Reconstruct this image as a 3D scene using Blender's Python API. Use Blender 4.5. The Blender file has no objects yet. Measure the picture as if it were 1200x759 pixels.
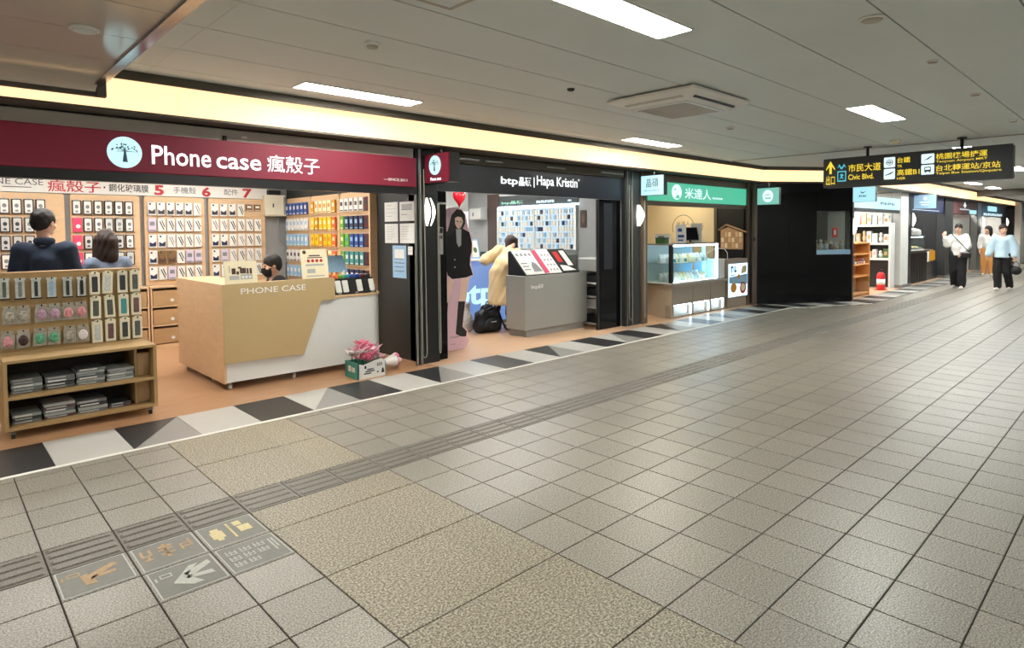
import bpy, math, random
import numpy as np
from mathutils import Vector, Matrix

random.seed(11)
RNG = np.random.RandomState(5)
sc = bpy.context.scene
COL = sc.collection

# ------------------------------------------------------------------ camera
CAM_H = 1.555
cam_d = bpy.data.cameras.new('camera')
cam = bpy.data.objects.new('camera', cam_d)
COL.objects.link(cam)
F_PX, YAW, PITCH, ROLL, PCY = 725.93, math.radians(43.555), math.radians(2.205), math.radians(-0.474), 299.79
fw = Vector((math.sin(YAW) * math.cos(PITCH), math.cos(YAW) * math.cos(PITCH), -math.sin(PITCH)))
rt = Vector((math.cos(YAW), -math.sin(YAW), 0))
up = rt.cross(fw)
r2 = math.cos(ROLL) * rt + math.sin(ROLL) * up
u2 = -math.sin(ROLL) * rt + math.cos(ROLL) * up
cam.matrix_world = Matrix(((r2.x, u2.x, -fw.x, 0), (r2.y, u2.y, -fw.y, 0), (r2.z, u2.z, -fw.z, CAM_H), (0, 0, 0, 1)))
cam_d.sensor_width = 36.0
cam_d.lens = F_PX * 36.0 / 1200.0
cam_d.shift_y = -(379.5 - PCY) / 1200.0
cam_d.clip_start = 0.05
cam_d.clip_end = 200
sc.camera = cam

# ------------------------------------------------------------------ world, view
w = bpy.data.worlds.new('world')
sc.world = w
w.use_nodes = True
w.node_tree.nodes['Background'].inputs[0].default_value = (0.55, 0.56, 0.58, 1)
w.node_tree.nodes['Background'].inputs[1].default_value = 0.12
sc.view_settings.view_transform = 'Standard'
sc.view_settings.look = 'None'
sc.view_settings.exposure = 0.08
sc.view_settings.gamma = 1.0
sc.view_settings.use_curve_mapping = False
sc.cycles.use_denoising = True
sc.cycles.max_bounces = 8
sc.cycles.sample_clamp_indirect = 6.0

# light strengths of the place's lamps and the added ones
E_PANEL = 60.0      # ceiling light panels
E_BAND = 1.7        # cream light band above the shops (a warm lamp)
E_SHOP = 48.0        # lamps on the shop ceilings
E_SIGN = 1.3        # lit lettering

# ------------------------------------------------------------------ materials
def lin(c):
    return tuple(((x / 255.0) / 12.92 if x / 255.0 <= 0.04045 else ((x / 255.0 + 0.055) / 1.055) ** 2.4) for x in c)

MATS = {}
def mat(name, col, rough=0.5, metal=0.0, emit=0.0, var=0.06, nscale=6.0, bump=0.0, bscale=200.0, spec=0.5, trans=0.0, coat=0.0, ecol=None, stretch=None):
    """Procedural material: a principled shader whose colour varies with world noise."""
    m = bpy.data.materials.new(name)
    m.use_nodes = True
    nt = m.node_tree
    b = nt.nodes['Principled BSDF']
    c = lin(col)
    b.inputs['Roughness'].default_value = rough
    b.inputs['Metallic'].default_value = metal
    b.inputs['Specular IOR Level'].default_value = spec
    b.inputs['Transmission Weight'].default_value = trans
    b.inputs['Coat Weight'].default_value = coat
    geo = nt.nodes.new('ShaderNodeNewGeometry')
    vec = geo.outputs['Position']
    if stretch:
        mp = nt.nodes.new('ShaderNodeMapping')
        mp.inputs['Scale'].default_value = stretch
        nt.links.new(vec, mp.inputs['Vector'])
        vec = mp.outputs['Vector']
    nz = nt.nodes.new('ShaderNodeTexNoise')
    nz.inputs['Scale'].default_value = nscale
    nz.inputs['Detail'].default_value = 3.0
    nt.links.new(vec, nz.inputs['Vector'])
    mx = nt.nodes.new('ShaderNodeMix')
    mx.data_type = 'RGBA'
    nt.links.new(nz.outputs['Fac'], mx.inputs[0])
    mx.inputs[6].default_value = (*[max(0, x * (1 - 1.6 * var)) for x in c], 1)
    mx.inputs[7].default_value = (*[min(1, x * (1 + 1.6 * var)) for x in c], 1)
    nt.links.new(mx.outputs[2], b.inputs['Base Color'])
    if emit:
        b.inputs['Emission Color'].default_value = (*lin(ecol or col), 1)
        b.inputs['Emission Strength'].default_value = emit
    if bump:
        n2 = nt.nodes.new('ShaderNodeTexNoise')
        n2.inputs['Scale'].default_value = bscale
        nt.links.new(vec, n2.inputs['Vector'])
        bp = nt.nodes.new('ShaderNodeBump')
        bp.inputs['Strength'].default_value = bump
        bp.inputs['Distance'].default_value = 0.004
        nt.links.new(n2.outputs['Fac'], bp.inputs['Height'])
        nt.links.new(bp.outputs['Normal'], b.inputs['Normal'])
    MATS[name] = m
    return m

def lamp_mat(name, col, strength):
    m = bpy.data.materials.new(name)
    m.use_nodes = True
    nt = m.node_tree
    b = nt.nodes['Principled BSDF']
    b.inputs['Base Color'].default_value = (0.2, 0.2, 0.19, 1)
    b.inputs['Roughness'].default_value = 0.6
    nz = nt.nodes.new('ShaderNodeTexNoise')
    nz.inputs['Scale'].default_value = 3.0
    mr = nt.nodes.new('ShaderNodeMapRange')
    mr.inputs[3].default_value = strength * 0.96
    mr.inputs[4].default_value = strength * 1.04
    nt.links.new(nz.outputs['Fac'], mr.inputs[0])
    b.inputs['Emission Color'].default_value = (*lin(col), 1)
    nt.links.new(mr.outputs[0], b.inputs['Emission Strength'])
    MATS[name] = m
    return m

def floor_tile_mat(name, c1, c2, c3, rough, grid, speck=190.0, contrast=1.0):
    """Speckled terrazzo-like tile; every tile of the grid has its own slight tone."""
    m = bpy.data.materials.new(name)
    m.use_nodes = True
    nt = m.node_tree
    N, L = nt.nodes, nt.links
    b = N['Principled BSDF']
    geo = N.new('ShaderNodeNewGeometry')
    sp = N.new('ShaderNodeTexNoise'); sp.inputs['Scale'].default_value = speck; sp.inputs['Detail'].default_value = 6.0; sp.inputs['Roughness'].default_value = 0.75
    L.new(geo.outputs['Position'], sp.inputs['Vector'])
    rp = N.new('ShaderNodeValToRGB')
    e = rp.color_ramp.elements
    e[0].position = 0.43; e[0].color = (*lin(c1), 1)
    e[1].position = 0.57; e[1].color = (*lin(c3), 1)
    k = e.new(0.5); k.color = (*lin(c2), 1)
    L.new(sp.outputs['Fac'], rp.inputs['Fac'])
    sn = N.new('ShaderNodeVectorMath'); sn.operation = 'SNAP'
    of = N.new('ShaderNodeVectorMath'); of.operation = 'SUBTRACT'
    of.inputs[1].default_value = (0.0756, 0.186, -10)
    L.new(geo.outputs['Position'], of.inputs[0])
    L.new(of.outputs[0], sn.inputs[0]); sn.inputs[1].default_value = (grid[0], grid[1], 40)
    wn = N.new('ShaderNodeTexWhiteNoise'); L.new(sn.outputs[0], wn.inputs['Vector'])
    big = N.new('ShaderNodeTexNoise'); big.inputs['Scale'].default_value = 0.9; big.inputs['Detail'].default_value = 4
    L.new(geo.outputs['Position'], big.inputs['Vector'])
    ad = N.new('ShaderNodeMath'); ad.operation = 'ADD'
    L.new(wn.outputs['Value'], ad.inputs[0]); L.new(big.outputs['Fac'], ad.inputs[1])
    mr = N.new('ShaderNodeMapRange'); mr.inputs[1].default_value = 0.2; mr.inputs[2].default_value = 1.8
    mr.inputs[3].default_value = 1 - 0.12 * contrast; mr.inputs[4].default_value = 1 + 0.10 * contrast
    L.new(ad.outputs[0], mr.inputs[0])
    mu = N.new('ShaderNodeVectorMath'); mu.operation = 'SCALE'
    L.new(rp.outputs['Color'], mu.inputs[0]); L.new(mr.outputs[0], mu.inputs['Scale'])
    L.new(mu.outputs[0], b.inputs['Base Color'])
    rr = N.new('ShaderNodeMapRange'); rr.inputs[3].default_value = rough - 0.015; rr.inputs[4].default_value = rough + 0.02
    L.new(big.outputs['Fac'], rr.inputs[0]); L.new(rr.outputs[0], b.inputs['Roughness'])
    b2 = N.new('ShaderNodeBump'); b2.inputs['Strength'].default_value = 0.12; b2.inputs['Distance'].default_value = 0.001
    L.new(sp.outputs['Fac'], b2.inputs['Height']); L.new(b2.outputs['Normal'], b.inputs['Normal'])
    MATS[name] = m
    return m

# ------------------------------------------------------------------ mesh builder
class Fr:
    """A frame: (a, b, c) -> o + a*u + b*v + c*n with n = u x v towards the viewer."""
    def __init__(s, o=(0, 0, 0), u=(1, 0, 0), v=(0, 1, 0)):
        s.o = Vector(o); s.u = Vector(u).normalized(); s.v = Vector(v).normalized(); s.n = s.u.cross(s.v)
    def __call__(s, a, b, c=0.0):
        return s.o + float(a) * s.u + float(b) * s.v + float(c) * s.n
WORLD = Fr()
def facing_front(x, y, z): return Fr((x, y, z), (1, 0, 0), (0, 0, 1))        # looks out to the corridor (-Y)
def facing_side(x, y, z): return Fr((x, y, z), (0, -1, 0), (0, 0, 1))        # looks along -X

class MB:
    def __init__(s, fr=None):
        s.v = []; s.f = []; s.mi = []; s.sm = []; s.fr = fr or WORLD; s.m = 0; s.smooth = False
    def add(s, pts, faces, world=False):
        n = len(s.v)
        s.v += [tuple(p) if world else tuple(s.fr(*p)) for p in pts]
        s.f += [tuple(i + n for i in f) for f in faces]
        s.mi += [s.m] * len(faces); s.sm += [s.smooth] * len(faces)
        return s
    def box(s, a0, a1, b0, b1, c0, c1):
        P = [(a, b, c) for a in (a0, a1) for b in (b0, b1) for c in (c0, c1)]
        return s.add(P, [(0, 1, 3, 2), (4, 6, 7, 5), (0, 4, 5, 1), (2, 3, 7, 6), (0, 2, 6, 4), (1, 5, 7, 3)])
    def cbox(s, a0, a1, b0, b1, c0, c1, t=0.004):
        """Box with chamfered edges."""
        lo = (a0, b0, c0); hi = (a1, b1, c1); P = []; idx = {}
        for sx in (0, 1):
            for sy in (0, 1):
                for sz in (0, 1):
                    sg = (sx, sy, sz)
                    for ax in range(3):
                        p = []
                        for k in range(3):
                            e = hi[k] if sg[k] else lo[k]
                            if k != ax: e += -t if sg[k] else t
                            p.append(e)
                        idx[sg + (ax,)] = len(P); P.append(tuple(p))
        Fc = []
        for ax in range(3):
            o = [k for k in range(3) if k != ax]
            for sd in (0, 1):
                q = []
                for i, j in ((0, 0), (1, 0), (1, 1), (0, 1)):
                    sg = [0, 0, 0]; sg[ax] = sd; sg[o[0]] = i; sg[o[1]] = j
                    q.append(idx[tuple(sg) + (ax,)])
                flip = (sd == 0) ^ (ax == 1)
                Fc.append(tuple(reversed(q)) if flip else tuple(q))
        for ax in range(3):
            o = [k for k in range(3) if k != ax]
            for i in (0, 1):
                for j in (0, 1):
                    A = [0, 0, 0]; A[o[0]] = i; A[o[1]] = j
                    B = list(A); B[ax] = 1
                    Fc.append((idx[tuple(A) + (o[0],)], idx[tuple(B) + (o[0],)], idx[tuple(B) + (o[1],)], idx[tuple(A) + (o[1],)]))
        for sx in (0, 1):
            for sy in (0, 1):
                for sz in (0, 1):
                    Fc.append(tuple(idx[(sx, sy, sz, k)] for k in range(3)))
        return s.add(P, Fc)
    def prism(s, poly, c0, c1):
        n = len(poly)
        P = [(a, b, c0) for a, b in poly] + [(a, b, c1) for a, b in poly]
        Fc = [tuple(range(n - 1, -1, -1)), tuple(range(n, 2 * n))] + [(i, (i + 1) % n, n + (i + 1) % n, n + i) for i in range(n)]
        return s.add(P, Fc)
    def cyl(s, p0, p1, r0, r1=None, n=12):
        r1 = r0 if r1 is None else r1
        A = s.fr(*p0); B = s.fr(*p1); d = (B - A).normalized()
        x = d.orthogonal().normalized(); y = d.cross(x)
        P = [tuple(A + r0 * (math.cos(t) * x + math.sin(t) * y)) for t in [2 * math.pi * k / n for k in range(n)]]
        P += [tuple(B + r1 * (math.cos(t) * x + math.sin(t) * y)) for t in [2 * math.pi * k / n for k in range(n)]]
        Fc = [tuple(range(n - 1, -1, -1)), tuple(range(n, 2 * n))] + [(i, (i + 1) % n, n + (i + 1) % n, n + i) for i in range(n)]
        k0 = len(s.f); s.add(P, Fc, True)
        for k in range(k0 + 2, len(s.f)): s.sm[k] = True
        return s
    def tube(s, path, r, n=8):
        pts = [s.fr(*p) for p in path]; P = []; m = len(pts)
        ref = None
        for i, p in enumerate(pts):
            d = (pts[min(i + 1, m - 1)] - pts[max(i - 1, 0)]).normalized()
            x = d.orthogonal().normalized() if ref is None else (ref - ref.dot(d) * d).normalized()
            ref = x; y = d.cross(x)
            P += [tuple(p + r * (math.cos(t) * x + math.sin(t) * y)) for t in [2 * math.pi * k / n for k in range(n)]]
        Fc = [tuple(range(n - 1, -1, -1)), tuple(range((m - 1) * n, m * n))]
        for i in range(m - 1):
            Fc += [(i * n + k, i * n + (k + 1) % n, (i + 1) * n + (k + 1) % n, (i + 1) * n + k) for k in range(n)]
        k0 = len(s.f); s.add(P, Fc, True)
        for k in range(k0 + 2, len(s.f)): s.sm[k] = True
        return s
    def ball(s, c, r, nu=14, nv=9):
        rx, ry, rz = r if isinstance(r, (tuple, list)) else (r, r, r)
        P = [(c[0], c[1], c[2] - rz)]
        for j in range(1, nv):
            ph = -math.pi / 2 + math.pi * j / nv
            P += [(c[0] + rx * math.cos(ph) * math.cos(2 * math.pi * i / nu), c[1] + ry * math.cos(ph) * math.sin(2 * math.pi * i / nu), c[2] + rz * math.sin(ph)) for i in range(nu)]
        P.append((c[0], c[1], c[2] + rz))
        Fc = [(0, 1 + (i + 1) % nu, 1 + i) for i in range(nu)]
        for j in range(nv - 2):
            Fc += [(1 + j * nu + i, 1 + j * nu + (i + 1) % nu, 1 + (j + 1) * nu + (i + 1) % nu, 1 + (j + 1) * nu + i) for i in range(nu)]
        t = len(P) - 1; b0 = 1 + (nv - 2) * nu
        Fc += [(b0 + i, b0 + (i + 1) % nu, t) for i in range(nu)]
        k0 = len(s.f); s.add(P, Fc)
        for k in range(k0, len(s.f)): s.sm[k] = True
        return s
    def lathe(s, prof, c, n=16):
        """prof: (radius, height) along the frame's b axis from centre c=(a,b,c)."""
        P = []
        for r, h in prof:
            P += [(c[0] + r * math.cos(2 * math.pi * k / n), c[1] + h, c[2] + r * math.sin(2 * math.pi * k / n)) for k in range(n)]
        m = len(prof)
        Fc = [tuple(range(n)), tuple(range(m * n - 1, (m - 1) * n - 1, -1))]
        for i in range(m - 1):
            Fc += [(i * n + k, (i + 1) * n + k, (i + 1) * n + (k + 1) % n, i * n + (k + 1) % n) for k in range(n)]
        k0 = len(s.f); s.add(P, Fc)
        for k in range(k0 + 2, len(s.f)): s.sm[k] = True
        return s
    def mesh(s, name, mats, off=(0, 0, 0)):
        me = bpy.data.meshes.new(name)
        ox, oy, oz = off
        me.from_pydata([(x - ox, y - oy, z - oz) for x, y, z in s.v], [], s.f)
        for m in (mats if isinstance(mats, (list, tuple)) else [mats]):
            me.materials.append(MATS[m] if isinstance(m, str) else m)
        me.polygons.foreach_set('material_index', s.mi)
        me.polygons.foreach_set('use_smooth', s.sm)
        me.update()
        return me

BASE = {}
def tag(o, label=None, cat=None, group=None, kind=None):
    if label: o['label'] = label
    if cat: o['category'] = cat
    if group: o['group'] = group
    if kind: o['kind'] = kind
    return o
def thing(name, label, cat, loc=(0, 0, 0), rotz=0.0, group=None, kind=None):
    """An Empty at the thing's base that parents its parts."""
    o = bpy.data.objects.new(name, None); COL.objects.link(o)
    o.empty_display_size = 0.1
    o.location = loc; o.rotation_euler = (0, 0, rotz)
    BASE[o] = Vector(loc)
    return tag(o, label, cat, group, kind)
def part(name, mb, mats, parent, local=False):
    """A mesh under parent; mb is in world coordinates unless local."""
    off = (0, 0, 0) if local else BASE.get(parent, Vector((0, 0, 0)))
    o = bpy.data.objects.new(name, mb.mesh(name, mats, off)); COL.objects.link(o)
    o.parent = parent
    BASE[o] = BASE.get(parent, Vector((0, 0, 0)))
    return o
def single(name, mb, mats, label, cat, group=None, kind=None):
    """A thing that is one mesh; its origin sits at the middle of its base."""
    a = np.array(mb.v)
    lo, hi = a.min(0), a.max(0)
    off = Vector(((lo[0] + hi[0]) / 2, (lo[1] + hi[1]) / 2, lo[2]))
    o = bpy.data.objects.new(name, mb.mesh(name, mats, off)); COL.objects.link(o)
    o.location = off
    BASE[o] = off
    return tag(o, label, cat, group, kind)
def struct(name, mb, mats, parent=None):
    if parent is not None: return part(name, mb, mats, parent)
    o = bpy.data.objects.new(name, mb.mesh(name, mats)); COL.objects.link(o)
    o['kind'] = 'structure'; BASE[o] = Vector((0, 0, 0))
    return o
def copy_tree(o, parent=None):
    c = o.copy(); COL.objects.link(c)
    if parent is not None: c.parent = parent
    for ch in list(o.children): copy_tree(ch, c)
    return c
ORD = ['first', 'second', 'third', 'fourth', 'fifth', 'sixth', 'seventh', 'eighth', 'ninth', 'tenth', 'eleventh', 'twelfth', 'thirteenth', 'fourteenth']

NTH = ['one', 'two', 'three', 'four', 'five', 'six', 'seven', 'eight', 'nine', 'ten', 'eleven', 'twelve', 'thirteen', 'fourteen', 'fifteen', 'sixteen', 'seventeen', 'eighteen', 'nineteen', 'twenty'] + ['twenty-' + x for x in ('one', 'two', 'three', 'four', 'five', 'six', 'seven', 'eight', 'nine')] + ['thirty']
# ------------------------------------------------------------------ lettering
TXT = {}
TSC = bpy.data.scenes.new('lettering_bench')      # small scratch scene where glyphs are turned into meshes
def glyphs(s, bold=0.0, fine=3):
    k = (s, bold, fine)
    if k not in TXT:
        cu = bpy.data.curves.new('lettering', 'FONT')
        cu.body = s; cu.size = 1.0; cu.offset = bold; cu.resolution_u = fine
        ob = bpy.data.objects.new('lettering', cu)
        TSC.collection.objects.link(ob)
        TSC.view_layers[0].update()
        dg = TSC.view_layers[0].depsgraph
        me = bpy.data.meshes.new_from_object(ob.evaluated_get(dg))
        V = [(v.co.x, v.co.y) for v in me.vertices]
        Fc = [tuple(p.vertices) for p in me.polygons]
        bpy.data.objects.remove(ob); bpy.data.curves.remove(cu); bpy.data.meshes.remove(me)
        TXT[k] = (V, Fc)
    return TXT[k]
def put_text(mb, s, a0, a1, b0, b1, c=0.002, bold=0.0, fine=3):
    """Lettering fitted into the rectangle a0..a1 x b0..b1 of mb's frame."""
    V, Fc = glyphs(s, bold, fine)
    if not V: return mb
    xs = [p[0] for p in V]; ys = [p[1] for p in V]
    sx = (a1 - a0) / (max(xs) - min(xs)); sy = (b1 - b0) / (max(ys) - min(ys))
    x0, y0 = min(xs), min(ys)
    return mb.add([(a0 + (x - x0) * sx, b0 + (y - y0) * sy, c) for x, y in V], Fc)
def text(s, fr, a0, a1, b0, b1, m, parent, c=0.002, bold=0.0, name='lettering', fine=3):
    return part(name, put_text(MB(fr), s, a0, a1, b0, b1, c, bold, fine), m, parent)
def circle(ca, cb, ra, rb=None, n=24):
    rb = rb or ra
    return [(ca + ra * math.cos(2 * math.pi * k / n), cb + rb * math.sin(2 * math.pi * k / n)) for k in range(n)]
def rrect(a0, a1, b0, b1, r, n=4):
    P = []
    for cx, cy, t0 in ((a1 - r, b1 - r, 0), (a0 + r, b1 - r, 90), (a0 + r, b0 + r, 180), (a1 - r, b0 + r, 270)):
        P += [(cx + r * math.cos(math.radians(t0 + 90 * k / n)), cy + r * math.sin(math.radians(t0 + 90 * k / n))) for k in range(n + 1)]
    return P
def blurred_line(fr, a0, a1, b0, b1, m, parent, n=5, c=.002):
    """A line of writing too small to read: a row of little strokes."""
    k = MB(fr); w = (a1 - a0) / n
    for q in range(n):
        x = a0 + q * w
        k.box(x, x + w * .3, b0, b1, c, c + .002); k.box(x + w * .3, x + w * .75, b0 + (b1 - b0) * (.1 if q % 2 else .7), b0 + (b1 - b0) * (.35 if q % 2 else .95), c, c + .002)
        k.box(x + w * .55, x + w * .75, b0 + (b1 - b0) * .1, b0 + (b1 - b0) * .9, c, c + .002)
    return part('small_print', k, m, parent)
# ------------------------------------------------------------------ palette
def glass_mat(name):
    m = bpy.data.materials.new(name); m.use_nodes = True
    nt = m.node_tree; nt.nodes.remove(nt.nodes['Principled BSDF'])
    out = nt.nodes['Material Output']
    tr = nt.nodes.new('ShaderNodeBsdfTransparent'); tr.inputs[0].default_value = (0.93, 0.97, 0.96, 1)
    gl = nt.nodes.new('ShaderNodeBsdfGlossy'); gl.inputs['Roughness'].default_value = 0.03
    mx = nt.nodes.new('ShaderNodeMixShader')
    mx.inputs[0].default_value = 0.06; nt.links.new(tr.outputs[0], mx.inputs[1]); nt.links.new(gl.outputs[0], mx.inputs[2])
    nt.links.new(mx.outputs[0], out.inputs[0]); MATS[name] = m
floor_tile_mat('tile_stone', (100, 95, 86), (137, 131, 120), (174, 168, 156), 0.35, (0.3, 0.3), speck=130.0)
floor_tile_mat('tile_large', (96, 87, 72), (140, 130, 111), (190, 181, 160), 0.45, (0.9, 0.6), speck=95.0, contrast=0.7)
floor_tile_mat('tile_tactile', (96, 91, 82), (116, 110, 100), (134, 128, 117), 0.45, (0.3, 0.3))
mat('grout', (54, 46, 40), 0.9, var=0.2, nscale=20)
mat('check_black', (40, 40, 42), 0.35, var=0.25, nscale=30)
mat('check_white', (186, 184, 178), 0.35, var=0.08, nscale=14, stretch=(1, 6, 1))
mat('check_grey', (140, 138, 134), 0.35, var=0.1, nscale=14, stretch=(6, 1, 1))
mat('line_white', (232, 230, 222), 0.5, var=0.03)
mat('vinyl_wood', (184, 142, 106), 0.32, var=0.14, nscale=3.0, stretch=(1, 9, 1))
mat('vinyl_wood_pale', (214, 176, 142), 0.3, var=0.1, nscale=3.0, stretch=(1, 9, 1))
mat('ceiling_paint', (216, 224, 224), 0.55, var=0.03, nscale=1.5)
mat('ceiling_gap', (26, 25, 24), 0.9)
mat('ceiling_gloss', (206, 200, 190), 0.12, var=0.03, nscale=1.5, spec=0.6)
mat('chrome', (200, 200, 200), 0.18, 1.0)
mat('steel', (150, 150, 148), 0.35, 1.0)
mat('dark_trim', (84, 78, 68), 0.6)
mat('shutter_grey', (176, 170, 160), 0.45)
mat('frame_black', (18, 19, 22), 0.35, var=0.12)
mat('panel_charcoal', (43, 46, 46), 0.55, var=0.1)
mat('gloss_black', (6, 8, 13), 0.08, var=0.1, spec=0.22)
mat('navy_header', (22, 28, 38), 0.3, var=0.1)
mat('brown_frame', (96, 80, 66), 0.5, var=0.1)
mat('wall_grey', (150, 152, 152), 0.8)
mat('wall_light', (206, 206, 202), 0.8)
mat('wall_far', (186, 182, 174), 0.85)
mat('dark_wood', (66, 52, 46), 0.5, var=0.2, nscale=4, stretch=(6, 6, 0.6))
mat('maple', (216, 182, 142), 0.45, var=0.08, nscale=5, stretch=(1, 1, 5))
mat('maple_flat', (210, 176, 134), 0.45, var=0.07, nscale=4, stretch=(5, 1, 1))
mat('counter_olive', (190, 166, 122), 0.45, var=0.03)
mat('peg_tan', (168, 138, 92), 0.6, var=0.05)
mat('cabinet_tan', (178, 144, 102), 0.5, var=0.06, nscale=4, stretch=(1, 1, 5))
mat('white_lam', (222, 224, 222), 0.35, var=0.02)
mat('white_plastic', (232, 232, 228), 0.4, var=0.02)
mat('cream_plastic', (226, 220, 196), 0.45, var=0.02)
mat('paper', (226, 226, 222), 0.7, var=0.05, nscale=40)
mat('paper_grey', (176, 178, 178), 0.7, var=0.1, nscale=60)
mat('paper_blue', (150, 186, 216), 0.6, var=0.1, nscale=30)
mat('paper_cream', (238, 228, 196), 0.65, var=0.03)
mat('ink_black', (26, 26, 28), 0.6)
mat('ink_grey', (96, 98, 104), 0.6)
mat('ink_brown', (74, 50, 44), 0.6)
mat('ink_red', (190, 44, 52), 0.6)
mat('ink_white', (240, 240, 238), 0.6)
mat('red_sign', (118, 24, 48), 0.6, emit=0.10, var=0.05, nscale=2)
mat('tree_blue', (84, 116, 140), 0.6)
lamp_mat('lit_white', (255, 255, 255), 1.15)
lamp_mat('lit_letters', (250, 252, 255), E_SIGN)
lamp_mat('lit_cyan', (196, 244, 250), 1.0)
lamp_mat('lit_green', (52, 200, 160), 0.80)
lamp_mat('lit_mint', (120, 206, 190), 0.80)
lamp_mat('lit_pale_cyan', (170, 232, 244), 1.0)
lamp_mat('lit_blue', (96, 190, 240), 1.0)
lamp_mat('lit_yellow', (248, 214, 10), 1.0)
lamp_mat('lit_turq', (40, 190, 214), 0.9)
lamp_mat('lit_icon', (226, 250, 255), 1.0)
lamp_mat('lamp_panel', (248, 251, 247), E_PANEL)
lamp_mat('lamp_panel_dim', (255, 250, 238), E_PANEL * 0.9)
lamp_mat('lamp_band', (255, 205, 150), E_BAND)
lamp_mat('lamp_shop', (255, 252, 246), E_SHOP)
lamp_mat('lamp_shop_warm', (255, 240, 212), E_SHOP * 1.6)
lamp_mat('lamp_shop_cool', (214, 236, 255), E_SHOP)
lamp_mat('lamp_sconce', (255, 250, 236), 3.0)
lamp_mat('lamp_led', (205, 236, 255), 18.0)
lamp_mat('lamp_led_blue', (70, 176, 255), 10.0)
lamp_mat('lamp_menu', (190, 230, 255), 2.2)
lamp_mat('lamp_lens_wall', (196, 228, 250), 0.75)
lamp_mat('lamp_blue_counter', (104, 156, 238), 0.62)
mat('sign_dark', (44, 48, 50), 0.45, var=0.05)
glass_mat('glass_clear')
mat('rubber_black', (18, 18, 18), 0.6)
mat('box_white', (230, 228, 222), 0.4, var=0.03, nscale=20)
mat('box_grey', (196, 196, 194), 0.35, var=0.06, nscale=40)
mat('box_frame_black', (30, 30, 32), 0.4)
mat('box_pink', (222, 74, 110), 0.4, var=0.05)
mat('box_brown', (120, 92, 56), 0.5, var=0.15, nscale=60)
mat('box_cream', (238, 226, 186), 0.4)
mat('box_yellow', (240, 196, 36), 0.4)
mat('box_amber', (206, 140, 20), 0.4)
mat('box_blue', (40, 74, 146), 0.4)
mat('box_navy', (34, 46, 78), 0.4)
mat('box_sky', (150, 190, 220), 0.4)
mat('box_green', (110, 176, 60), 0.4)
mat('box_teal', (70, 150, 150), 0.4)
mat('box_maroon', (92, 34, 36), 0.4)
mat('box_orange', (226, 110, 50), 0.4)
mat('box_red', (190, 50, 50), 0.4)
mat('box_lilac', (206, 196, 214), 0.4)
mat('print_dark', (54, 54, 60), 0.35, var=0.3, nscale=60)
mat('print_grey', (128, 130, 134), 0.35, var=0.3, nscale=60)
mat('film', (200, 206, 202), 0.2, var=0.2, nscale=50)
mat('film_dark', (92, 96, 92), 0.25, var=0.3, nscale=60)
mat('pouch_pink', (214, 150, 156), 0.3, var=0.3, nscale=50)
mat('pouch_lilac', (186, 150, 176), 0.3, var=0.3, nscale=50)
mat('pouch_mint', (96, 170, 136), 0.3, var=0.3, nscale=50)
mat('pouch_plum', (70, 44, 48), 0.3, var=0.3, nscale=50)
mat('pouch_clear', (168, 164, 152), 0.2, var=0.25, nscale=50)
mat('pack_grey', (118, 122, 122), 0.25, var=0.2, nscale=40)
mat('pack_light', (170, 174, 172), 0.25, var=0.2, nscale=40)
mat('pack_dark', (64, 66, 68), 0.25, var=0.25, nscale=40)
mat('pack_rose', (112, 84, 86), 0.25, var=0.25, nscale=40)
mat('teal_box', (70, 150, 138), 0.5)
mat('petal_pink', (232, 120, 150), 0.5, var=0.2, nscale=40)
mat('petal_pale', (244, 190, 202), 0.5, var=0.15, nscale=40)
mat('petal_white', (238, 230, 230), 0.4, var=0.08, nscale=40)
mat('skin', (226, 182, 158), 0.5, var=0.04, nscale=12)
mat('skin_pale', (238, 204, 188), 0.5, var=0.03, nscale=12)
mat('hair_black', (20, 17, 17), 0.6, var=0.3, nscale=40, stretch=(6, 6, 1))
mat('hair_brown', (50, 34, 29), 0.6, var=0.3, nscale=40, stretch=(6, 6, 1))
mat('cloth_navy', (38, 54, 78), 0.8, var=0.15, nscale=14, bump=0.3, bscale=90)
mat('cloth_greyblue', (126, 142, 164), 0.85, var=0.08, nscale=14)
mat('cloth_black', (20, 20, 23), 0.85, var=0.2, nscale=14)
mat('cloth_white', (232, 230, 226), 0.85, var=0.04, nscale=12)
mat('cloth_paleblue', (190, 214, 230), 0.8, var=0.05, nscale=12)
mat('coat_butter', (240, 214, 164), 0.42, var=0.06, nscale=8, bump=0.5, bscale=26)
mat('shoe_white', (236, 234, 230), 0.5)
mat('lip', (190, 104, 100), 0.5)
mat('eye_dark', (24, 20, 20), 0.2)
mat('leather_black', (18, 18, 20), 0.4, var=0.2, nscale=30)
mat('bag_navy', (20, 24, 34), 0.6, var=0.2, nscale=20)
mat('bag_clear', (226, 230, 230), 0.25, var=0.35, nscale=30)
mat('tan_stone', (186, 172, 154), 0.5, var=0.03)
mat('taupe', (150, 138, 124), 0.45, var=0.04)
mat('wall_cream', (226, 206, 168), 0.7, var=0.02)
mat('wall_ink', (110, 92, 70), 0.7)
mat('green_dark', (22, 56, 56), 0.5)
mat('counter_grey', (158, 160, 156), 0.4, 0.1, var=0.02)
mat('counter_kick', (140, 140, 138), 0.4)
mat('red_paint', (196, 26, 34), 0.35)
mat('blackboard', (30, 32, 34), 0.5)
mat('rope', (150, 148, 140), 0.7)
mat('sticker_grey', (118, 117, 110), 0.5, var=0.12, nscale=30)
mat('sticker_orange', (180, 150, 112), 0.6, var=0.2, nscale=60)
mat('sticker_yellow', (214, 200, 150), 0.6, var=0.15, nscale=60)
mat('sticker_white', (188, 188, 180), 0.6, var=0.12, nscale=60)
mat('balloon_red', (206, 24, 40), 0.25)
mat('board_pink', (228, 190, 204), 0.5)
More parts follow.
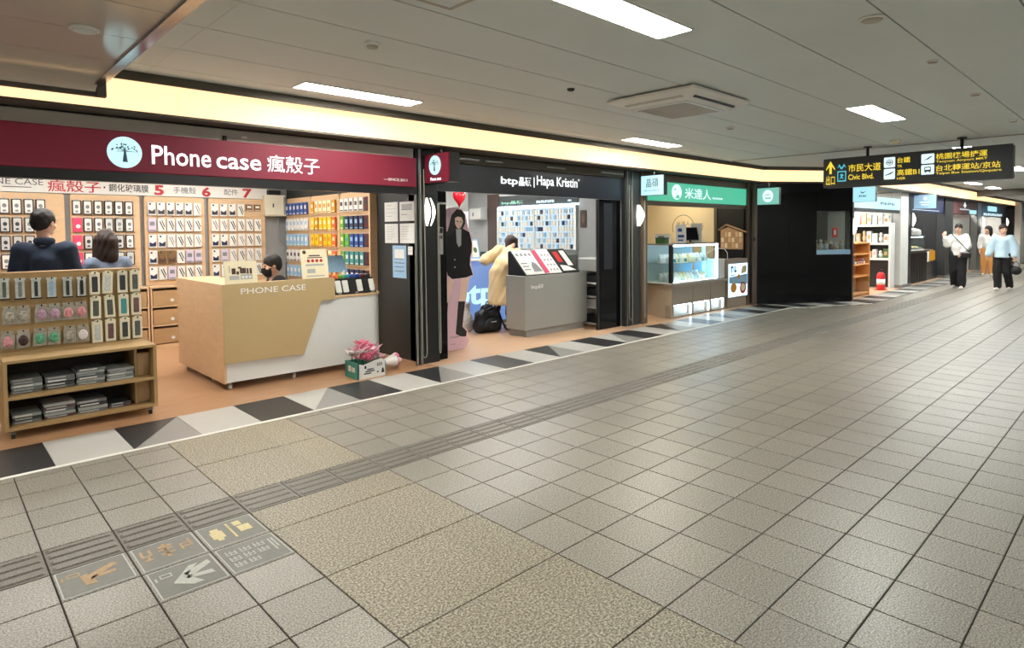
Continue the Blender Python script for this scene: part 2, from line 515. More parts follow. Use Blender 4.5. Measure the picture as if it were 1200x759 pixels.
mat('cardboard', (176, 140, 100), 0.7)
mat('kraft', (190, 150, 110), 0.6, var=0.2, nscale=40)
mat('plant_green', (70, 110, 60), 0.6, var=0.2, nscale=30)
mat('header_maroon', (104, 58, 56), 0.5)
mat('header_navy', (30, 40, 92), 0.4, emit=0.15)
mat('case_back', (196, 208, 204), 0.5)
mat('tag_wood', (222, 184, 140), 0.6, var=0.1)
mat('wood_orange', (214, 150, 84), 0.5, var=0.1)
# ------------------------------------------------------------------ floor of the corridor
GX, GY, T = 2.1756, 1.6861, 0.3
YL = 5.08                                   # white line along the shop thresholds
def project(x, y, z):
    d = Vector((x, y, z - CAM_H))
    k = d.dot(fw)
    if k < 0.15: return None
    return (600 + F_PX * d.dot(r2) / k, PCY - F_PX * d.dot(u2) / k)
def tile_mb(a0, a1, b0, b1, mb=None, gap=0.0034, t=0.0025, z=0.0, depth=0.006):
    mb = mb or MB()
    o = [(a0 + gap, b0 + gap), (a1 - gap, b0 + gap), (a1 - gap, b1 - gap), (a0 + gap, b1 - gap)]
    i = [(a0 + gap + t, b0 + gap + t), (a1 - gap - t, b0 + gap + t), (a1 - gap - t, b1 - gap - t), (a0 + gap + t, b1 - gap - t)]
    P = [(x, y, z - depth) for x, y in o] + [(x, y, z - 0.001) for x, y in o] + [(x, y, z) for x, y in i]
    Fc = [(8, 9, 10, 11)]
    for k in range(4):
        n = (k + 1) % 4
        Fc += [(k, n, 4 + n, 4 + k), (4 + k, 4 + n, 8 + n, 8 + k)]
    return mb.add(P, Fc)
X0F, X1F, Y0F = -4.2, 40.0, -4.0
floor = struct('floor', MB().box(X0F, X1F, Y0F, 10.2, -0.12, -0.005), 'grout')

cells = []
nx0, nx1 = int(math.floor((X0F - GX) / T)), int((X1F - GX) / T)
ny0 = int(math.floor((Y0F - GY) / T))
def edge_y(x):                               # where the corridor paving ends towards the shops
    if x < 12.45: return YL
    if x < 14.35: return YL + (x - 12.45) * (4.16 - YL) / 1.9
    return 4.16
for i in range(nx0, nx1):
    for j in range(ny0, 12):
        x0, y0 = GX + i * T, GY + j * T
        if j == 6: continue                  # tactile strip
        if -3 <= i <= -1 and j < 12: continue  # large slabs
        ye = min(edge_y(x0), edge_y(x0 + T))
        y1 = min(y0 + T, ye)
        if y1 - y0 < 0.04: continue
        pc = [project(x0 + a * T, y0 + b * (y1 - y0), 0) for a, b in ((0, 0), (1, 0), (1, 1), (0, 1))]
        ar = 0.0
        if all(pc):
            cx = sum(p[0] for p in pc) / 4; cy = sum(p[1] for p in pc) / 4
            if -30 < cx < 1230 and -30 < cy < 790:
                ar = abs(sum(pc[k][0] * pc[(k + 1) % 4][1] - pc[(k + 1) % 4][0] * pc[k][1] for k in range(4))) / 2
        cells.append((ar, x0, y0, y1 - y0))
cells.sort(key=lambda c: -c[0])
tile_me = {}
def floor_piece(name, w, d, m):
    k = (name, round(w, 3), round(d, 3), m)
    if k not in tile_me: tile_me[k] = tile_mb(0, w, 0, d).mesh(name, m)
    o = bpy.data.objects.new(name, tile_me[k]); COL.objects.link(o); o.parent = floor
    return o
for ar, x0, y0, d in cells[:300]:
    floor_piece('floor_tile', T, d, 'tile_stone').location = (x0, y0, 0)
rest = MB()
for ar, x0, y0, d in cells[300:]: tile_mb(x0, x0 + T, y0, y0 + d, rest)
tag(part('floor_tiles', rest, 'tile_stone', floor), kind='stuff')
for y0, y1 in [(1.986 - 0.6 * k, 2.586 - 0.6 * k) for k in range(0, 9)] + [(2.586, 3.186), (3.186, 3.486), (3.786, 4.44), (4.44, YL)]:
    floor_piece('large_slab', 0.9, y1 - y0, 'tile_large').location = (1.2756, y0, 0)
# tactile guide strip: ribbed tiles
def tactile_mb(x0, y0, mb=None):
    mb = tile_mb(x0, x0 + T, y0, y0 + T, mb)
    for k in range(4):
        yc = y0 + 0.0375 + 0.075 * k
        P = []; 
        for xx, h in ((x0 + 0.012, 0.0), (x0 + 0.024, 0.007), (x0 + T - 0.024, 0.007), (x0 + T - 0.012, 0.0)):
            P += [(xx, yc - 0.02, 0.0), (xx, yc - 0.014, h), (xx, yc + 0.014, h), (xx, yc + 0.02, 0.0)]
        Fc = []
        for s in range(3):
            for q in range(3): Fc.append((s * 4 + q, (s + 1) * 4 + q, (s + 1) * 4 + q + 1, s * 4 + q + 1))
        mb.add(P, Fc)
    return mb
tact_me = tactile_mb(0, 0).mesh('tactile_tile', 'tile_tactile')
far = MB()
for i in range(nx0, nx1):
    x0 = GX + i * T
    if x0 < 17.0:
        o = bpy.data.objects.new('tactile_tile', tact_me); COL.objects.link(o); o.parent = floor; o.location = (x0, GY + 6 * T, 0)
    else: tactile_mb(x0, GY + 6 * T, far)
tag(part('tactile_tiles', far, 'tile_tactile', floor), kind='stuff')
# threshold: white line, then checkered vinyl tiles
struct('trim_1', MB().box(X0F, 12.4, YL, YL + 0.04, -0.004, 0.003).prism([(12.4, YL), (14.35, 4.16), (14.4, 4.19), (12.4, YL + 0.04)], -0.004, 0.003), 'line_white')
CW = 0.463
def check(poly, m, z=0.001):
    o = MB().prism(poly, -0.004, z)
    return part('checker_tile', o, m, floor)
pat = ['wb', 'b', 'w', 'bg', 'w', 'b', 'wg', 'b', 'w', 'b']
k0 = 0.605
for k in range(-10, 26):
    x0 = k0 + CW * k; x1 = x0 + CW - 0.002; y0, y1 = YL + 0.041, 5.788
    if x0 > 12.3: break
    p = ['w', 'bg', 'w', 'b', 'wg', 'b', 'w', 'bg', 'w', 'b'][k % 10]
    first = {'b': 'check_black', 'w': 'check_white'}[p[0]]
    if len(p) == 1: check([(x0, y0), (x1, y0), (x1, y1), (x0, y1)], first)
    else:
        check([(x0, y0), (x1, y1), (x0, y1)], first)
        check([(x0, y0), (x1, y0), (x1, y1)], 'check_grey')
# strip beside the slanting black wall and along the far shops
A0, A1 = Vector((12.4, 5.1, 0)), Vector((14.35, 4.18, 0))
B0, B1 = Vector((12.5, 5.84, 0)), Vector((14.5, 4.60, 0))
for k in range(5):
    a, b = A0.lerp(A1, k / 5), A0.lerp(A1, (k + 1) / 5); c, d = B0.lerp(B1, (k + 1) / 5), B0.lerp(B1, k / 5)
    check([(a.x, a.y), (b.x, b.y), (c.x, c.y), (d.x, d.y)], ['check_white', 'check_black'][k % 2])
for k in range(40):
    x0 = 14.5 + 0.5 * k
    check([(x0, 4.18), (x0 + 0.498, 4.18), (x0 + 0.498, 4.72), (x0, 4.72)], ['check_black', 'check_white', 'check_black', 'check_white', 'check_grey'][k % 5])
struct('floor_shop_one', MB().box(-0.7, 4.3, 5.789, 9.9, -0.004, 0.001), 'vinyl_wood')
struct('floor_shop_two', MB().box(4.3, 8.4, 5.789, 10.1, -0.004, 0.001), 'vinyl_wood_pale')
struct('floor_shop_three', MB().box(8.4, 12.6, 5.789, 8.6, -0.004, 0.001), 'vinyl_wood_pale')
struct('floor_shop_four', MB().box(14.5, 34.6, 4.721, 8.2, -0.004, 0.001), 'vinyl_wood_pale')

# ------------------------------------------------------------------ ceiling
HC, HL = 2.84, 2.69                          # ceiling of the hall, lower ceiling near the left end
XS = 1.0
ceiling = struct('ceiling', MB().box(X0F, X1F, Y0F, 6.3, HC + 0.03, HC + 0.15), 'ceiling_gap')
EA, EB_ = Vector((12.35, 5.6)), Vector((14.3, 4.38))   # slanting edge
def clip(poly, a, b):
    """Keep the part of poly on the right-hand side of a->b."""
    out = []
    def sd(p): return (b[0] - a[0]) * (p[1] - a[1]) - (b[1] - a[1]) * (p[0] - a[0])
    for i in range(len(poly)):
        p, q = poly[i], poly[(i + 1) % len(poly)]
        sp, sq = sd(p), sd(q)
        if sp <= 0: out.append(p)
        if (sp < 0 < sq) or (sq < 0 < sp):
            t = sp / (sp - sq); out.append((p[0] + t * (q[0] - p[0]), p[1] + t * (q[1] - p[1])))
    return out
ylines = [1.18 + 0.592 * k for k in range(-9, 8)] + [5.6]
xlines = [XS + 0.02, 1.32, 4.36, 7.36, 10.95, 14.0, 17.0, 20.0, 23.0, 26.0]
for a, b in zip(xlines, xlines[1:]):
    for c, d in zip(ylines, ylines[1:]):
        if a > 22.9: pass
        P = [(a + .001, c + .0055), (b - .001, c + .0055), (b - .001, d - .0055), (a + .001, d - .0055)]
        if b > 14.29 and d > 4.38:
            P = [(x, min(y, 4.38)) for x, y in P] if a >= 14.3 else clip(P, (14.3, 4.38), (30, 4.38)) if a >= 14.29 else clip(clip(P, EA, EB_), (14.3, 4.38), (40, 4.38)) if a > 12 else P
            if a < 14.3 and b > 12.35: 
                P = clip([(a + .001, c + .0055), (b - .001, c + .0055), (b - .001, d - .0055), (a + .001, d - .0055)], EA, EB_)
                P = clip(P, (14.3, 4.38), (40, 4.38)) if b > 14.3 else P
        elif b > 12.35 and a < 14.3:
            P = clip(P, EA, EB_)
        if len(P) < 3 or max(p[1] for p in P) - min(p[1] for p in P) < 0.03: continue
        part('ceiling_panel', MB().prism(P, HC, HC + 0.028), 'ceiling_paint', ceiling)
# lower glossy ceiling near the left end with its rolled edge and a metal step strip
low = MB()
for c, d in zip(ylines[:-1], ylines[1:-1] + [5.32]):
    part('ceiling_panel', MB().box(X0F, XS - 0.02, c + .004, min(d, 5.32) - .004, HL, HL + 0.028), 'ceiling_gloss', ceiling)
ed = MB(); P = []
for k in range(7):
    t = math.radians(90 * k / 6)
    P.append((5.32 + 0.24 * math.sin(t), HL - 0.02 + 0.02 * math.cos(t) - 0.035 * (1 - math.cos(t))))
prof = P + [(5.58, HL - 0.02), (5.58, HL + 0.06), (5.32, HL + 0.06)]
eb = MB(Fr((X0F, 0, 0), (0, 1, 0), (0, 0, 1))); eb.prism(prof, 0, XS - 0.02 - X0F)
part('ceiling_cove', eb, 'ceiling_gloss', ceiling)
low_slab = MB().box(X0F, XS - 0.02, Y0F, 5.32, HL + 0.03, HC + 0.02)
part('ceiling_backing', low_slab, 'ceiling_gap', ceiling)
st = MB().box(XS - 0.02, XS + 0.012, Y0F, 5.6, HL - 0.012, HC)
st.box(XS - 0.045, XS - 0.02, Y0F, 5.56, HL - 0.016, HL - 0.004).box(XS + 0.012, XS + 0.03, Y0F, 5.6, HL - 0.004, HL + 0.02)
part('step_strip', st, 'chrome', ceiling)
part('edge_trim', MB().box(X0F, XS + 0.03, 5.58, 5.62, HL - 0.085, HL + 0.0).box(XS - 0.01, XS + 0.05, 5.56, 5.62, HL - 0.085, HC), 'dark_trim', ceiling)
et = MB().box(XS + 0.05, 12.36, 5.6, 5.625, HC - 0.07, HC + 0.03)
et.prism([(12.35, 5.6), (14.3, 4.38), (14.33, 4.41), (12.37, 5.625)], HC - 0.07, HC + 0.03)
et.box(14.3, 26.0, 4.38, 4.405, HC - 0.07, HC + 0.03)
part('edge_trim', et, 'dark_trim', ceiling)
# seam where the hall ceiling changes, and the lower ceiling at the far end
part('seam_strip', MB().box(10.93, 10.99, Y0F, 5.6, HC - 0.012, HC + 0.002), 'shutter_grey', ceiling)
for c, d in zip(ylines[:-2], ylines[1:-1]):
    if d < 4.4: part('ceiling_panel', MB().box(26.02, X1F, c + .004, d - .004, HL, HL + 0.028), 'ceiling_paint', ceiling)
part('edge_trim', MB().box(25.98, 26.04, Y0F, 4.4, HL - 0.07, HC).box(26.0, X1F, 4.14, 4.2, HL - 0.07, HL + 0.03), 'dark_trim', ceiling)

# light panels in the ceiling
def ceiling_light(x0, x1, y0, y1, z, label, dim=False):
    t = thing('ceiling_light', label, 'light', ((x0 + x1) / 2, (y0 + y1) / 2, z), group='ceiling light panels')
    part('diffuser', MB().box(x0, x1, y0, y1, z - 0.006, z - 0.003), 'lamp_panel_dim' if dim else 'lamp_panel', t)
    f = MB()
    w = 0.012
    f.box(x0 - w, x1 + w, y0 - w, y0, z - 0.01, z + 0.004).box(x0 - w, x1 + w, y1, y1 + w, z - 0.01, z + 0.004)
    f.box(x0 - w, x0, y0, y1, z - 0.01, z + 0.004).box(x1, x1 + w, y0, y1, z - 0.01, z + 0.004)
    part('frame', f, 'white_plastic', t)
    return t
names = {(0, 0): 'large bright rectangular ceiling light cut by the upper edge of the picture',
         (1, 0): 'bright ceiling light panel above the black hanging direction sign',
         (0, 1): 'long slim ceiling light above the red shop sign, beside the cream light band',
         (1, 1): 'slim ceiling light between the ceiling cassette and the cream light band'}
for r, (y0, y1) in enumerate(((2.10, 2.345), (5.03, 5.27), (-2.85, -2.6))):  # third row is unseen, added to brighten the ceiling
    for k in range(-1, 5):
        x0 = 2.39 + 4.75 * k
        if r == 1 and k > 1: continue
        if x0 > 25: continue
        z = HL if x0 < XS else HC
        lab = names.get((k, r), 'ceiling light panel %s of the hall' % ('added behind the camera side' if r == 2 else 'near the end'))
        if (k, r) == (-1, 0): lab = 'ceiling light panel in the lower ceiling nearer the camera'
        if (k, r) == (-1, 1): lab = 'ceiling light panel in the lower ceiling close to the red sign'
        if (k, r) == (2, 0): lab = 'ceiling light panel just beyond the hanging direction sign'
        if r == 0 and k > 2: lab = '%s ceiling light panel beyond the hanging direction sign' % ORD[k - 2]
        if r == 2: lab = '%s added ceiling light panel in the unseen row over the open corridor' % ORD[k + 1]
        ceiling_light(x0, x0 + 1.2, y0, y1, z, lab, r == 1)
for k, x0 in enumerate((15.2, 18.2, 21.2, 24.2)):  # lamps added to brighten the far hall
    ceiling_light(x0, x0 + 1.2, 3.66, 3.90, HC, '%s added ceiling light along the edge before the far shops' % ORD[k])
for k, x0 in enumerate((29.0, 33.0)):
    ceiling_light(x0, x0 + 1.2, 2.0, 2.3, HL, '%s ceiling light in the lowered ceiling at the far end' % ORD[k])

# ------------------------------------------------------------------ cream light band above the shops
BZ0, BZ1 = 2.56, 2.86
band = thing('light_band', 'glowing cream light band of translucent panels running above the shop signs', 'light band', (6, 5.75, BZ0))
nb = 0
xs = [X0F] + [0.35 + 1.25 * k for k in range(0, 10)] + [12.62]
for a, b in zip(xs, xs[1:]):
    part('light_panel', MB().box(a + .003, b - .003, 5.75, 5.765, BZ0, BZ1), 'lamp_band', band)
q0, q1 = Vector((12.62, 5.75)), Vector((14.42, 4.52))
for k in range(2):
    a, b = q0.lerp(q1, k / 2 + .002), q0.lerp(q1, (k + 1) / 2 - .002)
    part('light_panel', MB().prism([(a.x, a.y), (b.x, b.y), (b.x + .01, b.y + .012), (a.x + .01, a.y + .012)], BZ0, BZ1), 'lamp_band', band)
for k in range(14):
    a = 14.43 + 1.5 * k
    part('light_panel', MB().box(a + .003, a + 1.497, 4.52, 4.535, BZ0 - 0.02, BZ1), 'lamp_band', band)
# soffit under and wall behind the band
sf = MB().box(X0F, 12.62, 5.75, 6.3, BZ0 - 0.02, BZ0 - 0.001).box(X0F, 12.62, 5.767, 6.3, BZ0, HC + 0.03)
sf.prism([(12.62, 5.75), (14.42, 4.52), (15.4, 5.2), (13.4, 6.6)], BZ0 - 0.03, BZ0 - 0.001)
sf.box(14.42, X1F, 4.52, 5.2, BZ0 - 0.05, BZ0 - 0.021).box(14.5, X1F, 4.537, 5.2, BZ0, HC + 0.03)
sf.prism([(12.64, 5.77), (14.45, 4.54), (15.4, 5.2), (13.4, 6.6)], BZ0, HC + 0.03)
struct('trim_2', sf, 'dark_trim')

# ------------------------------------------------------------------ shop shells
struct('wall_back_one', MB().box(-0.75, 4.4, 9.75, 9.9, 0, 2.75), 'wall_grey')
struct('wall_left_one', MB().box(-0.85, -0.7, 6.0, 9.9, 0, 2.75), 'panel_charcoal')
struct('wall_partition_one', MB().box(4.27, 4.49, 6.02, 10.1, 0, 2.75), 'panel_charcoal')
struct('ceiling_shop_one', MB().box(-0.75, 4.4, 6.05, 9.9, 2.62, 2.7), 'ceiling_paint')
struct('wall_back_two', MB().box(4.4, 8.4, 9.95, 10.1, 0, 2.75), 'wall_light')
struct('wall_partition_two', MB().box(8.22, 8.5, 6.1, 10.1, 0, 2.75), 'wall_grey')
struct('ceiling_shop_two', MB().box(4.4, 8.4, 6.05, 10.1, 2.62, 2.7), 'ceiling_paint')
struct('wall_back_three', MB().box(8.4, 12.6, 8.35, 8.5, 0, 2.75), 'wall_cream')
struct('ceiling_shop_three', MB().box(8.4, 12.6, 6.05, 8.5, 2.5, 2.6), 'wall_grey')
struct('wall_right_three', MB().box(12.32, 12.5, 6.0, 8.5, 0, 2.6), 'frame_black')
struct('wall_front_side', MB().box(X0F, -0.7, 6.0, 6.3, 0, 2.56), 'panel_charcoal')
struct('wall_opposite', MB().box(X0F, X1F, Y0F - 0.15, Y0F, 0, 3.0), 'wall_far')
struct('wall_end_near', MB().box(X0F - 0.15, X0F, Y0F, 6.3, 0, 3.0), 'wall_far')
struct('wall_end_far', MB().box(X1F, X1F + 0.15, Y0F, 8.3, 0, 3.0), 'wall_light')

# lamps on the shop ceilings
def shop_lamp(x0, x1, y0, y1, z, m, label):
    t = thing('shop_light', label, 'light', ((x0 + x1) / 2, (y0 + y1) / 2, z - 0.03), group='shop ceiling lights')
    part('housing', MB().cbox(x0 - .02, x1 + .02, y0 - .02, y1 + .02, z - 0.03, z, 0.006), 'white_plastic', t)
    part('tube', MB().box(x0, x1, y0, y1, z - 0.036, z - 0.031), m, t)
for k, (a, b) in enumerate(((0.2, 6.9), (0.2, 8.4), (2.2, 7.2), (2.2, 8.5))):
    shop_lamp(a, a + 1.4, b, b + 0.16, 2.62, 'lamp_shop', '%s white ceiling lamp inside the phone case shop' % ORD[k])
for k, (a, b) in enumerate(((5.0, 7.0), (6.4, 7.0), (5.4, 8.6), (6.9, 8.6))):
    shop_lamp(a, a + 1.1, b, b + 0.16, 2.62, 'lamp_shop', '%s white ceiling lamp inside the contact lens shop' % ORD[k])
for k, (a, b) in enumerate(((9.6, 7.2), (11.2, 7.2))):
    shop_lamp(a, a + 0.7, b, b + 0.1, 2.5, 'lamp_shop_warm', '%s warm ceiling lamp inside the rice cake shop' % ORD[k])
# ------------------------------------------------------------------ phone case shop: sign and front
fs = facing_front(0, 5.93, 0)
sign = thing('shop_sign', 'long dark red shop sign with white round tree logo and white lettering', 'sign', (1.7, 5.97, 2.075))
part('sign_box', MB(fs).cbox(-0.7, 4.135, 2.078, 2.412, -0.09, 0, 0.006), 'red_sign', sign)
part('lower_rail', MB(fs).box(-0.7, 4.135, 1.995, 2.076, -0.1, -0.005), 'frame_black', sign)
def tree_logo(parent, fr, ca, cb, ra, rb, c):
    d = part('logo_disc', MB(fr).prism(circle(ca, cb, ra, rb, 32), c, c + 0.012), 'lit_cyan', parent)
    t = MB(fr)
    t.prism([(ca - ra * .15, cb - rb * .62), (ca + ra * .15, cb - rb * .62), (ca + ra * .02, cb + rb * .35), (ca - ra * .02, cb + rb * .35)], c + .0125, c + .015)
    rr = random.Random(3)
    for k in range(22):
        a = math.radians(rr.uniform(5, 175)); q = rr.uniform(.35, .75)
        x, y = ca + ra * q * math.cos(a) * 1.05, cb + rb * (q * math.sin(a) * .75 + .02)
        s = rr.uniform(.035, .065) * ra
        t.prism(circle(x, y, s, s, 6), c + .0125, c + .015)
    for dx, dy in ((.45, .3), (-.45, .28), (.25, .5), (-.22, .5), (.6, .05), (-.55, .02)):
        t.prism([(ca - .01 * ra, cb + .05 * rb), (ca + dx * ra, cb + dy * rb), (ca + dx * ra + .02 * ra, cb + dy * rb + .02 * rb), (ca + .03 * ra, cb + .1 * rb)], c + .0125, c + .0145)
    part('tree_emblem', t, 'tree_blue', d)
tree_logo(sign, fs, 1.232, 2.238, 0.125, 0.128, 0.002)
text('Phone', fs, 1.43, 1.905, 2.155, 2.318, 'lit_letters', sign, 0.006, 0.012)
text('case', fs, 1.95, 2.355, 2.155, 2.262, 'lit_letters', sign, 0.006, 0.012)
text('瘋殼子', fs, 2.41, 2.945, 2.15, 2.318, 'lit_letters', sign, 0.006, 0.006)
text('—SINCE.2011', fs, 3.70, 4.005, 2.137, 2.165, 'ink_white', sign, 0.004, 0.012)
sb = thing('shutter_box', 'grey metal roller shutter box above the red sign', 'shutter box', (1.7, 6.0, 2.414))
part('casing', MB(facing_front(0, 5.99, 0)).cbox(-0.7, 4.14, 2.414, 2.53, -0.2, 0, 0.008), 'shutter_grey', sb)
part('bracket', MB(facing_front(0, 5.985, 0)).box(2.03, 2.06, 2.416, 2.46, 0, 0.02), 'rubber_black', sb)
part('label_plate', MB(facing_front(0, 5.985, 0)).box(2.2, 2.25, 2.455, 2.475, 0, 0.003), 'white_plastic', sb)

# banner above the back wall panels
bf = facing_front(0, 9.70, 0)
ban = thing('price_banner', 'long white banner with red numbers above the back wall panels', 'banner', (1.9, 9.72, 2.1))
part('sheet', MB(bf).box(-0.6, 3.94, 2.10, 2.33, -0.04, 0), 'box_white', ban)
text('PHONE CASE', bf, 0.40, 1.12, 2.19, 2.265, 'ink_grey', ban)
for a in range(9): pass
part('small_print', MB(bf).box(0.72, 1.0, 2.155, 2.165, 0.001, 0.002), 'ink_grey', ban)
text('瘋殼子', bf, 1.16, 1.73, 2.115, 2.265, 'ink_red', ban, 0.002, 0.01)
text('・鋼化玻璃膜', bf, 1.76, 2.29, 2.14, 2.245, 'ink_black', ban, 0.002, 0.008)
text('5', bf, 2.36, 2.48, 2.11, 2.25, 'ink_red', ban, 0.002, 0.04)
text('手機殼', bf, 2.60, 2.90, 2.145, 2.24, 'ink_grey', ban, 0.002, 0.004)
text('6', bf, 2.98, 3.10, 2.11, 2.25, 'ink_red', ban, 0.002, 0.04)
text('配件', bf, 3.29, 3.49, 2.145, 2.235, 'ink_grey', ban, 0.002, 0.004)
text('7', bf, 3.56, 3.70, 2.11, 2.25, 'ink_red', ban, 0.002, 0.04)

# wall panels with rails
PANELS = [(0.545, 1.325), (1.385, 2.168), (2.225, 2.998), (3.06, 3.885)]
PNAME = ['panel behind navy-jacketed man', 'panel behind long-haired woman', 'panel above visible drawers', 'panel beside fuse box']
ROWS = [2.01 - 0.225 * k for k in range(5)]
for k, (a, b) in enumerate([(-0.28, 0.485)] + PANELS):
    t = thing('slatwall_display', 'maple slat display panel, %s of the back wall' % ['cut off at the near end', 'first full one', 'second full one', 'third full one', 'fourth full one'][k], 'display wall', ((a + b) / 2, 9.7, 0.86), group='back wall display panels')
    f = facing_front(0, 9.68, 0)
    top = [(a, 0.86), (b, 0.86), (b, 2.06)] + [(b - 0.03 + 0.03 * math.cos(math.radians(q)), 2.06 + 0.03 * math.sin(math.radians(q))) for q in (30, 60, 90)] + [(a + 0.03 + 0.03 * math.cos(math.radians(q)), 2.06 + 0.03 * math.sin(math.radians(q))) for q in (90, 120, 150)] + [(a, 2.06)]
    part('board', MB(f).prism(top, -0.06, 0), 'maple', t)
    for z in ROWS:
        part('rail', MB(f).box(a + 0.03, b - 0.05, z - 0.19, z - 0.178, 0, 0.012), 'maple_flat', t)

def case_proto(wd, ht, body, pr, style):
    """A hanging boxed phone case: box, printed front, hang tab."""
    o = bpy.data.objects.new('phone_case_box', MB().cbox(-wd / 2, wd / 2, -0.022, 0, -ht, 0, 0.003).mesh('phone_case_box', body)); COL.objects.link(o)
    f = Fr((0, -0.022, 0), (1, 0, 0), (0, 0, 1))
    prs = pr if isinstance(pr, list) else [pr]
    def ink(name, poly, k=0, c0=.0004, c1=.002): part(name, MB(f).prism(poly, c0, c1), prs[min(k, len(prs) - 1)], o, True)
    if style == 'frame':
        ink('case_back', rrect(-wd * .38, wd * .38, -ht * .94, -ht * .06, .008, 2), 0, .0004, .003)
        ink('motif', circle(0, -ht * .45, wd * .22, wd * .26, 8), 1, .003, .004)
        ink('caption', [(-wd * .2, -ht * .85), (wd * .2, -ht * .85), (wd * .1, -ht * .72), (-wd * .1, -ht * .72)], 1, .003, .004)
    elif style == 'stroke':
        ink('printed_stroke', [(-wd * .32, -ht * .2), (-wd * .18, -ht * .2), (wd * .34, -ht * .86), (wd * .2, -ht * .86)])
        ink('printed_stroke', [(-wd * .05, -ht * .14), (wd * .08, -ht * .14), (wd * .4, -ht * .6), (wd * .36, -ht * .72)])
    elif style == 'wave':
        ink('printed_wave', [(-wd * .4, -ht * .9), (wd * .4, -ht * .9), (wd * .4, -ht * .5), (0, -ht * .68), (-wd * .4, -ht * .55)])
        ink('printed_badge', circle(-wd * .2, -ht * .14, wd * .14, wd * .14, 8))
    elif style == 'logo': ink('printed_logo', circle(wd * .1, -ht * .6, wd * .26, wd * .26, 12))
    else:
        ink('printed_panel', [(-wd * .3, -ht * .55), (wd * .3, -ht * .55), (wd * .3, -ht * .25), (-wd * .3, -ht * .25)])
        ink('printed_bar', [(-wd * .4, -ht * .94), (wd * .4, -ht * .94), (wd * .4, -ht * .86), (-wd * .4, -ht * .86)])
    t = MB(f); t.prism([(-wd * .2, -0.002), (wd * .2, -0.002), (wd * .14, 0.014), (-wd * .14, 0.014)], -0.012, -0.010)
    part('hang_tab', t, 'paper_grey', o, True)
    return o
PROTO = {}
def hang(key, loc, rotz, label, group, tilt=0.0):
    """Place a copy of the boxed case of that kind."""
    wd, ht, body, pr, st = key[0], key[1], key[2], (list(key[3]) if isinstance(key[3], tuple) else key[3]), key[4]
    if key not in PROTO:
        PROTO[key] = case_proto(wd, ht, body, pr, st); o = PROTO[key]
    else: o = copy_tree(PROTO[key])
    o.location = loc; o.rotation_euler = (0, tilt, rotz)
    return tag(o, label, 'phone case', group)
W_, H_ = 0.099, 0.182
for pi, (a, b) in enumerate(PANELS):
    rnd = random.Random(40 + pi)
    nr = 5
    for r in range(nr):
        for c in range(6):
            x = a + 0.085 + c * 0.117 - (0.02 if pi < 2 else 0)
            if pi == 3: x = a + 0.075 + c * 0.125
            if pi == 0 and (c > 4): continue
            if pi == 1 and c == 0 and r in (1, 2, 3):
                key, d = (W_, H_, 'box_pink', ('box_white',), 'logo'), 'pink phone case box with white logo'
            elif pi < 2:
                kind = rnd.choice([('film', 'print_grey'), ('box_white', 'print_grey'), ('box_grey', 'print_dark')]) if r else ('box_white', 'print_grey')
                key, d = (W_, H_, 'box_frame_black', kind, 'frame'), {'film': 'clear phone case in black tray', 'box_white': 'white phone case in black tray', 'box_grey': 'grey phone case in black tray'}[kind[0]]
            elif pi == 2 and r == 3 and c in (1, 2):
                key, d = (0.1, H_, 'box_brown', 'ink_brown', 'wave'), 'brown patterned phone case box'
            elif pi == 3 and r == 0 and c > 3:
                key, d = (W_, 0.1, 'box_brown', 'paper', 'plain'), 'small brown phone case box'
            else:
                q = rnd.random() + (0.2 if r > 2 else 0)
                if r == 0 and c < (5 if pi == 2 else 3): key, d = (W_, H_, 'box_white', 'print_dark', 'wave'), 'white phone case box with dark round badge'
                elif (r, c) in ((2, 0), (2, 1), (3, 0), (4, 0)) : key, d = (W_, H_, 'box_white', 'box_navy', 'wave'), 'white phone case box with navy wave print'
                elif q < .55: key, d = (W_, H_, 'box_white', 'ink_black', 'stroke'), 'white phone case box with black diagonal strokes'
                elif q < .8: key, d = (W_, H_, 'box_white', 'print_grey', 'stroke'), 'white phone case box with grey diagonal strokes'
                else: key, d = (W_, H_, 'box_lilac', 'print_grey', 'plain'), 'pale lilac phone case box'
            hang(key, (x, 9.668, ROWS[r]), 0, '%s, row %s, place %s, %s' % (d, ['one', 'two', 'three', 'four', 'five'][r], ['one', 'two', 'three', 'four', 'five', 'six'][c], PNAME[pi]), 'boxed phone cases on the back wall')

# small drawers under the panels
for k, (a, b) in enumerate(PANELS):
    t = thing('drawer_cabinet', 'tan drawer cabinet with white knobs, under %s' % PNAME[k], 'cabinet', ((a + b) / 2, 9.56, 0), group='drawer cabinets along the back wall')
    f = facing_front(0, 9.40, 0)
    z0, z1 = 0.06, 0.83
    c = MB(f).box(a - .02, a, 0, 0.855, -0.33, 0).box(b, b + .02, 0, 0.855, -0.33, 0).box(a, b, 0.835, 0.855, -0.33, 0).box(a, b, 0, z0, -0.33, -0.02).box(a, b, z0, z1, -0.33, -0.31)
    for r in (1, 2): c.box(a, b, z0 + r * .2585 - .008, z0 + r * .2585 + .008, -0.31, 0)
    part('carcass', c, 'maple', t)
    for r in range(3):
        for q in range(2):
            x0 = a + 0.008 + q * (b - a) / 2; x1 = x0 + (b - a) / 2 - 0.016
            zz = z0 + r * .2585 + 0.012
            d = part('drawer', MB(f).cbox(x0, x1, zz, zz + 0.205, -0.29, -0.012, 0.004), 'cabinet_tan', t)
            part('knob', MB(Fr((0, 9.412, 0), (1, 0, 0), (0, 0, 1))).prism(circle((x0 + x1) / 2 + (0.05 if q == 0 else 0.04), zz + 0.07, 0.022, 0.022, 12), 0, 0.014), 'white_plastic', d)

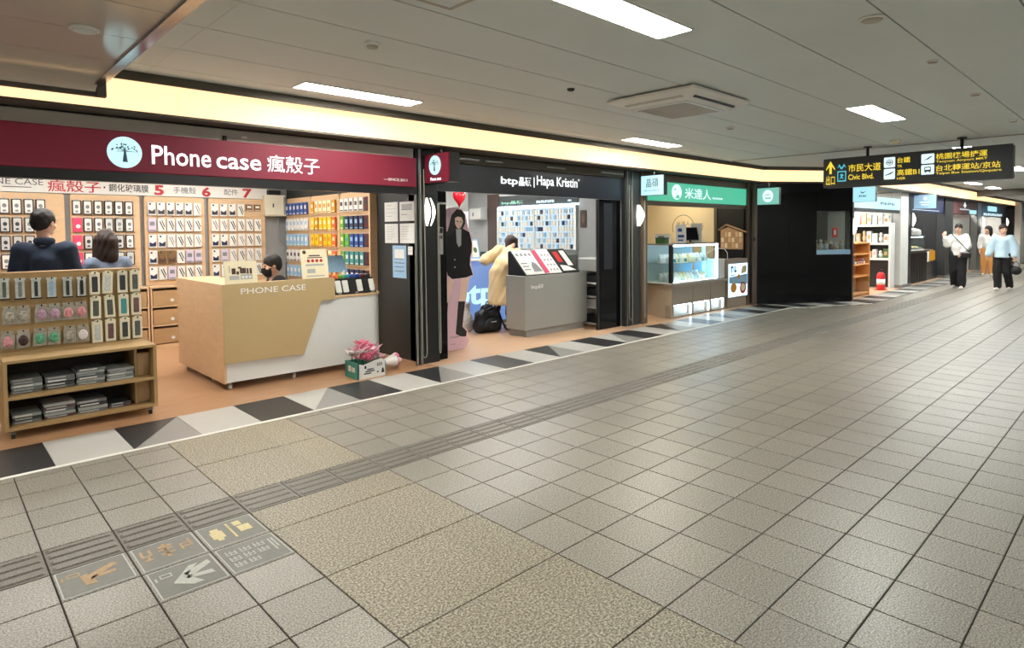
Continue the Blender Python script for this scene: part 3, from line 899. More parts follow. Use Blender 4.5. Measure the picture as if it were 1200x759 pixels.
# fuse box with its conduit in the back corner
t = thing('fuse_box', 'cream metal fuse box high in the corner of the phone case shop', 'fuse box', (4.0, 9.68, 1.83))
ff = facing_front(0, 9.6, 0)
part('housing', MB(ff).cbox(3.86, 4.19, 1.835, 2.165, -0.15, 0, 0.008), 'cream_plastic', t)
part('door', MB(ff).cbox(3.88, 4.15, 1.855, 2.145, 0, 0.012, 0.004), 'cream_plastic', t)
part('latch', MB(ff).box(3.975, 3.99, 1.97, 2.03, 0.012, 0.02), 'rubber_black', t)
part('side_vent', MB(ff).box(4.155, 4.185, 1.86, 2.14, 0, 0.004), 'wall_grey', t)
t = thing('junction_box', 'black junction box sitting on top of the cream fuse box', 'junction box', (4.05, 9.68, 2.168))
part('body', MB(ff).cbox(3.93, 4.12, 2.168, 2.24, -0.14, -0.01, 0.008), 'rubber_black', t)
single('conduit', MB().tube([(4.1, 9.68, 1.83), (4.1, 9.69, 1.7), (4.1, 9.69, 1.5), (4.12, 9.69, 1.42), (4.19, 9.69, 1.36), (4.2, 9.69, 1.28), (4.2, 9.7, 1.05), (4.2, 9.7, 0.3)], 0.014), 'wall_grey', 'grey wiring conduit running down from the cream fuse box', 'conduit')

# ------------------------------------------------------------------ coloured accessories on the side wall
SROWS = [2.03, 1.79, 1.55, 1.31, 1.07]
SP = [(9.66, 8.82), (8.79, 7.93), (7.90, 7.06)]
SN = ['the side panel by the fuse box', 'the middle side panel', 'the side panel nearest the notices']
for k, (y0, y1) in enumerate(SP):
    t = thing('slatwall_display', 'maple side wall panel for accessories, %s' % ['next to the fuse box', 'middle one with yellow boxes', 'nearest the paper notices'][k], 'display wall', (4.24, (y0 + y1) / 2, 0.8), group='side wall display panels')
    f = facing_side(4.225, 0, 0)
    part('board', MB(f).prism([(-y0, 0.8), (-y1, 0.8), (-y1, 2.08), (-y1 - .03, 2.11), (-y0 + .03, 2.11), (-y0, 2.08)], -0.045, 0), 'maple', t)
    for z in SROWS: part('rail', MB(f).box(-y0 + .02, -y1 - .02, z - .205, z - .192, 0, 0.02), 'maple_flat', t)
    if k == 2: part('end_post', MB(f).box(-7.055, -7.02, 0, 2.11, -0.045, 0.06), 'maple', t)
SC = [[('box_blue', 'box_white'), ('box_white', 'box_sky'), ('box_sky', 'box_white'), ('box_white', 'print_dark'), ('box_sky', 'box_white')],
      [('box_cream', 'box_amber'), ('box_yellow', 'box_cream'), ('box_yellow', 'box_amber'), ('box_cream', 'box_amber'), ('box_yellow', 'box_cream')],
      [('box_white', 'print_dark'), ('box_navy', 'box_sky'), ('box_blue', 'box_sky'), ('box_teal', 'box_white'), ('box_navy', 'box_white')]]
CN = {'box_blue': 'blue', 'box_white': 'white', 'box_sky': 'pale blue', 'box_cream': 'cream', 'box_yellow': 'yellow', 'box_navy': 'navy', 'box_teal': 'teal', 'box_green': 'green', 'box_maroon': 'maroon', 'box_amber': 'amber', 'box_orange': 'orange'}
for k, (y0, y1) in enumerate(SP):
    for r in range(5):
        if k == 0 and r == 4: pass
        for c in range(6):
            body, pr = SC[k][r]
            if k == 1 and (c * 7 + r * 3) % 5 == 0: body, pr = 'box_amber', 'box_cream'
            if k == 1 and c == 5 and r > 0: body, pr = 'box_orange', 'box_cream'
            if k == 2 and c == 5: body, pr = 'box_maroon', 'box_navy'
            if k == 2 and c < 2 and r > 0: body, pr = ('box_green', 'box_cream') if c == 0 else (('box_green', 'box_teal') if r == 2 else (body, pr))
            y = y0 - 0.09 - c * 0.13
            hang((0.095, 0.178, body, pr, 'plain'), (4.213, y, SROWS[r]), -math.pi / 2, '%s accessory box, row %s, place %s on %s' % (CN[body], ['one', 'two', 'three', 'four', 'five'][r], ['one', 'two', 'three', 'four', 'five', 'six'][c], SN[k].replace('the ', '', 1)), 'accessory boxes on the side wall')

# notices on the charcoal partition
nf = facing_side(4.268, 0, 0)
def notice(y0, y1, z0, z1, m, label, ink='ink_grey', rows=5, seed=1, head=None):
    t = thing('notice', label, 'notice', (4.268, (y0 + y1) / 2, z0), group='paper notices on the partition')
    part('sheet', MB(nf).box(-y0, -y1, z0, z1, 0, 0.002), m, t)
    rr = random.Random(seed); k = MB(nf); h = (z1 - z0); w = y0 - y1
    for i in range(rows):
        zz = z1 - h * (0.15 + 0.75 * i / rows)
        k.box(-y0 + w * .12, -y0 + w * rr.uniform(.5, .88), zz - h * .025, zz, 0.002, 0.0026)
    part('print', k, ink, t)
    if head: part('picture', MB(nf).box(-y0 + w * .15, -y1 - w * .15, z1 - h * .4, z1 - h * .12, 0.002, 0.0028), head, t)
notice(6.83, 6.53, 1.70, 1.94, 'paper', 'blank-looking white notice, upper one nearer the shop', 'paper_grey', 4, 1)
notice(6.49, 6.18, 1.70, 1.935, 'paper', 'white notice with a leafy drawing, upper one by the post', 'ink_grey', 3, 2, 'paper_grey')
notice(6.83, 6.53, 1.43, 1.67, 'paper', 'white notice with lines of text, lower one nearer the shop', 'paper_grey', 6, 3)
notice(6.49, 6.18, 1.43, 1.67, 'paper', 'white notice with lines of text, lower one by the post', 'paper_grey', 6, 4)
notice(6.66, 6.36, 1.00, 1.40, 'paper_blue', 'tall blue and white poster below the four white notices', 'ink_grey', 6, 5, 'paper')
notice(6.32, 6.22, 1.29, 1.39, 'paper', 'tiny white label beside the blue poster', 'ink_grey', 2, 6)

# ------------------------------------------------------------------ sales counter
cf = facing_front(0, 6.36, 0)
cnt = thing('sales_counter', 'maple and white sales counter on casters with PHONE CASE lettering', 'counter', (3.0, 7.0, 0))
bod = MB().prism([(2.14, 6.37), (3.78, 6.37)] + [(3.78 + .16 * math.sin(math.radians(q)), 6.53 - .16 * math.cos(math.radians(q))) for q in (15, 30, 45, 60, 75, 90)] + [(3.94, 6.85), (2.6, 6.85), (2.6, 7.84), (2.14, 7.84)], 0.08, 0.835)
for k in range(len(bod.f)): bod.sm[k] = False
part('body', bod, 'white_lam', cnt)
part('low_top', MB().prism([(3.0, 6.36), (3.78, 6.36)] + [(3.79 + .165 * math.sin(math.radians(q)), 6.525 - .165 * math.cos(math.radians(q))) for q in (15, 30, 45, 60, 75, 90)] + [(3.955, 6.86), (3.0, 6.86)], 0.8355, 0.856), 'maple_flat', cnt)
part('side_panel', MB().box(2.115, 2.14, 6.36, 7.1, 0.075, 1.06), 'maple', cnt)
part('side_panel', MB().box(2.115, 2.14, 7.103, 7.85, 0.075, 1.06), 'maple', cnt)
part('high_top', MB().prism([(2.14, 6.37), (3.3, 6.37), (3.3, 6.5), (2.5, 6.5), (2.5, 7.85), (2.14, 7.85)], 1.03, 1.06), 'maple_flat', cnt)
part('riser', MB().box(2.14, 3.28, 6.47, 6.49, 0.836, 1.03).box(2.47, 2.49, 6.49, 7.84, 0.836, 1.03), 'maple', cnt)
fp = part('front_panel', MB(cf).prism([(2.115, 0.28), (2.93, 0.265), (3.145, 0.82), (3.285, 0.825), (3.305, 0.845), (3.305, 1.05), (3.285, 1.072), (2.115, 1.062)], 0.0, 0.022), 'counter_olive', cnt)
o = text('PHONE CASE', Fr(cf(0, 0, 0.022), (1, 0, 0), (0, 0, 1)), 2.285, 2.965, 0.955, 1.015, 'ink_white', fp, 0.003, 0.006)
for x, y in ((2.19, 6.43), (2.19, 6.9), (2.19, 7.78), (2.85, 6.43), (3.7, 6.5), (3.85, 6.78), (2.55, 7.78)):
    c = MB().cyl((x, y, 0.055), (x, y, 0.082), 0.014).box(x - .018, x + .018, y - .02, y + .02, 0.045, 0.058)
    q = part('caster', c, 'steel', cnt)
    part('wheel', MB().cyl((x - .012, y, 0.0255), (x + .012, y, 0.0255), 0.0245, n=14), 'white_plastic', q)

def stand_sign(x0, x1, z0, z1, y, label, kind):
    t = thing('counter_sign', label, 'sign', ((x0 + x1) / 2, y, z0), group='signs on the sales counter')
    f = Fr((0, y, z0), (1, 0, 0), (0, 0.16, 1))
    part('board', MB(f).prism(rrect(x0, x1, 0, z1 - z0, 0.012, 2), -0.008, 0), 'paper_cream', t)
    part('foot', MB().prism([(x0 + .04, y + .005), (x1 - .04, y + .005), (x1 - .04, y + .09), (x0 + .04, y + .09)], z0, z0 + .012), 'paper_cream', t)
    w, h = x1 - x0, z1 - z0
    m = MB(f)
    if kind == 0:
        m.m = 0
        for a0, a1, b0, b1 in ((.22, .34, .42, .68), (.36, .44, .40, .54), (.47, .66, .44, .68), (.68, .74, .42, .66), (.77, .84, .42, .66), (.42, .52, .66, .74)): m.box(x0 + a0 * w, x0 + a1 * w, b0 * h, b1 * h, 0.0, 0.002)
        m.m = 1; m.box(x0 + .14 * w, x0 + .44 * w, .18 * h, .36 * h, 0, 0.0015); m.box(x0 + .48 * w, x0 + .84 * w, .18 * h, .40 * h, 0, 0.0015)
        m.m = 2
        for k in range(3): m.prism(circle(x0 + (.55 + .11 * k) * w, .28 * h, .045 * w, .05 * w, 10), .0015, .0025)
        m.m = 1; m.box(x0 + .14 * w, x0 + .17 * w, .48 * h, .8 * h, 0, .0015)
    else:
        m.m = 0; m.prism(circle(x0 + .14 * w, .9 * h, .07 * w, .07 * w, 10), 0, .0015)
        m.box(x0 + .3 * w, x0 + .72 * w, .76 * h, .80 * h, 0, .0015); m.box(x0 + .24 * w, x0 + .8 * w, .70 * h, .73 * h, 0, .0015)
        m.m = 3
        for k in range(4): m.prism(circle(x0 + (.27 + .16 * k) * w, .61 * h, .06 * w, .06 * w, 10), 0, .0015)
        m.m = 1; m.box(x0 + .16 * w, x0 + .84 * w, .44 * h, .5 * h, 0, .0015); m.box(x0 + .2 * w, x0 + .5 * w, .2 * h, .34 * h, 0, .0015)
        m.m = 1; m.box(x0 + .16 * w, x0 + .84 * w, .08 * h, .12 * h, 0, .0015)
    part('print', m, ['ink_brown', 'paper_grey', 'paper', 'ink_red'], t)
stand_sign(2.155, 2.475, 1.0605, 1.29, 6.385, 'cream cardboard sign with brown lettering at the end of the sales counter', 0)
stand_sign(2.955, 3.262, 1.0605, 1.39, 6.385, 'taller cream sign with red circles beside the masked clerk', 1)

# charging cable and phone display on the low end of the counter
t = thing('accessory_rack', 'black slanted rack holding white and dark phones with coloured caps', 'rack', (3.62, 6.6, 0.8565))
rf = Fr((0, 6.45, 0.8565), (1, 0, 0), (0, 0.35, 1))
part('base', MB(rf).prism([(3.30, 0), (3.90, 0), (3.88, 0.19), (3.32, 0.19)], -0.05, 0), 'rubber_black', t)
part('step', MB().box(3.31, 3.89, 6.52, 6.66, 0.8565, 1.03), 'rubber_black', t)
for k, x in enumerate((3.42, 3.51, 3.60, 3.69, 3.77, 3.85)):
    m = ['white_plastic', 'white_plastic', 'rubber_black', 'white_plastic', 'blackboard', 'white_plastic'][k]
    part('phone', MB(rf).prism(rrect(x - .035, x + .032, 0.025, 0.165, .008, 2), 0.001, 0.012), m, t)
for k, m in enumerate(('box_red', 'box_orange', 'box_green', 'box_teal', 'box_blue', 'box_blue', 'box_maroon', 'print_dark')):
    x = 3.35 + k * 0.07
    part('coloured_cap', MB().cbox(x - .03, x + .03, 6.53, 6.63, 1.0305, 1.075, 0.008), m, t)
for k in range(8):
    x = 3.35 + 0.07 * k
    part('cable_coil', MB().tube([(x + .018 * math.cos(q * .8), 6.435 + .012 * math.sin(q * .8), 0.872 + .004 * math.sin(q)) for q in range(9)], .006, 6), ['rubber_black', 'steel'][k % 3 == 1], t)
tag(t, None, None)
t = thing('acrylic_holder', 'clear pale acrylic sign holder standing behind the phone rack', 'holder', (3.42, 6.75, 0.8565))
af = Fr((0, 6.7, 1.10), (1, 0, 0), (0, 0.2, 1))
part('sheet', MB(af).prism([(3.27, 0.0), (3.66, 0.0), (3.62, 0.2), (3.25, 0.2)], -0.004, 0.004), 'paper_blue', t)
part('stand', MB().box(3.3, 3.32, 6.69, 6.71, 0.8565, 1.12).box(3.6, 3.62, 6.69, 6.71, 0.8565, 1.12), 'white_plastic', t)

# ------------------------------------------------------------------ gondola with pegboard
g = thing('display_gondola', 'tan rolling display shelf with pegboard back and two open shelves', 'display shelf', (0.93, 6.3, 0))
gx0, gx1, gy0, gy1 = 0.405, 1.44, 6.0, 6.53
part('top_board', MB().cbox(gx0, gx1, gy0, gy1, 0.585, 0.61, 0.004), 'peg_tan', g)
part('side_board', MB().box(gx0, gx0 + .025, gy0 + .005, gy1, 0.07, 0.584), 'peg_tan', g)
part('side_board', MB().box(gx1 - .025, gx1, gy0 + .005, gy1, 0.07, 0.584), 'peg_tan', g)
part('shelf_board', MB().box(gx0 + .026, gx1 - .026, gy0 + .005, gy1 - .02, 0.305, 0.33), 'peg_tan', g)
part('bottom_board', MB().box(gx0 + .026, gx1 - .026, gy0 + .005, gy1 - .02, 0.07, 0.095), 'peg_tan', g)
part('back_board', MB().box(gx0 + .026, gx1 - .026, gy1 - .019, gy1, 0.07, 0.584), 'dark_wood', g)
part('divider', MB().box(1.295, 1.315, gy0 + .12, gy1 - .02, 0.0955, 0.3045).box(1.295, 1.315, gy0 + .12, gy1 - .02, 0.3305, 0.584), 'peg_tan', g)
part('pegboard', MB().box(gx0, gx1 - .005, 6.475, 6.50, 0.611, 1.25), 'peg_tan', g)
part('cap_strip', MB().cbox(gx0, gx1 - .003, 6.468, 6.507, 1.2505, 1.262, .003), 'maple', g)
for x, y in ((gx0 + .05, gy0 + .05), (gx1 - .05, gy0 + .05), (gx0 + .05, gy1 - .05), (gx1 - .05, gy1 - .05)):
    q = part('caster', MB().cyl((x, y, 0.045), (x, y, 0.0695), 0.013).box(x - .016, x + .016, y - .02, y + .02, 0.04, 0.055), 'steel', g)
    part('wheel', MB().cyl((x - .011, y, 0.0225), (x + .011, y, 0.0225), 0.0215, n=14), 'rubber_black', q)
part('box_insert', MB().cbox(1.318, 1.412, gy0 + .13, gy1 - .03, 0.0955, 0.285, .004), 'cabinet_tan', g)
part('box_insert', MB().cbox(1.318, 1.412, gy0 + .13, gy1 - .03, 0.3305, 0.53, .004), 'cabinet_tan', g)
pegs = MB()
def peg_item(kind, x, ztop, wd, ht, m, m2, label, tilt=0.0):
    t = thing(kind, label, 'phone strap' if kind == 'phone_strap_pack' else 'phone grip' if kind == 'grip_pouch' else 'phone case', (x, 6.474, ztop), group='packs on the pegboard')
    t.rotation_euler = (0, tilt, 0)
    f = Fr((0, 0, 0), (1, 0, 0), (0, 0, 1))
    def lp(n, mb, mm): 
        return part(n, mb, mm, t, True)
    lp('peg_hook', MB().tube([(0, 0.001, -.012), (0, -.05, -.012), (0, -.058, -.004)], .003, 6).ball((0, -.058, -.004), .006, 8, 5), 'rubber_black')
    if kind == 'window_case_box':
        lp('box', MB().cbox(-wd / 2, wd / 2, -.035, -.006, -ht, -.006, .004), m)
        lp('window', MB(Fr((0, -.035, 0), (1, 0, 0), (0, 0, 1))).prism(rrect(-wd * .28, wd * .28, -ht * .88, -ht * .2, .006, 2), .0004, .002), m2)
        lp('hang_tab', MB().box(-wd * .3, wd * .3, -.034, -.03, -.006, .006), m)
    elif kind == 'phone_strap_pack':
        lp('header', MB().box(-wd / 2, wd / 2, -.03, -.022, -.018, 0), m)
        lp('sleeve', MB(f).prism([(-wd * .42, -ht), (wd * .42, -ht), (wd * .42, -.018), (-wd * .42, -.018)], 0.012, 0.028), m)
        lp('strap', MB(f).prism(rrect(-wd * .16, wd * .16, -ht * .93, -.03, .006, 2), 0.0285, 0.036), m2)
        lp('footer', MB(f).box(-wd / 2, wd / 2, -ht - .01, -ht, 0.010, 0.032), 'rubber_black')
    else:
        lp('header', MB(f).box(-wd * .4, wd * .4, -.025, .0, 0.02, 0.024), 'pouch_clear')
        lp('pouch', MB(f).prism([(-wd * .5, -ht), (wd * .46, -ht * .97), (wd * .5, -.03), (wd * .3, -.022), (-wd * .3, -.022), (-wd * .46, -.035)], 0.008, 0.02), 'pouch_clear')
        b = MB().ball((0, -.026, -ht * .58), (wd * .36, .016, ht * .3), 12, 8)
        rr = random.Random(int(x * 999))
        for q in range(6): b.ball((rr.uniform(-.25, .25) * wd, -.036, -ht * .58 + rr.uniform(-.2, .2) * ht), (wd * .1, .012, wd * .1), 8, 5)
        lp('grip', b, m2)
    return t
for k, x in enumerate((0.465, 0.565, 0.67, 0.775, 0.885, 0.985)):
    peg_item('phone_strap_pack', x, 1.215 - k * .003, 0.072, 0.165, 'film', ['film_dark', 'print_grey', 'pack_dark', 'paper_blue', 'print_dark', 'ink_black'][k], 'long narrow phone strap pack, place %s in the upper pegboard row' % ['one', 'two', 'three', 'four', 'five', 'six'][k])
bx = [(1.08, 1.235), (1.18, 1.237), (1.29, 1.238), (1.388, 1.24)]
for r in range(3):
    for k, (x, z) in enumerate(bx):
        m2 = [['print_dark', 'film', 'print_dark', 'film_dark'], ['film_dark', 'film_dark', 'box_teal', 'pack_rose'], ['film', 'pack_rose', 'pack_dark', 'film_dark']][r][k]
        peg_item('window_case_box', x + 0.004 * r, z - 0.212 * r, 0.078, 0.198, 'cream_plastic', m2, 'white window case box, %s row, %s of four on the pegboard' % (['upper', 'middle', 'lower'][r], ORD[k]), [0, .05, 0, 0, .02, -.03, 0, 0, 0, 0, 0, 0][(r * 4 + k) % 12])
for r, lst in enumerate(((0.49, 0.58, 0.70, 0.79, 0.885, 0.975), (0.475, 0.575, 0.685, 0.78, 0.89, 0.985))):
    for k, x in enumerate(lst):
        m2 = [['pouch_clear', 'pouch_clear', 'pouch_lilac', 'pouch_lilac', 'pouch_pink', 'pouch_pink'], ['pouch_pink', 'pouch_plum', 'pouch_mint', 'pouch_mint', 'pouch_clear', 'petal_white']][r][k]
        c = {'pouch_clear': 'clear', 'pouch_lilac': 'lilac', 'pouch_pink': 'pink', 'pouch_plum': 'dark plum', 'pouch_mint': 'mint green', 'petal_white': 'white'}[m2]
        peg_item('grip_pouch', x, [0.985, 0.785][r], 0.095, 0.15, 'film', m2, '%s phone grip in a pouch, place %s of the %s pegboard row' % (c, ['one', 'two', 'three', 'four', 'five', 'six'][k], ['middle', 'bottom'][r]))

# flat case packs stacked in the gondola
def pack_stack(x0, x1, y0, z, n, th, ms, where, seed):
    rr = random.Random(seed)
    for k in range(n):
        dx, dy = rr.uniform(-.006, .006), rr.uniform(-.008, .012)
        m = ms[k % len(ms)]
        b = MB().cbox(x0 + dx, x1 + dx, y0 + dy, y0 + 0.28 + dy, z + k * th + .0005, z + (k + 1) * th - .0005, .003)
        o = single('case_pack', b, m, 'flat plastic case pack, %s, in the %s' % ('top one' if k == n - 1 else 'bottom one' if k == 0 else '%s from the bottom' % ORD[k], where), 'case pack', 'flat case packs in the gondola')
        part('label_edge', MB().box(x0 + dx + .015, x1 + dx - .06, y0 + dy - .0012, y0 + dy + .001, z + (k + .3) * th, z + (k + .75) * th), ['paper_grey', 'pack_light', 'paper'][k % 3], o)
pack_stack(0.455, 0.65, 6.08, 0.331, 5, .024, ['pack_grey', 'pack_grey', 'pack_light'], 'upper shelf, first stack', 1)
pack_stack(0.665, 0.86, 6.08, 0.331, 4, .026, ['pack_grey', 'pack_dark', 'pack_grey'], 'upper shelf, second stack', 2)
pack_stack(0.875, 1.07, 6.08, 0.331, 6, .022, ['pack_grey', 'pack_light', 'pack_grey'], 'upper shelf, third stack', 3)
pack_stack(1.085, 1.28, 6.08, 0.331, 5, .020, ['pack_light', 'pack_grey'], 'upper shelf, fourth stack', 4)
pack_stack(0.455, 0.635, 6.08, 0.096, 3, .024, ['pack_grey', 'pack_dark', 'pack_light'], 'bottom shelf, first stack', 5)
pack_stack(0.655, 0.86, 6.08, 0.096, 5, .024, ['pack_rose', 'pack_light', 'pack_grey'], 'bottom shelf, second stack', 6)
pack_stack(0.875, 1.08, 6.08, 0.096, 4, .026, ['pack_grey', 'pack_light', 'pack_dark'], 'bottom shelf, third stack', 7)
pack_stack(1.10, 1.26, 6.08, 0.096, 2, .022, ['pack_rose', 'pack_dark'], 'bottom shelf, fourth stack', 8)

# ------------------------------------------------------------------ box of pink paper flowers
t = thing('flower_box', 'teal and white carton sitting on the threshold before the counter', 'box', (3.46, 5.98, 0))
b = MB().box(3.295, 3.305, 5.84, 6.12, 0.002, 0.175).box(3.62, 3.63, 5.84, 6.12, 0.002, 0.165).box(3.305, 3.62, 6.11, 6.12, 0.002, 0.17).box(3.305, 3.62, 5.85, 6.11, 0.002, 0.012)
part('carton', b, 'teal_box', t)
ff = facing_front(0, 5.84, 0)
fr_ = part('front_board', MB(ff).prism([(3.295, 0.002), (3.632, 0.002), (3.632, 0.165), (3.58, 0.19), (3.50, 0.185), (3.42, 0.165), (3.36, 0.15), (3.295, 0.17)], -0.01, 0), 'paper', t)
text('$50', ff, 3.52, 3.585, 0.115, 0.155, 'ink_black', fr_, .002, .02)
m = MB(ff)
for a0, a1, b0, b1 in ((3.40, 3.48, 0.092, 0.104), (3.38, 3.49, 0.072, 0.084), (3.36, 3.45, 0.05, 0.062), (3.52, 3.54, .05, .064), (3.37, 3.39, .11, .14)): m.box(a0, a1, b0, b1, 0, .002)
m.prism([(3.575, 0.04), (3.61, 0.04), (3.605, 0.075), (3.592, 0.098), (3.58, 0.075)], 0, .002)
part('print', m, 'ink_black', fr_)
part('side_label', MB(facing_side(3.295, 0, 0)).box(-6.05, -5.99, .07, .13, 0, .002).box(-5.97, -5.91, .07, .12, 0, .002), 'paper', t)
def flower(cx, cy, cz, r, lean, m, label, k):
    o = thing('paper_flower', label, 'flower', (cx, cy, cz - 0.10), group='pink paper flowers in the carton')
    rr = random.Random(k)
    part('stem', MB().cyl((cx, cy, max(0.02, cz - .2)), (cx, cy, cz), .005, n=6), 'plant_green', o)
    for q in range(6):
        a = 2 * math.pi * q / 6 + rr.uniform(-.2, .2); L = r * rr.uniform(.8, 1.25); h = r * rr.uniform(.3, 1.35)
        d = Vector((math.cos(a), math.sin(a), 0)); s = Vector((-math.sin(a), math.cos(a), 0)); c = Vector((cx, cy, cz)) + Vector(lean) * .3
        P = [c, c + d * L * .45 + s * r * .36 + Vector((0, 0, h * .5)), c + d * L + Vector((0, 0, h * .75)), c + d * L * .45 - s * r * .36 + Vector((0, 0, h * .5)), c + d * L * .4 + Vector((0, 0, h * .25))]
        pb = MB(); pb.smooth = True
        up_ = [tuple(p) for p in P]; dn = [tuple(p - Vector((0, 0, .004)) + d * .002) for p in P]
        pb.add(up_ + dn, [(0, 4, 1), (4, 2, 1), (0, 3, 4), (4, 3, 2), (6, 9, 5), (6, 7, 9), (9, 8, 5), (7, 8, 9), (0, 1, 6, 5), (1, 2, 7, 6), (2, 3, 8, 7), (3, 0, 5, 8)])
        part('petal', pb, m, o)
    part('heart', MB().ball((cx, cy, cz + .012), (.012, .012, .018), 8, 5), 'pouch_plum' if k % 3 == 0 else m, o)
fl = [(3.34, 5.93, .25, 'petal_white'), (3.38, 5.9, .20, 'petal_pink'), (3.42, 5.95, .28, 'petal_pink'), (3.47, 5.9, .22, 'petal_pink'), (3.52, 5.92, .27, 'petal_pale'), (3.56, 5.97, .24, 'petal_pale'), (3.45, 6.03, .32, 'petal_pink'), (3.38, 6.04, .28, 'petal_pale'), (3.54, 6.04, .30, 'petal_pink'), (3.585, 5.92, .19, 'petal_pale'), (3.43, 5.88, .18, 'petal_pink'), (3.34, 6.05, .22, 'petal_white')]
wh = ['low at the front corner', 'tucked by the carton rim', 'standing tall near the middle', 'over the printed front', 'bending outwards over the price', 'beside the upright back flowers', 'tallest at the back', 'against the white counter', 'pointing up at the back corner', 'lowest near the printed tree', 'hanging over the front board', 'white one at the rear corner']
for k, (x, y, z, m) in enumerate(fl):
    flower(x, y, z, 0.095, (0, 0, 0), m, '%s paper flower in the carton, %s' % ({'petal_white': 'white', 'petal_pink': 'deep pink', 'petal_pale': 'pale pink'}[m], wh[k]), k)
t = thing('flower_bundle', 'wrapped pale pink flower bundle lying beside the carton', 'bouquet', (3.80, 6.05, 0))
w = MB(); w.smooth = True
w.cyl((3.68, 6.02, .10), (3.86, 6.02, .11), .02, .075, 12)
part('wrap', w, 'petal_white', t)
for k in range(6):
    a = 2 * math.pi * k / 6
    part('petal', MB().ball((3.87 + .015 * (k % 2), 6.02 + .05 * math.cos(a), .115 + .05 * math.sin(a)), (.035, .028, .03), 8, 6), ['petal_pink', 'petal_pale'][k % 2], t)
part('stem', MB().cyl((3.64, 6.02, .02), (3.70, 6.02, .10), .012, .012, 8), 'plant_green', t)
# ------------------------------------------------------------------ front posts and pillars
def post(name, label, boxes, m, extra=()):
    t = thing(name, label, 'pillar', ((boxes[0][0] + boxes[0][1]) / 2, boxes[0][2], 0), kind='structure')
    for i, (a, b, c, d, e, f) in enumerate(boxes): part('casing', MB().cbox(a, b, c, d, e, f, .006), m, t)
    for n, mb, mm in extra: part(n, mb, mm, t)
    return t
post('pillar_one', 'charcoal pillar between the red sign and the black shop front', [(4.16, 4.488, 6.0, 6.02, 0.0, 2.53), (4.27, 4.488, 6.022, 6.3, 0.0, 2.53)], 'frame_black',
     [('shutter_guide', MB().box(4.142, 4.166, 5.98, 5.999, 0, 2.41).box(4.20, 4.236, 5.985, 5.999, 0, 2.53), 'steel')])
post('pillar_two', 'charcoal pillar between the black shop front and the green sign', [(8.25, 8.66, 6.0, 6.09, 0.0, 2.53)], 'panel_charcoal',
     [('shutter_guide', MB().box(8.27, 8.285, 5.985, 5.999, 0, 2.53).box(8.41, 8.425, 5.985, 5.999, 0, 2.53), 'steel'),
      ('brown_jamb', MB().cbox(8.67, 8.82, 5.97, 6.09, 0, 2.53, .006), 'brown_frame')])
post('pillar_three', 'brown and black post at the end of the green sign', [(12.40, 12.46, 5.93, 5.995, 0.0, 2.53), (12.48, 12.62, 5.84, 5.995, 0.0, 2.53)], 'brown_frame',
     [('conduit', MB().tube([(12.47, 5.90, 0.05), (12.47, 5.90, 2.4)], .014), 'frame_black'), ('latch', MB().box(12.43, 12.50, 5.82, 5.84, 1.33, 1.40), 'rubber_black')])
def rope_loop(x, y, z0, z1, w, label):
    P = [(x - w, y, z1)] + [(x - w * (1.0 + .12 * math.sin(3.14 * k / 6)), y, z1 - (z1 - z0 - .05) * k / 6) for k in range(1, 7)]
    P += [(x - w * .6, y, z0 + .01), (x, y, z0), (x + w * .6, y, z0 + .01), (x + w, y, z0 + .05)] + [(x + w * (1 - .55 * k / 6), y, z0 + .05 + (z1 - z0 - .05) * k / 6) for k in range(1, 7)]
    return single('pull_cord', MB().tube(P, .0065, 6), 'rope', label, 'cord', 'shutter pull cords')
rope_loop(4.255, 5.978, 0.08, 2.3, 0.032, 'looped shutter pull cord hanging down the pillar beside the notices')
rope_loop(4.49, 5.992, 0.10, 1.9, 0.012, 'thin pull cord hanging at the edge of the black shop front')
rope_loop(8.36, 5.978, 0.10, 2.3, 0.045, 'long looped pull cord on the pillar by the green sign')
rope_loop(8.73, 5.962, 0.10, 2.2, 0.014, 'thin pull cord on the brown jamb of the rice cake shop')
# wall sconces: two lens-shaped glass leaves on a back plate
def sconce(x, y, zc, h, label, side=0.0, two=True):
    t = thing('wall_sconce', label, 'lamp', (x, y, zc), group='wall sconces on the pillars')
    f = facing_front(0, y, 0)
    part('back_plate', MB(f).box(x - .02, x + .035, zc - h * .5, zc + h * .5, 0, 0.012), 'steel', t)
    n = 10
    prof = [(.022 + .058 * math.sin(math.pi * k / n), -h / 2 + h * k / n) for k in range(n + 1)]
    sh = MB(f); L = []
    for k in range(n + 1):
        c, z = prof[k]
        for j in range(7):
            a = math.radians(-90 + 30 * j)
            L.append((x + math.sin(a) * .03 * math.sin(math.pi * k / n) - .004, zc + z, .013 + c * max(0.05, math.cos(a))))
    Fc = []
    for k in range(n):
        for j in range(6): Fc.append((k * 7 + j, k * 7 + j + 1, (k + 1) * 7 + j + 1, (k + 1) * 7 + j))
    sh.smooth = True; sh.add(L, Fc)
    part('glass_shade', sh, 'lamp_sconce', t)
    if two:
        e = MB(f); P = []
        for k in range(n + 1):
            w = .09 * math.sin(math.pi * k / n)
            P.append((x + .05, zc - h / 2 + h * k / n, .02 + w))
            P.append((x + .058, zc - h / 2 + h * k / n, .02 + w))
            P.append((x + .058, zc - h / 2 + h * k / n, .012 + w * .55)); P.append((x + .05, zc - h / 2 + h * k / n, .012 + w * .55))
        Fc = []
        for k in range(n):
            for j in range(4): Fc.append((k * 4 + j, k * 4 + (j + 1) % 4, (k + 1) * 4 + (j + 1) % 4, (k + 1) * 4 + j))
        e.add(P, Fc); part('side_fin', e, 'lamp_sconce', t)
    return t
sconce(4.31, 5.9995, 1.80, 0.33, 'glowing lens-shaped wall lamp on the pillar under the small red blade sign')
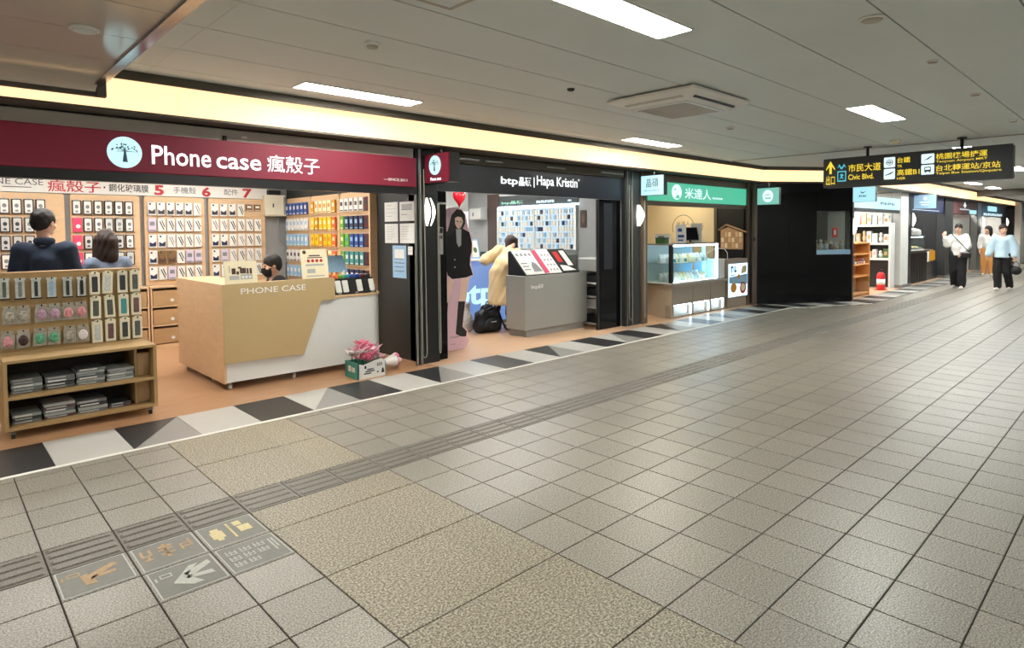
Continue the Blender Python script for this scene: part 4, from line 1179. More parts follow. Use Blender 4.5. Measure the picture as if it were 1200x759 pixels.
sconce(8.555, 5.9995, 1.81, 0.35, 'glowing lens-shaped wall lamp on the pillar under the pale blue blade sign')
# blade signs standing out from the pillars
def blade(x, y0, y1, z0, z1, label, m, th=0.11):
    t = thing('blade_sign', label, 'sign', (x + th / 2, y0, z0), group='blade signs over the corridor')
    part('face', MB(facing_side(x, 0, 0)).box(-y0, -y1, z0, z1, -0.02, 0), m, t)
    part('box', MB().box(x + .021, x + th, y1 - .004, y0, z0 - .004, z1 + .004), 'frame_black', t)
    part('bracket', MB().cyl((x + th / 2, (y0 + y1) / 2, z1 + .004), (x + th / 2, (y0 + y1) / 2, BZ0 - .032), .012), 'steel', t)
    return t, facing_side(x, 0, 0)
b1, f1 = blade(4.30, 6.0 - .003, 5.55, 2.135, 2.46, 'small dark red blade sign with a round tree logo', 'red_sign', 0.16)
tree_logo(b1, f1, -5.79, 2.33, 0.105, 0.11, 0.001)
text('Phone case', f1, -5.885, -5.68, 2.155, 2.195, 'lit_letters', b1, 0.003, 0.03)
b2, f2 = blade(8.62, 5.96, 5.545, 2.14, 2.455, 'pale blue blade sign with dark characters on the pillar', 'lit_pale_cyan', 0.12)
text('晶碩', f2, -5.86, -5.63, 2.265, 2.40, 'ink_black', b2, 0.003)
text('PEGAVISION', f2, -5.90, -5.60, 2.20, 2.225, 'ink_grey', b2, 0.003)
b3, f3 = blade(12.52, 5.80, 5.36, 2.075, 2.41, 'mint green blade sign with a white round logo', 'lit_mint', 0.10)
part('logo_disc', MB(f3).prism(circle(-5.58, 2.245, .11, .125, 24), .001, .004), 'lit_icon', b3)
text('米達人', f3, -5.65, -5.51, 2.25, 2.29, 'green_dark', b3, .006)
part('logo_hill', MB(f3).prism([(-5.65, 2.19), (-5.51, 2.19), (-5.54, 2.225), (-5.58, 2.205), (-5.61, 2.225)], .0045, .006), 'lit_green', b3)

# ------------------------------------------------------------------ contact lens shop
t = thing('shop_sign', 'black shop header with glowing white lettering over the contact lens shop', 'sign', (6.4, 6.07, 2.05))
hf = facing_front(0, 6.05, 0)
part('header_board', MB(hf).cbox(4.49, 8.245, 2.06, 2.41, -0.08, 0, .006), 'navy_header', t)
text('btp', hf, 5.55, 5.86, 2.165, 2.29, 'lit_letters', t, .012, .02)
text('晶碩', hf, 5.88, 6.12, 2.18, 2.30, 'lit_letters', t, .012, .016)
part('divider_bar', MB(hf).box(6.175, 6.185, 2.17, 2.31, .004, .012), 'lit_letters', t)
text('Hapa Kristin', hf, 6.23, 7.10, 2.165, 2.34, 'lit_letters', t, .012, .014)
text('*', hf, 7.11, 7.15, 2.30, 2.34, 'lit_letters', t, .012, .0)
part('ghost_letter', put_text(MB(hf), 'b', 5.42, 5.48, 2.17, 2.27, .002, .01), 'panel_charcoal', t)
t = thing('shutter_box', 'silver brackets and shutter rail above the black header', 'shutter box', (6.4, 6.1, 2.414))
part('casing', MB(facing_front(0, 6.03, 0)).cbox(4.5, 8.245, 2.414, 2.53, -0.2, 0, .006), 'dark_trim', t)
for a, b in ((4.75, 5.15), (5.25, 5.55), (6.4, 6.8), (7.6, 8.2)):
    part('bracket', MB(facing_front(0, 6.03, 0)).box(a, b, 2.455, 2.48, 0, .03), 'steel', t)
post('door_frame_left', 'black door frame of the contact lens shop beside the pillar', [(4.49, 4.66, 6.06, 6.2, 0, 2.058)], 'gloss_black')
dl = thing('door_leaf', 'folded black glass door leaf beside the contact lens shop entrance', 'door', (7.95, 6.1, 0))
part('panel', MB().cbox(7.70, 8.24, 6.095, 6.135, 0.0, 2.055, .004), 'gloss_black', dl)
part('blue_reflection', MB(facing_front(0, 6.094, 0)).box(7.80, 8.02, 0.95, 2.0, 0, .001), 'navy_header', dl)  # blue reflection painted onto the black glass
part('edge_rail', MB().box(7.66, 7.695, 6.10, 6.14, 0, 2.055), 'frame_black', dl)
t = thing('door_notice', 'small grey notice stuck on the black door frame', 'notice', (4.52, 6.05, 1.3))
nfr = facing_front(0, 6.058, 0)
part('sheet', MB(nfr).box(4.50, 4.60, 1.29, 1.62, 0, .002), 'paper_grey', t)
part('picture', MB(nfr).box(4.505, 4.595, 1.55, 1.61, .002, .003).box(4.515, 4.535, 1.48, 1.52, .002, .003).box(4.545, 4.565, 1.48, 1.52, .002, .003).box(4.572, 4.59, 1.48, 1.52, .002, .003), 'ink_black', t)
blurred_line(nfr, 4.515, 4.655, 1.90, 1.925, 'ink_white', t, 6, .001)

# cardboard standee, printed flat figure in a dark jacket
sf_ = Fr((4.944, 6.42, 0), (1, 0, 0), (0, 0, 1))
st = thing('cardboard_standee', 'life-size cardboard standee of a figure in a black jacket and boots', 'standee', (5.15, 6.42, 0))
part('board', MB(sf_).prism([(-0.16, 1.80), (0.03, 1.875), (0.189, 1.895), (0.31, 1.80), (0.36, 1.60), (0.425, 1.48), (0.43, 1.30), (0.40, 1.22), (0.40, 1.12), (0.44, 0.98), (0.365, 0.94), (0.30, 0.635), (0.245, 0.31), (0.33, 0.24), (0.345, 0.10), (0.31, 0.03), (0.22, 0.003), (-0.16, 0.003)], -0.012, 0), 'board_pink', st)
def pr(name, poly, m, c): part(name, MB(sf_).prism(poly, c, c + .0012), m, st)
pr('printed_jacket', [(0.099, 1.604), (0.243, 1.615), (0.374, 1.558), (0.416, 1.408), (0.41, 1.294), (0.385, 1.237), (0.375, 1.123), (0.425, 0.985), (0.306, 0.954), (0.075, 0.945), (0.0, 1.0), (-0.06, 1.25), (-0.11, 1.50), (-0.03, 1.56)], 'cloth_black', .0005)
pr('printed_legs', [(0.0, 0.955), (0.103, 0.94), (0.059, 0.80), (0.0, 0.64), (-0.06, 0.64)], 'skin_pale', .0005)
pr('printed_legs', [(0.218, 0.947), (0.351, 0.96), (0.31, 0.78), (0.287, 0.63), (0.185, 0.64), (0.20, 0.78)], 'skin_pale', .0005)
pr('printed_boot', [(0.171, 0.644), (0.287, 0.635), (0.235, 0.30), (0.311, 0.23), (0.295, 0.163), (0.207, 0.172), (0.121, 0.218), (0.137, 0.341)], 'ink_black', .001)
pr('printed_boot', [(-0.10, 0.64), (0.0, 0.64), (-0.03, 0.35), (-0.05, 0.21), (-0.15, 0.22)], 'ink_black', .001)
pr('printed_hair', [(-0.02, 1.50), (0.03, 1.64), (0.074, 1.783), (0.16, 1.862), (0.246, 1.853), (0.303, 1.786), (0.302, 1.672), (0.262, 1.61), (0.128, 1.60), (0.06, 1.52)], 'hair_black', .001)
pr('printed_face', [(0.13, 1.745), (0.18, 1.765), (0.24, 1.755), (0.268, 1.70), (0.235, 1.63), (0.20, 1.605), (0.165, 1.612), (0.13, 1.67)], 'skin_pale', .002)
pr('printed_eyes', [(0.155, 1.70), (0.185, 1.695), (0.185, 1.705), (0.155, 1.712)], 'eye_dark', .0035)
pr('printed_eyes', [(0.215, 1.69), (0.245, 1.69), (0.245, 1.70), (0.215, 1.702)], 'eye_dark', .0035)
pr('printed_mouth', [(0.19, 1.638), (0.225, 1.636), (0.21, 1.628)], 'lip', .0035)
pr('printed_shirt', [(0.142, 1.60), (0.235, 1.60), (0.228, 1.389), (0.19, 1.36), (0.154, 1.42)], 'paper_grey', .002)
for z in (1.20, 1.10): pr('printed_button', circle(0.12, z, .01, .01, 8), 'sticker_yellow', .002)
text('Kristin*', sf_, 0.03, 0.20, 0.165, 0.20, 'ink_grey', st, .001)
text('btp', sf_, 0.04, 0.12, 0.075, 0.095, 'ink_grey', st, .001)
part('easel', MB().prism([(4.98, 6.432), (5.2, 6.432), (5.2, 6.62), (4.98, 6.62)], 0.002, .01).box(5.07, 5.09, 6.433, 6.60, .01, .5), 'cardboard', st)

# front counter with slanted poster rack
ct = thing('sales_counter', 'grey counter with white lettering in the contact lens shop entrance', 'counter', (7.05, 6.65, 0))
part('body', MB().cbox(6.36, 7.79, 6.43, 6.83, 0.10, 0.905, .006), 'counter_grey', ct)
part('plinth', MB().box(6.41, 7.72, 6.45, 6.81, 0.002, 0.10), 'counter_kick', ct)
cf2 = facing_front(0, 6.43, 0)
text('btp', cf2, 6.50, 6.64, 0.70, 0.765, 'ink_white', ct, .003, .015)
text('晶碩', cf2, 6.645, 6.755, 0.71, 0.77, 'ink_white', ct, .003, .01)
t = thing('poster_rack', 'slanted rack of product posters lying on the grey counter', 'rack', (7.0, 6.62, 0.906))
sl = MB(Fr((6.40, 0, 0), (0, 1, 0), (0, 0, 1)))
sl.prism([(6.44, 0.906), (6.82, 0.906), (6.82, 1.25), (6.79, 1.27)], 0, 1.22)
part('wedge', sl, 'blackboard', t)
d = Vector((0, 0.35, 0.364)).normalized()
pf = Fr((6.40, 6.438, 0.912), (1, 0, 0), d)
for k, (a, b, m) in enumerate(((0.02, 0.42, 'paper'), (0.44, 0.80, 'paper'), (0.82, 1.20, 'ink_black'))):
    p = part('poster', MB(pf).box(a, b, 0.01, 0.50, 0.001, 0.006), m, t)
    mm = MB(pf); w = b - a
    if k == 0:
        mm.prism([(a + .5 * w, .06), (a + .95 * w, .06), (a + .85 * w, .22), (a + .7 * w, .26), (a + .55 * w, .18)], .0065, .0075)
        for q in range(4): mm.box(a + (.1 + .22 * q) * w, a + (.22 + .22 * q) * w, .38, .43, .0065, .0075)
        for q in range(3): mm.box(a + .08 * w, a + .4 * w, .10 + .06 * q, .12 + .06 * q, .0065, .0075)
        part('print', mm, 'print_grey', p)
    elif k == 1:
        mm.box(a, a + .25 * w, .02, .49, .0065, .0075); mm.m = 1
        for q in range(3):
            for r in range(4): mm.prism(circle(a + (.45 + .2 * q) * w, .08 + .1 * r, .02, .02, 8), .0065, .0075)
        part('print', mm, ['box_pink', 'print_grey'], p)
    else:
        mm.box(a + .15 * w, a + .45 * w, .22, .44, .0065, .0075); mm.m = 1; mm.box(a + .6 * w, a + .92 * w, .14, .46, .0065, .0075)
        mm.prism([(a + .1 * w, .04), (a + .9 * w, .04), (a + .5 * w, .14), (a + .12 * w, .16)], .0065, .0075)
        part('print', mm, ['box_red', 'paper'], p)
# rack with drawers beside the counter
t = thing('literature_rack', 'grey and white rack with small compartments beside the black door', 'rack', (7.99, 6.4, 0))
rk = facing_side(7.86, 0, 0)
part('frame', MB(rk).box(-6.62, -6.60, 0, .9, -.28, 0).box(-6.24, -6.22, 0, .9, -.28, 0).box(-6.60, -6.24, 0, .9, -.28, -.26), 'white_lam', t)
for k, z in enumerate((0.04, 0.30, 0.48, 0.70)):
    part('shelf', MB(rk).box(-6.60, -6.24, z, z + .025, -.26, 0), 'white_lam', t)
    part('leaflets', MB(rk).cbox(-6.58, -6.26, z + .0255, z + .15, -.24, -.03, .004), ['blackboard', 'paper_grey', 'blackboard', 'blackboard'][k], t)
part('top_bin', MB(rk).cbox(-6.64, -6.20, .905, 1.10, -.30, .02, .006), 'counter_grey', t)
part('top_ledge', MB(rk).cbox(-6.65, -6.19, 1.10, 1.125, -.31, .03, .004), 'white_lam', t)

# lit blue counter with letters
bc = thing('reception_counter', 'glowing blue counter with large pale letters at the back', 'counter', (6.7, 8.0, 0))
bf2 = facing_front(0, 7.78, 0)
part('front_panel', MB(bf2).box(5.75, 7.30, 0.06, 1.08, -0.03, 0), 'lamp_blue_counter', bc)
part('counter_top', MB().cbox(5.70, 7.35, 7.74, 8.30, 1.081, 1.115, .006), 'white_lam', bc)
part('back_body', MB().box(5.75, 7.30, 7.811, 8.28, 0.0, 1.08), 'counter_grey', bc)
part('plinth', MB(bf2).box(5.76, 7.29, 0.0, 0.06, -.03, -.005), 'counter_kick', bc)
text('btp', bf2, 6.12, 6.98, 0.26, 0.74, 'lit_cyan', bc, .01, .03)
t = thing('picture_stand', 'framed leaflet with yellow and green picture on the blue counter', 'picture', (6.62, 7.9, 1.116))
pf2 = Fr((0, 7.88, 1.1155), (1, 0, 0), (0, .25, 1))
part('frame', MB(pf2).box(6.48, 6.76, 0, .34, -.01, 0), 'paper_blue', t)
part('picture', MB(pf2).box(6.50, 6.74, .03, .31, 0, .003), 'paper', t)
m = MB(pf2); m.prism(circle(6.60, .22, .05, .06, 10), .003, .004); m.m = 1; m.prism(circle(6.68, .15, .04, .05, 10), .003, .004).prism(circle(6.56, .12, .03, .04, 10), .003, .004)
part('print', m, ['sticker_yellow', 'plant_green'], t)
part('strut', MB().prism([(6.55, 7.97), (6.69, 7.97), (6.69, 8.02), (6.55, 8.02)], 1.1155, 1.13), 'paper_blue', t)
t = thing('desk_tray', 'low black tray lying behind the leaflet on the blue counter', 'tray', (6.95, 7.95, 1.116))
part('tray', MB().cbox(6.84, 7.08, 7.85, 8.05, 1.1155, 1.19, .01), 'blackboard', t)
part('glass_dish', MB().cbox(6.87, 7.05, 7.88, 8.02, 1.1905, 1.23, .01), 'green_dark', t)

# lens boxes on the lit side wall
lw = thing('lens_display', 'glowing pale blue wall display with white shelves for lens boxes', 'display wall', (8.2, 7.98, 1.22))
lf = facing_side(8.215, 0, 0)
part('back_panel', MB(lf).box(-8.98, -6.98, 1.24, 2.0, -.004, 0), 'lamp_lens_wall', lw)
for k in range(8): part('shelf', MB(lf).box(-8.97, -6.99, 1.245 + k * .104, 1.253 + k * .104, 0, .06), 'white_lam', lw)
for y in (-8.98, -8.0, -6.985): part('upright', MB(lf).box(y - .012, y + .012, 1.235, 2.02, 0, .065), 'white_lam', lw)
part('light_strip', MB(lf).box(-8.98, -6.97, 2.02, 2.04, 0, .05), 'lamp_led', lw)
part('fascia', MB(lf).box(-8.98, -6.97, 2.05, 2.25, 0, .02), 'panel_charcoal', lw)
text('btp晶碩', lf, -8.90, -8.30, 2.08, 2.15, 'lit_green', lw, .024, .02)
blurred_line(lf, -7.95, -7.5, 2.08, 2.13, 'lit_icon', lw, 8, .024)
text('*', lf, -7.2, -7.1, 2.08, 2.12, 'lit_icon', lw, .024, .01)
box_me = {}
for r in range(7):
    for c in range(30):
        y = 8.93 - c * .0655
        if abs(y - 8.0) < .04: continue
        h = (c * 13 + r * 7 + (c * r) % 5) % 11
        if h == 0: continue
        m = 'box_navy' if h == 1 else 'box_sky' if h in (2, 7) else 'box_white'
        if m not in box_me: box_me[m] = MB().cbox(-.045, 0, -.023, .023, 0, .076, .003).mesh('lens_box', m)
        o = bpy.data.objects.new('lens_box', box_me[m]); COL.objects.link(o)
        o.location = (8.2145, y, 1.2535 + r * .104)
        tag(o, '%s lens box on the lit wall, shelf %s from below, place %s' % ({'box_navy': 'dark navy', 'box_sky': 'pale blue', 'box_white': 'small white'}[m], ['one', 'two', 'three', 'four', 'five', 'six', 'seven'][r], NTH[c]), 'lens box', 'lens boxes on shelf %s' % ['one', 'two', 'three', 'four', 'five', 'six', 'seven'][r])
t = thing('base_cabinet', 'grey low cabinet along the wall under the lens display', 'cabinet', (8.05, 7.9, 0))
part('body', MB().cbox(7.95, 8.218, 7.0, 9.0, 0, 1.16, .006), 'counter_grey', t)
for k in range(4): part('door', MB(facing_side(7.95, 0, 0)).cbox(-8.98 + .5 * k, -8.5 + .5 * k, .08, 1.1, 0, .015, .004), 'counter_grey', t)
t = thing('dark_panel', 'dark wood panel standing between the lens display and the fuse box', 'wall panel', (8.2, 9.15, 0))
part('board', MB(lf).box(-9.32, -9.0, 0, 2.3, 0, .02), 'dark_wood', t)
t = thing('wall_plaque', 'small brown wooden plaque on the grey side wall', 'plaque', (8.21, 6.85, 1.6))
part('board', MB(facing_side(8.219, 0, 0)).prism(rrect(-6.92, -6.79, 1.62, 1.92, .02, 3), 0, .015), 'dark_wood', t)
part('carving', MB(facing_side(8.204, 0, 0)).prism(circle(-6.855, 1.77, .03, .08, 10), 0, .004), 'brown_frame', t)
t = thing('fuse_box', 'grey metal fuse box on the side wall of the contact lens shop', 'fuse box', (8.15, 9.5, 1.8))
part('housing', MB(lf).cbox(-9.72, -9.35, 1.80, 2.05, 0, .16, .008), 'counter_grey', t)
part('door', MB(lf).cbox(-9.70, -9.37, 1.82, 2.03, .16, .17, .004), 'wall_light', t)
part('latch', MB(lf).box(-9.60, -9.58, 1.88, 1.95, .17, .178), 'rubber_black', t)
t = thing('back_poster', 'bright white lit panel on the rear wall behind the standee', 'light panel', (7.6, 9.93, 0.95))
part('panel', MB(facing_front(0, 9.945, 0)).box(7.0, 8.2, 0.95, 1.98, 0, .02), 'lit_white', t)
part('frame', MB(facing_front(0, 9.945, 0)).box(6.97, 7.0, .92, 2.01, 0, .03).box(7.0, 8.2, 1.98, 2.01, 0, .03).box(7.0, 8.2, .92, .95, 0, .03), 'white_lam', t)
t = thing('heart_balloon', 'red heart shaped balloon hanging in the contact lens shop', 'balloon', (6.1, 7.6, 2.0))
hb = []
for k in range(28):
    a = 2 * math.pi * k / 28
    hb.append((6.10 + .13 * (math.sin(a) ** 3), 2.10 + .0095 * (13 * math.cos(a) - 5 * math.cos(2 * a) - 2 * math.cos(3 * a) - math.cos(4 * a))))
hm = MB(facing_front(0, 7.6, 0)); cx, cz = 6.10, 2.10
L = [(cx, cz, .06)] + [(cx + (a - cx) * .6, cz + (b - cz) * .6, .05) for a, b in hb] + [(a, b, 0) for a, b in hb] + [(cx + (a - cx) * .6, cz + (b - cz) * .6, -.05) for a, b in hb] + [(cx, cz, -.06)]
Fc = [(0, 1 + k, 1 + (k + 1) % 28) for k in range(28)]
for r in range(2): Fc += [(1 + r * 28 + k, 29 + r * 28 + k, 29 + r * 28 + (k + 1) % 28, 1 + r * 28 + (k + 1) % 28) for k in range(28)]
Fc += [(57 + k, 85, 57 + (k + 1) % 28) for k in range(28)]
hm.smooth = True; hm.add(L, Fc)
part('balloon', hm, 'balloon_red', t)
part('ribbon', MB().cyl((6.1, 7.6, 2.17), (6.1, 7.6, 2.62), .003, n=6), 'ink_white', t)
# bags on the floor
t = thing('plastic_bag', 'clear crumpled shopping bag leaning on the blue counter', 'bag', (6.08, 7.5, 0))
b = MB(); b.smooth = True
P = []; n = 14; rr = random.Random(4)
for z, s in ((.002, .12), (.08, .17), (.2, .16), (.32, .13), (.40, .10), (.45, .12)):
    for k in range(n):
        a = 2 * math.pi * k / n; q = s * (1 + .22 * rr.uniform(-1, 1))
        P.append((6.08 + q * math.cos(a), 7.52 + q * .75 * math.sin(a), z + .012 * rr.uniform(-1, 1) * (z > .01)))
Fc = [tuple(range(n - 1, -1, -1))]
for r in range(5): Fc += [(r * n + k, r * n + (k + 1) % n, (r + 1) * n + (k + 1) % n, (r + 1) * n + k) for k in range(n)]
b.add(P, Fc); part('bag_body', b, 'bag_clear', t)
part('handle', MB().tube([(6.0, 7.52, .43), (6.03, 7.52, .52), (6.12, 7.52, .52), (6.15, 7.52, .43)], .006, 6), 'ink_white', t)
# ------------------------------------------------------------------ rice cake shop
t = thing('shop_sign', 'glowing green shop sign with white oval logo and characters', 'sign', (10.6, 6.0, 2.06))
gf = facing_front(0, 5.97, 0)
part('light_box', MB(gf).cbox(8.83, 12.38, 2.07, 2.40, -0.1, 0, .005), 'lit_green', t)
part('logo_disc', MB(gf).prism(circle(9.72, 2.24, .16, .135, 24), .001, .006), 'lit_icon', t)
m = MB(gf); m.prism([(9.66, 2.13), (9.80, 2.13), (9.80, 2.165), (9.74, 2.20), (9.70, 2.17)], .0065, .009).prism(circle(9.66, 2.29, .025, .02, 8), .0065, .009)
part('logo_mark', m, 'lit_green', t)
text('米達人', gf, 9.98, 10.92, 2.13, 2.33, 'lit_icon', t, .006, .01)
blurred_line(gf, 10.98, 11.38, 2.15, 2.185, 'lit_icon', t, 7, .004)
part('lower_rail', MB(gf).box(8.83, 12.38, 1.99, 2.068, -.1, -.01), 'brown_frame', t)
sb = thing('shutter_box', 'brownish shutter box above the green sign', 'shutter box', (10.6, 6.1, 2.42))
part('casing', MB(facing_front(0, 5.99, 0)).cbox(8.83, 12.39, 2.405, 2.53, -.05, 0, .006), 'brown_frame', sb)

# cream wall with printed logo
wl = thing('wall_mural', 'cream side wall panel with a thin round line logo', 'mural', (12.3, 7.4, 0))
wf = facing_side(12.315, 0, 0)
part('panel', MB(wf).box(-8.34, -6.65, 0, 2.2, 0, .012), 'wall_cream', wl)
ring = MB(Fr(wf(0, 0, .012), (0, -1, 0), (0, 0, 1)))
for k in range(32):
    a0, a1 = math.radians(-20 + 220 * k / 32), math.radians(-20 + 220 * (k + 1) / 32)
    P = [(-7.39 + r * math.cos(a), 1.62 + r * 1.05 * math.sin(a)) for r, a in ((.262, a0), (.275, a0), (.275, a1), (.262, a1))]
    ring.prism([P[0], P[1], P[2], P[3]], 0, .002)
ring.prism([(-7.58, 1.40), (-7.20, 1.40), (-7.24, 1.47), (-7.39, 1.56), (-7.54, 1.47)], 0, .002)
ring.prism(circle(-7.39, 1.36, .19, .035, 14), 0, .002)
part('logo_print', ring, 'wall_ink', wl)
text('米達人', Fr(wf(0, 0, .012), (0, -1, 0), (0, 0, 1)), -7.56, -7.22, 1.66, 1.76, 'wall_ink', wl, .003)
part('wall_strip', MB(wf).box(-6.645, -6.58, 0, 2.2, 0, .02), 'brown_frame', wl)

# counter with lit niches
rc = thing('sales_counter', 'stone coloured counter with three lit niches in the rice cake shop', 'counter', (10.4, 6.3, 0))
base = [(9.50, 5.93), (11.47, 5.93), (11.47, 6.65), (9.95, 6.65), (9.74, 6.65)]
bm = MB()
bm.prism([(9.53, 5.95), (11.46, 5.95), (11.46, 6.62), (9.75, 6.62)], 0.23, 0.56)
bm.prism([(9.58, 6.08), (11.46, 6.08), (11.46, 6.62), (9.75, 6.62)], 0.005, 0.23)
bm.box(9.53, 9.60, 5.95, 6.08, .005, .23).box(10.22, 10.27, 5.95, 6.08, .005, .23).box(10.86, 10.91, 5.95, 6.08, .005, .23).box(11.42, 11.46, 5.95, 6.08, .005, .23).box(9.6, 11.42, 5.95, 6.08, .005, .03)
part('body', bm, 'taupe', rc)
sd = MB().prism([(9.525, 5.95), (9.53, 5.945), (9.76, 6.64), (9.735, 6.64)], .004, .56)
part('side_panel', sd, 'tan_stone', rc)
part('worktop', MB().prism([(9.47, 5.90), (11.50, 5.90), (11.50, 6.66), (9.70, 6.66)], 0.561, 0.61), 'taupe', rc)
for k, (a, b) in enumerate(((9.6, 10.22), (10.27, 10.86), (10.91, 11.42))):
    n_ = part('niche_back', MB().box(a + .005, b - .005, 6.06, 6.078, .032, .225), 'white_lam', rc)
    part('niche_light', MB().box(a + .02, b - .02, 5.97, 5.985, .215, .227).box(b - .02, b - .006, 5.97, 5.985, .04, .215), 'lamp_led', n_)
for x in (10.245, 10.885): part('panel_joint', MB(facing_front(0, 5.95, 0)).box(x - .004, x + .004, .23, .56, 0, .002), 'brown_frame', rc)
# glass display case
gc = thing('glass_case', 'lit glass display case full of wrapped snacks on the counter', 'display case', (10.35, 6.25, 0.611))
gx0, gx1, gy0, gy1, gz0, gz1 = 9.52, 11.20, 5.95, 6.55, 0.6115, 1.30
part('base_plate', MB().box(gx0, gx1, gy0, gy1, gz0, gz0 + .02), 'white_lam', gc)
part('corner_post', MB().box(gx0 - .01, gx0 + .05, gy0 - .01, gy0 + .05, gz0 + .02, gz1), 'frame_black', gc)
part('corner_post', MB().box(gx1 - .03, gx1, gy0, gy0 + .03, gz0 + .02, gz1).box(gx1 - .03, gx1, gy1 - .03, gy1, gz0 + .02, gz1).box(gx0 + .1, gx0 + .13, gy1 - .03, gy1, gz0 + .02, gz1), 'white_lam', gc)
part('top_plate', MB().box(gx0 - .01, gx1, gy0 - .01, gy1 + .01, gz1, gz1 + .025), 'taupe', gc)
part('glass_pane', MB().box(gx0 + .05, gx1 - .03, gy0 + .004, gy0 + .010, gz0 + .02, gz1 - .03), 'glass_clear', gc)
part('glass_pane', MB().box(gx0 + .004, gx0 + .010, gy0 + .05, gy1 - .03, gz0 + .02, gz1 - .03), 'glass_clear', gc)
part('glass_shelf', MB().box(gx0 + .02, gx1 - .04, gy0 + .03, gy1 - .02, 0.955, 0.965), 'glass_clear', gc)
part('back_panel', MB().box(gx0 + .1, gx1 - .03, gy1 - .012, gy1 - .002, gz0 + .02, gz1), 'case_back', gc)
part('light_tube', MB().box(gx0 + .05, gx1 - .03, gy0 + .015, gy0 + .04, gz1 - .028, gz1 - .002), 'lamp_led', gc)
part('light_tube', MB().box(gx1 - .055, gx1 - .035, gy0 + .015, gy0 + .04, gz0 + .02, gz1 - .03), 'lamp_led', gc)
part('light_tube', MB().box(gx0 + .06, gx1 - .06, gy0 + .02, gy0 + .035, gz0 + .021, gz0 + .03), 'lamp_led', gc)
part('blue_strip', MB().box(gx1 - .13, gx1 - .06, gy0 + .25, gy0 + .28, gz0 + .03, gz1 - .03), 'lamp_led_blue', gc)
# wrapped snacks, rows on the two levels
def snack(x, y, z, s, m, m2, label, rz):
    o = thing('snack_bag', label, 'snack', (x, y, z), rz, 'wrapped snacks in the glass case')
    b = MB(); b.smooth = False
    b.add([(-.055 * s, -.035 * s, 0), (.055 * s, -.035 * s, 0), (.055 * s, .035 * s, 0), (-.055 * s, .035 * s, 0), (-.06 * s, -.02 * s, .09 * s), (.06 * s, -.02 * s, .09 * s), (.06 * s, .025 * s, .09 * s), (-.06 * s, .025 * s, .09 * s), (-.045 * s, 0.02 * s, .16 * s), (.05 * s, 0.02 * s, .165 * s)],
          [(3, 2, 1, 0), (0, 1, 5, 4), (1, 2, 6, 5), (2, 3, 7, 6), (3, 0, 4, 7), (4, 5, 9, 8), (6, 7, 8, 9), (5, 6, 9), (7, 4, 8)])
    part('wrapper', b, m, o, True)
    part('label', MB().add([(-.035 * s, -.034 * s, .02 * s), (.035 * s, -.034 * s, .02 * s), (.035 * s, -.025 * s, .08 * s), (-.035 * s, -.025 * s, .08 * s)], [(0, 1, 2, 3)]), m2, o, True)
rr = random.Random(8)
for lev, z in enumerate((gz0 + .0205, .9655)):
    for c in range(11):
        for r in range(2):
            x = gx0 + .16 + c * .125; y = gy0 + .14 + r * .2
            if r == 1: x += .05
            m = ['box_white', 'film', 'box_white', 'box_cream', 'box_white'][rr.randrange(5)]
            if lev == 1 and 4 <= c <= 6: m = ['box_cream', 'sticker_yellow'][c % 2]
            snack(x, y, z, 1.0 if lev else .95, m, ['box_sky', 'paper', 'box_teal', 'box_cream'][rr.randrange(4)], '%s snack bag in the glass case, %s level, %s row, place %s' % ({'box_white': 'white', 'film': 'silvery', 'box_cream': 'cream', 'sticker_yellow': 'yellow'}[m], ['lower', 'upper'][lev], ['front', 'rear'][r], NTH[c]), rr.uniform(-.3, .3))
# things standing on the case
zt = gz1 + .0255
def leaflet(x, y, w, h, m, m2, label, lean=.15):
    t = thing('leaflet_stand', label, 'stand', (x, y, zt), group='leaflet stands on the glass case')
    f = Fr((x, y, zt), (.8, -.6, 0), (lean * .6, lean * .8, 1))
    part('board', MB(f).box(-w / 2, w / 2, 0, h, -.012, 0), m, t)
    k = MB(f)
    k.box(-w * .3, w * .1, h * .62, h * .8, 0, .002).box(-w * .3, w * .3, h * .3, h * .45, 0, .002).box(-w * .3, w * .2, h * .12, h * .2, 0, .002)
    part('print', k, m2, t)
    part('foot', MB(f).box(-w * .3, w * .3, 0, .008, -.08, -.012), m, t)
leaflet(9.80, 6.30, .30, .17, 'paper', 'ink_grey', 'low white leaflet holder at the near end of the glass case')
leaflet(10.12, 6.12, .20, .34, 'paper', 'box_blue', 'tall white leaflet stand with dark blue prints on the glass case', .05)
leaflet(10.80, 6.20, .22, .37, 'wall_light', 'paper_grey', 'tall grey menu stand on the glass case', .03)
t = thing('tablet', 'black tablet on a stand on the glass case', 'tablet', (10.52, 6.2, zt))
tf = Fr((10.50, 6.12, zt + .05), (.8, -.6, 0), (.25, .33, 1))
part('screen', MB(tf).prism(rrect(-.14, .14, 0, .26, .02, 3), -.012, 0), 'blackboard', t)
part('screen_face', MB(tf).prism(rrect(-.125, .125, .015, .245, .012, 3), 0, .001), 'gloss_black', t)  # glossy black face of the tablet
part('stand', MB().cyl((10.52, 6.17, zt), (10.52, 6.17, zt + .10), .02).cyl((10.52, 6.17, zt), (10.52, 6.17, zt + .012), .08), 'blackboard', t)
t = thing('green_tin', 'small green box beside the low leaflet holder', 'box', (9.60, 6.25, zt))
part('box', MB().cbox(9.55, 9.68, 6.10, 6.3, zt, zt + .09, .006), 'plant_green', t)
part('lid', MB().cbox(9.545, 9.685, 6.095, 6.305, zt + .0905, zt + .11, .006), 'blackboard', t)
t = thing('chopstick_vase', 'vase of bamboo sticks at the far end of the glass case', 'vase', (11.05, 6.3, zt))
part('vase', MB(Fr((11.05, 6.3, zt), (1, 0, 0), (0, 0, 1))).lathe([(.045, 0), (.055, .05), (.05, .14), (.056, .15)], (0, 0, 0), 14), 'white_lam', t)
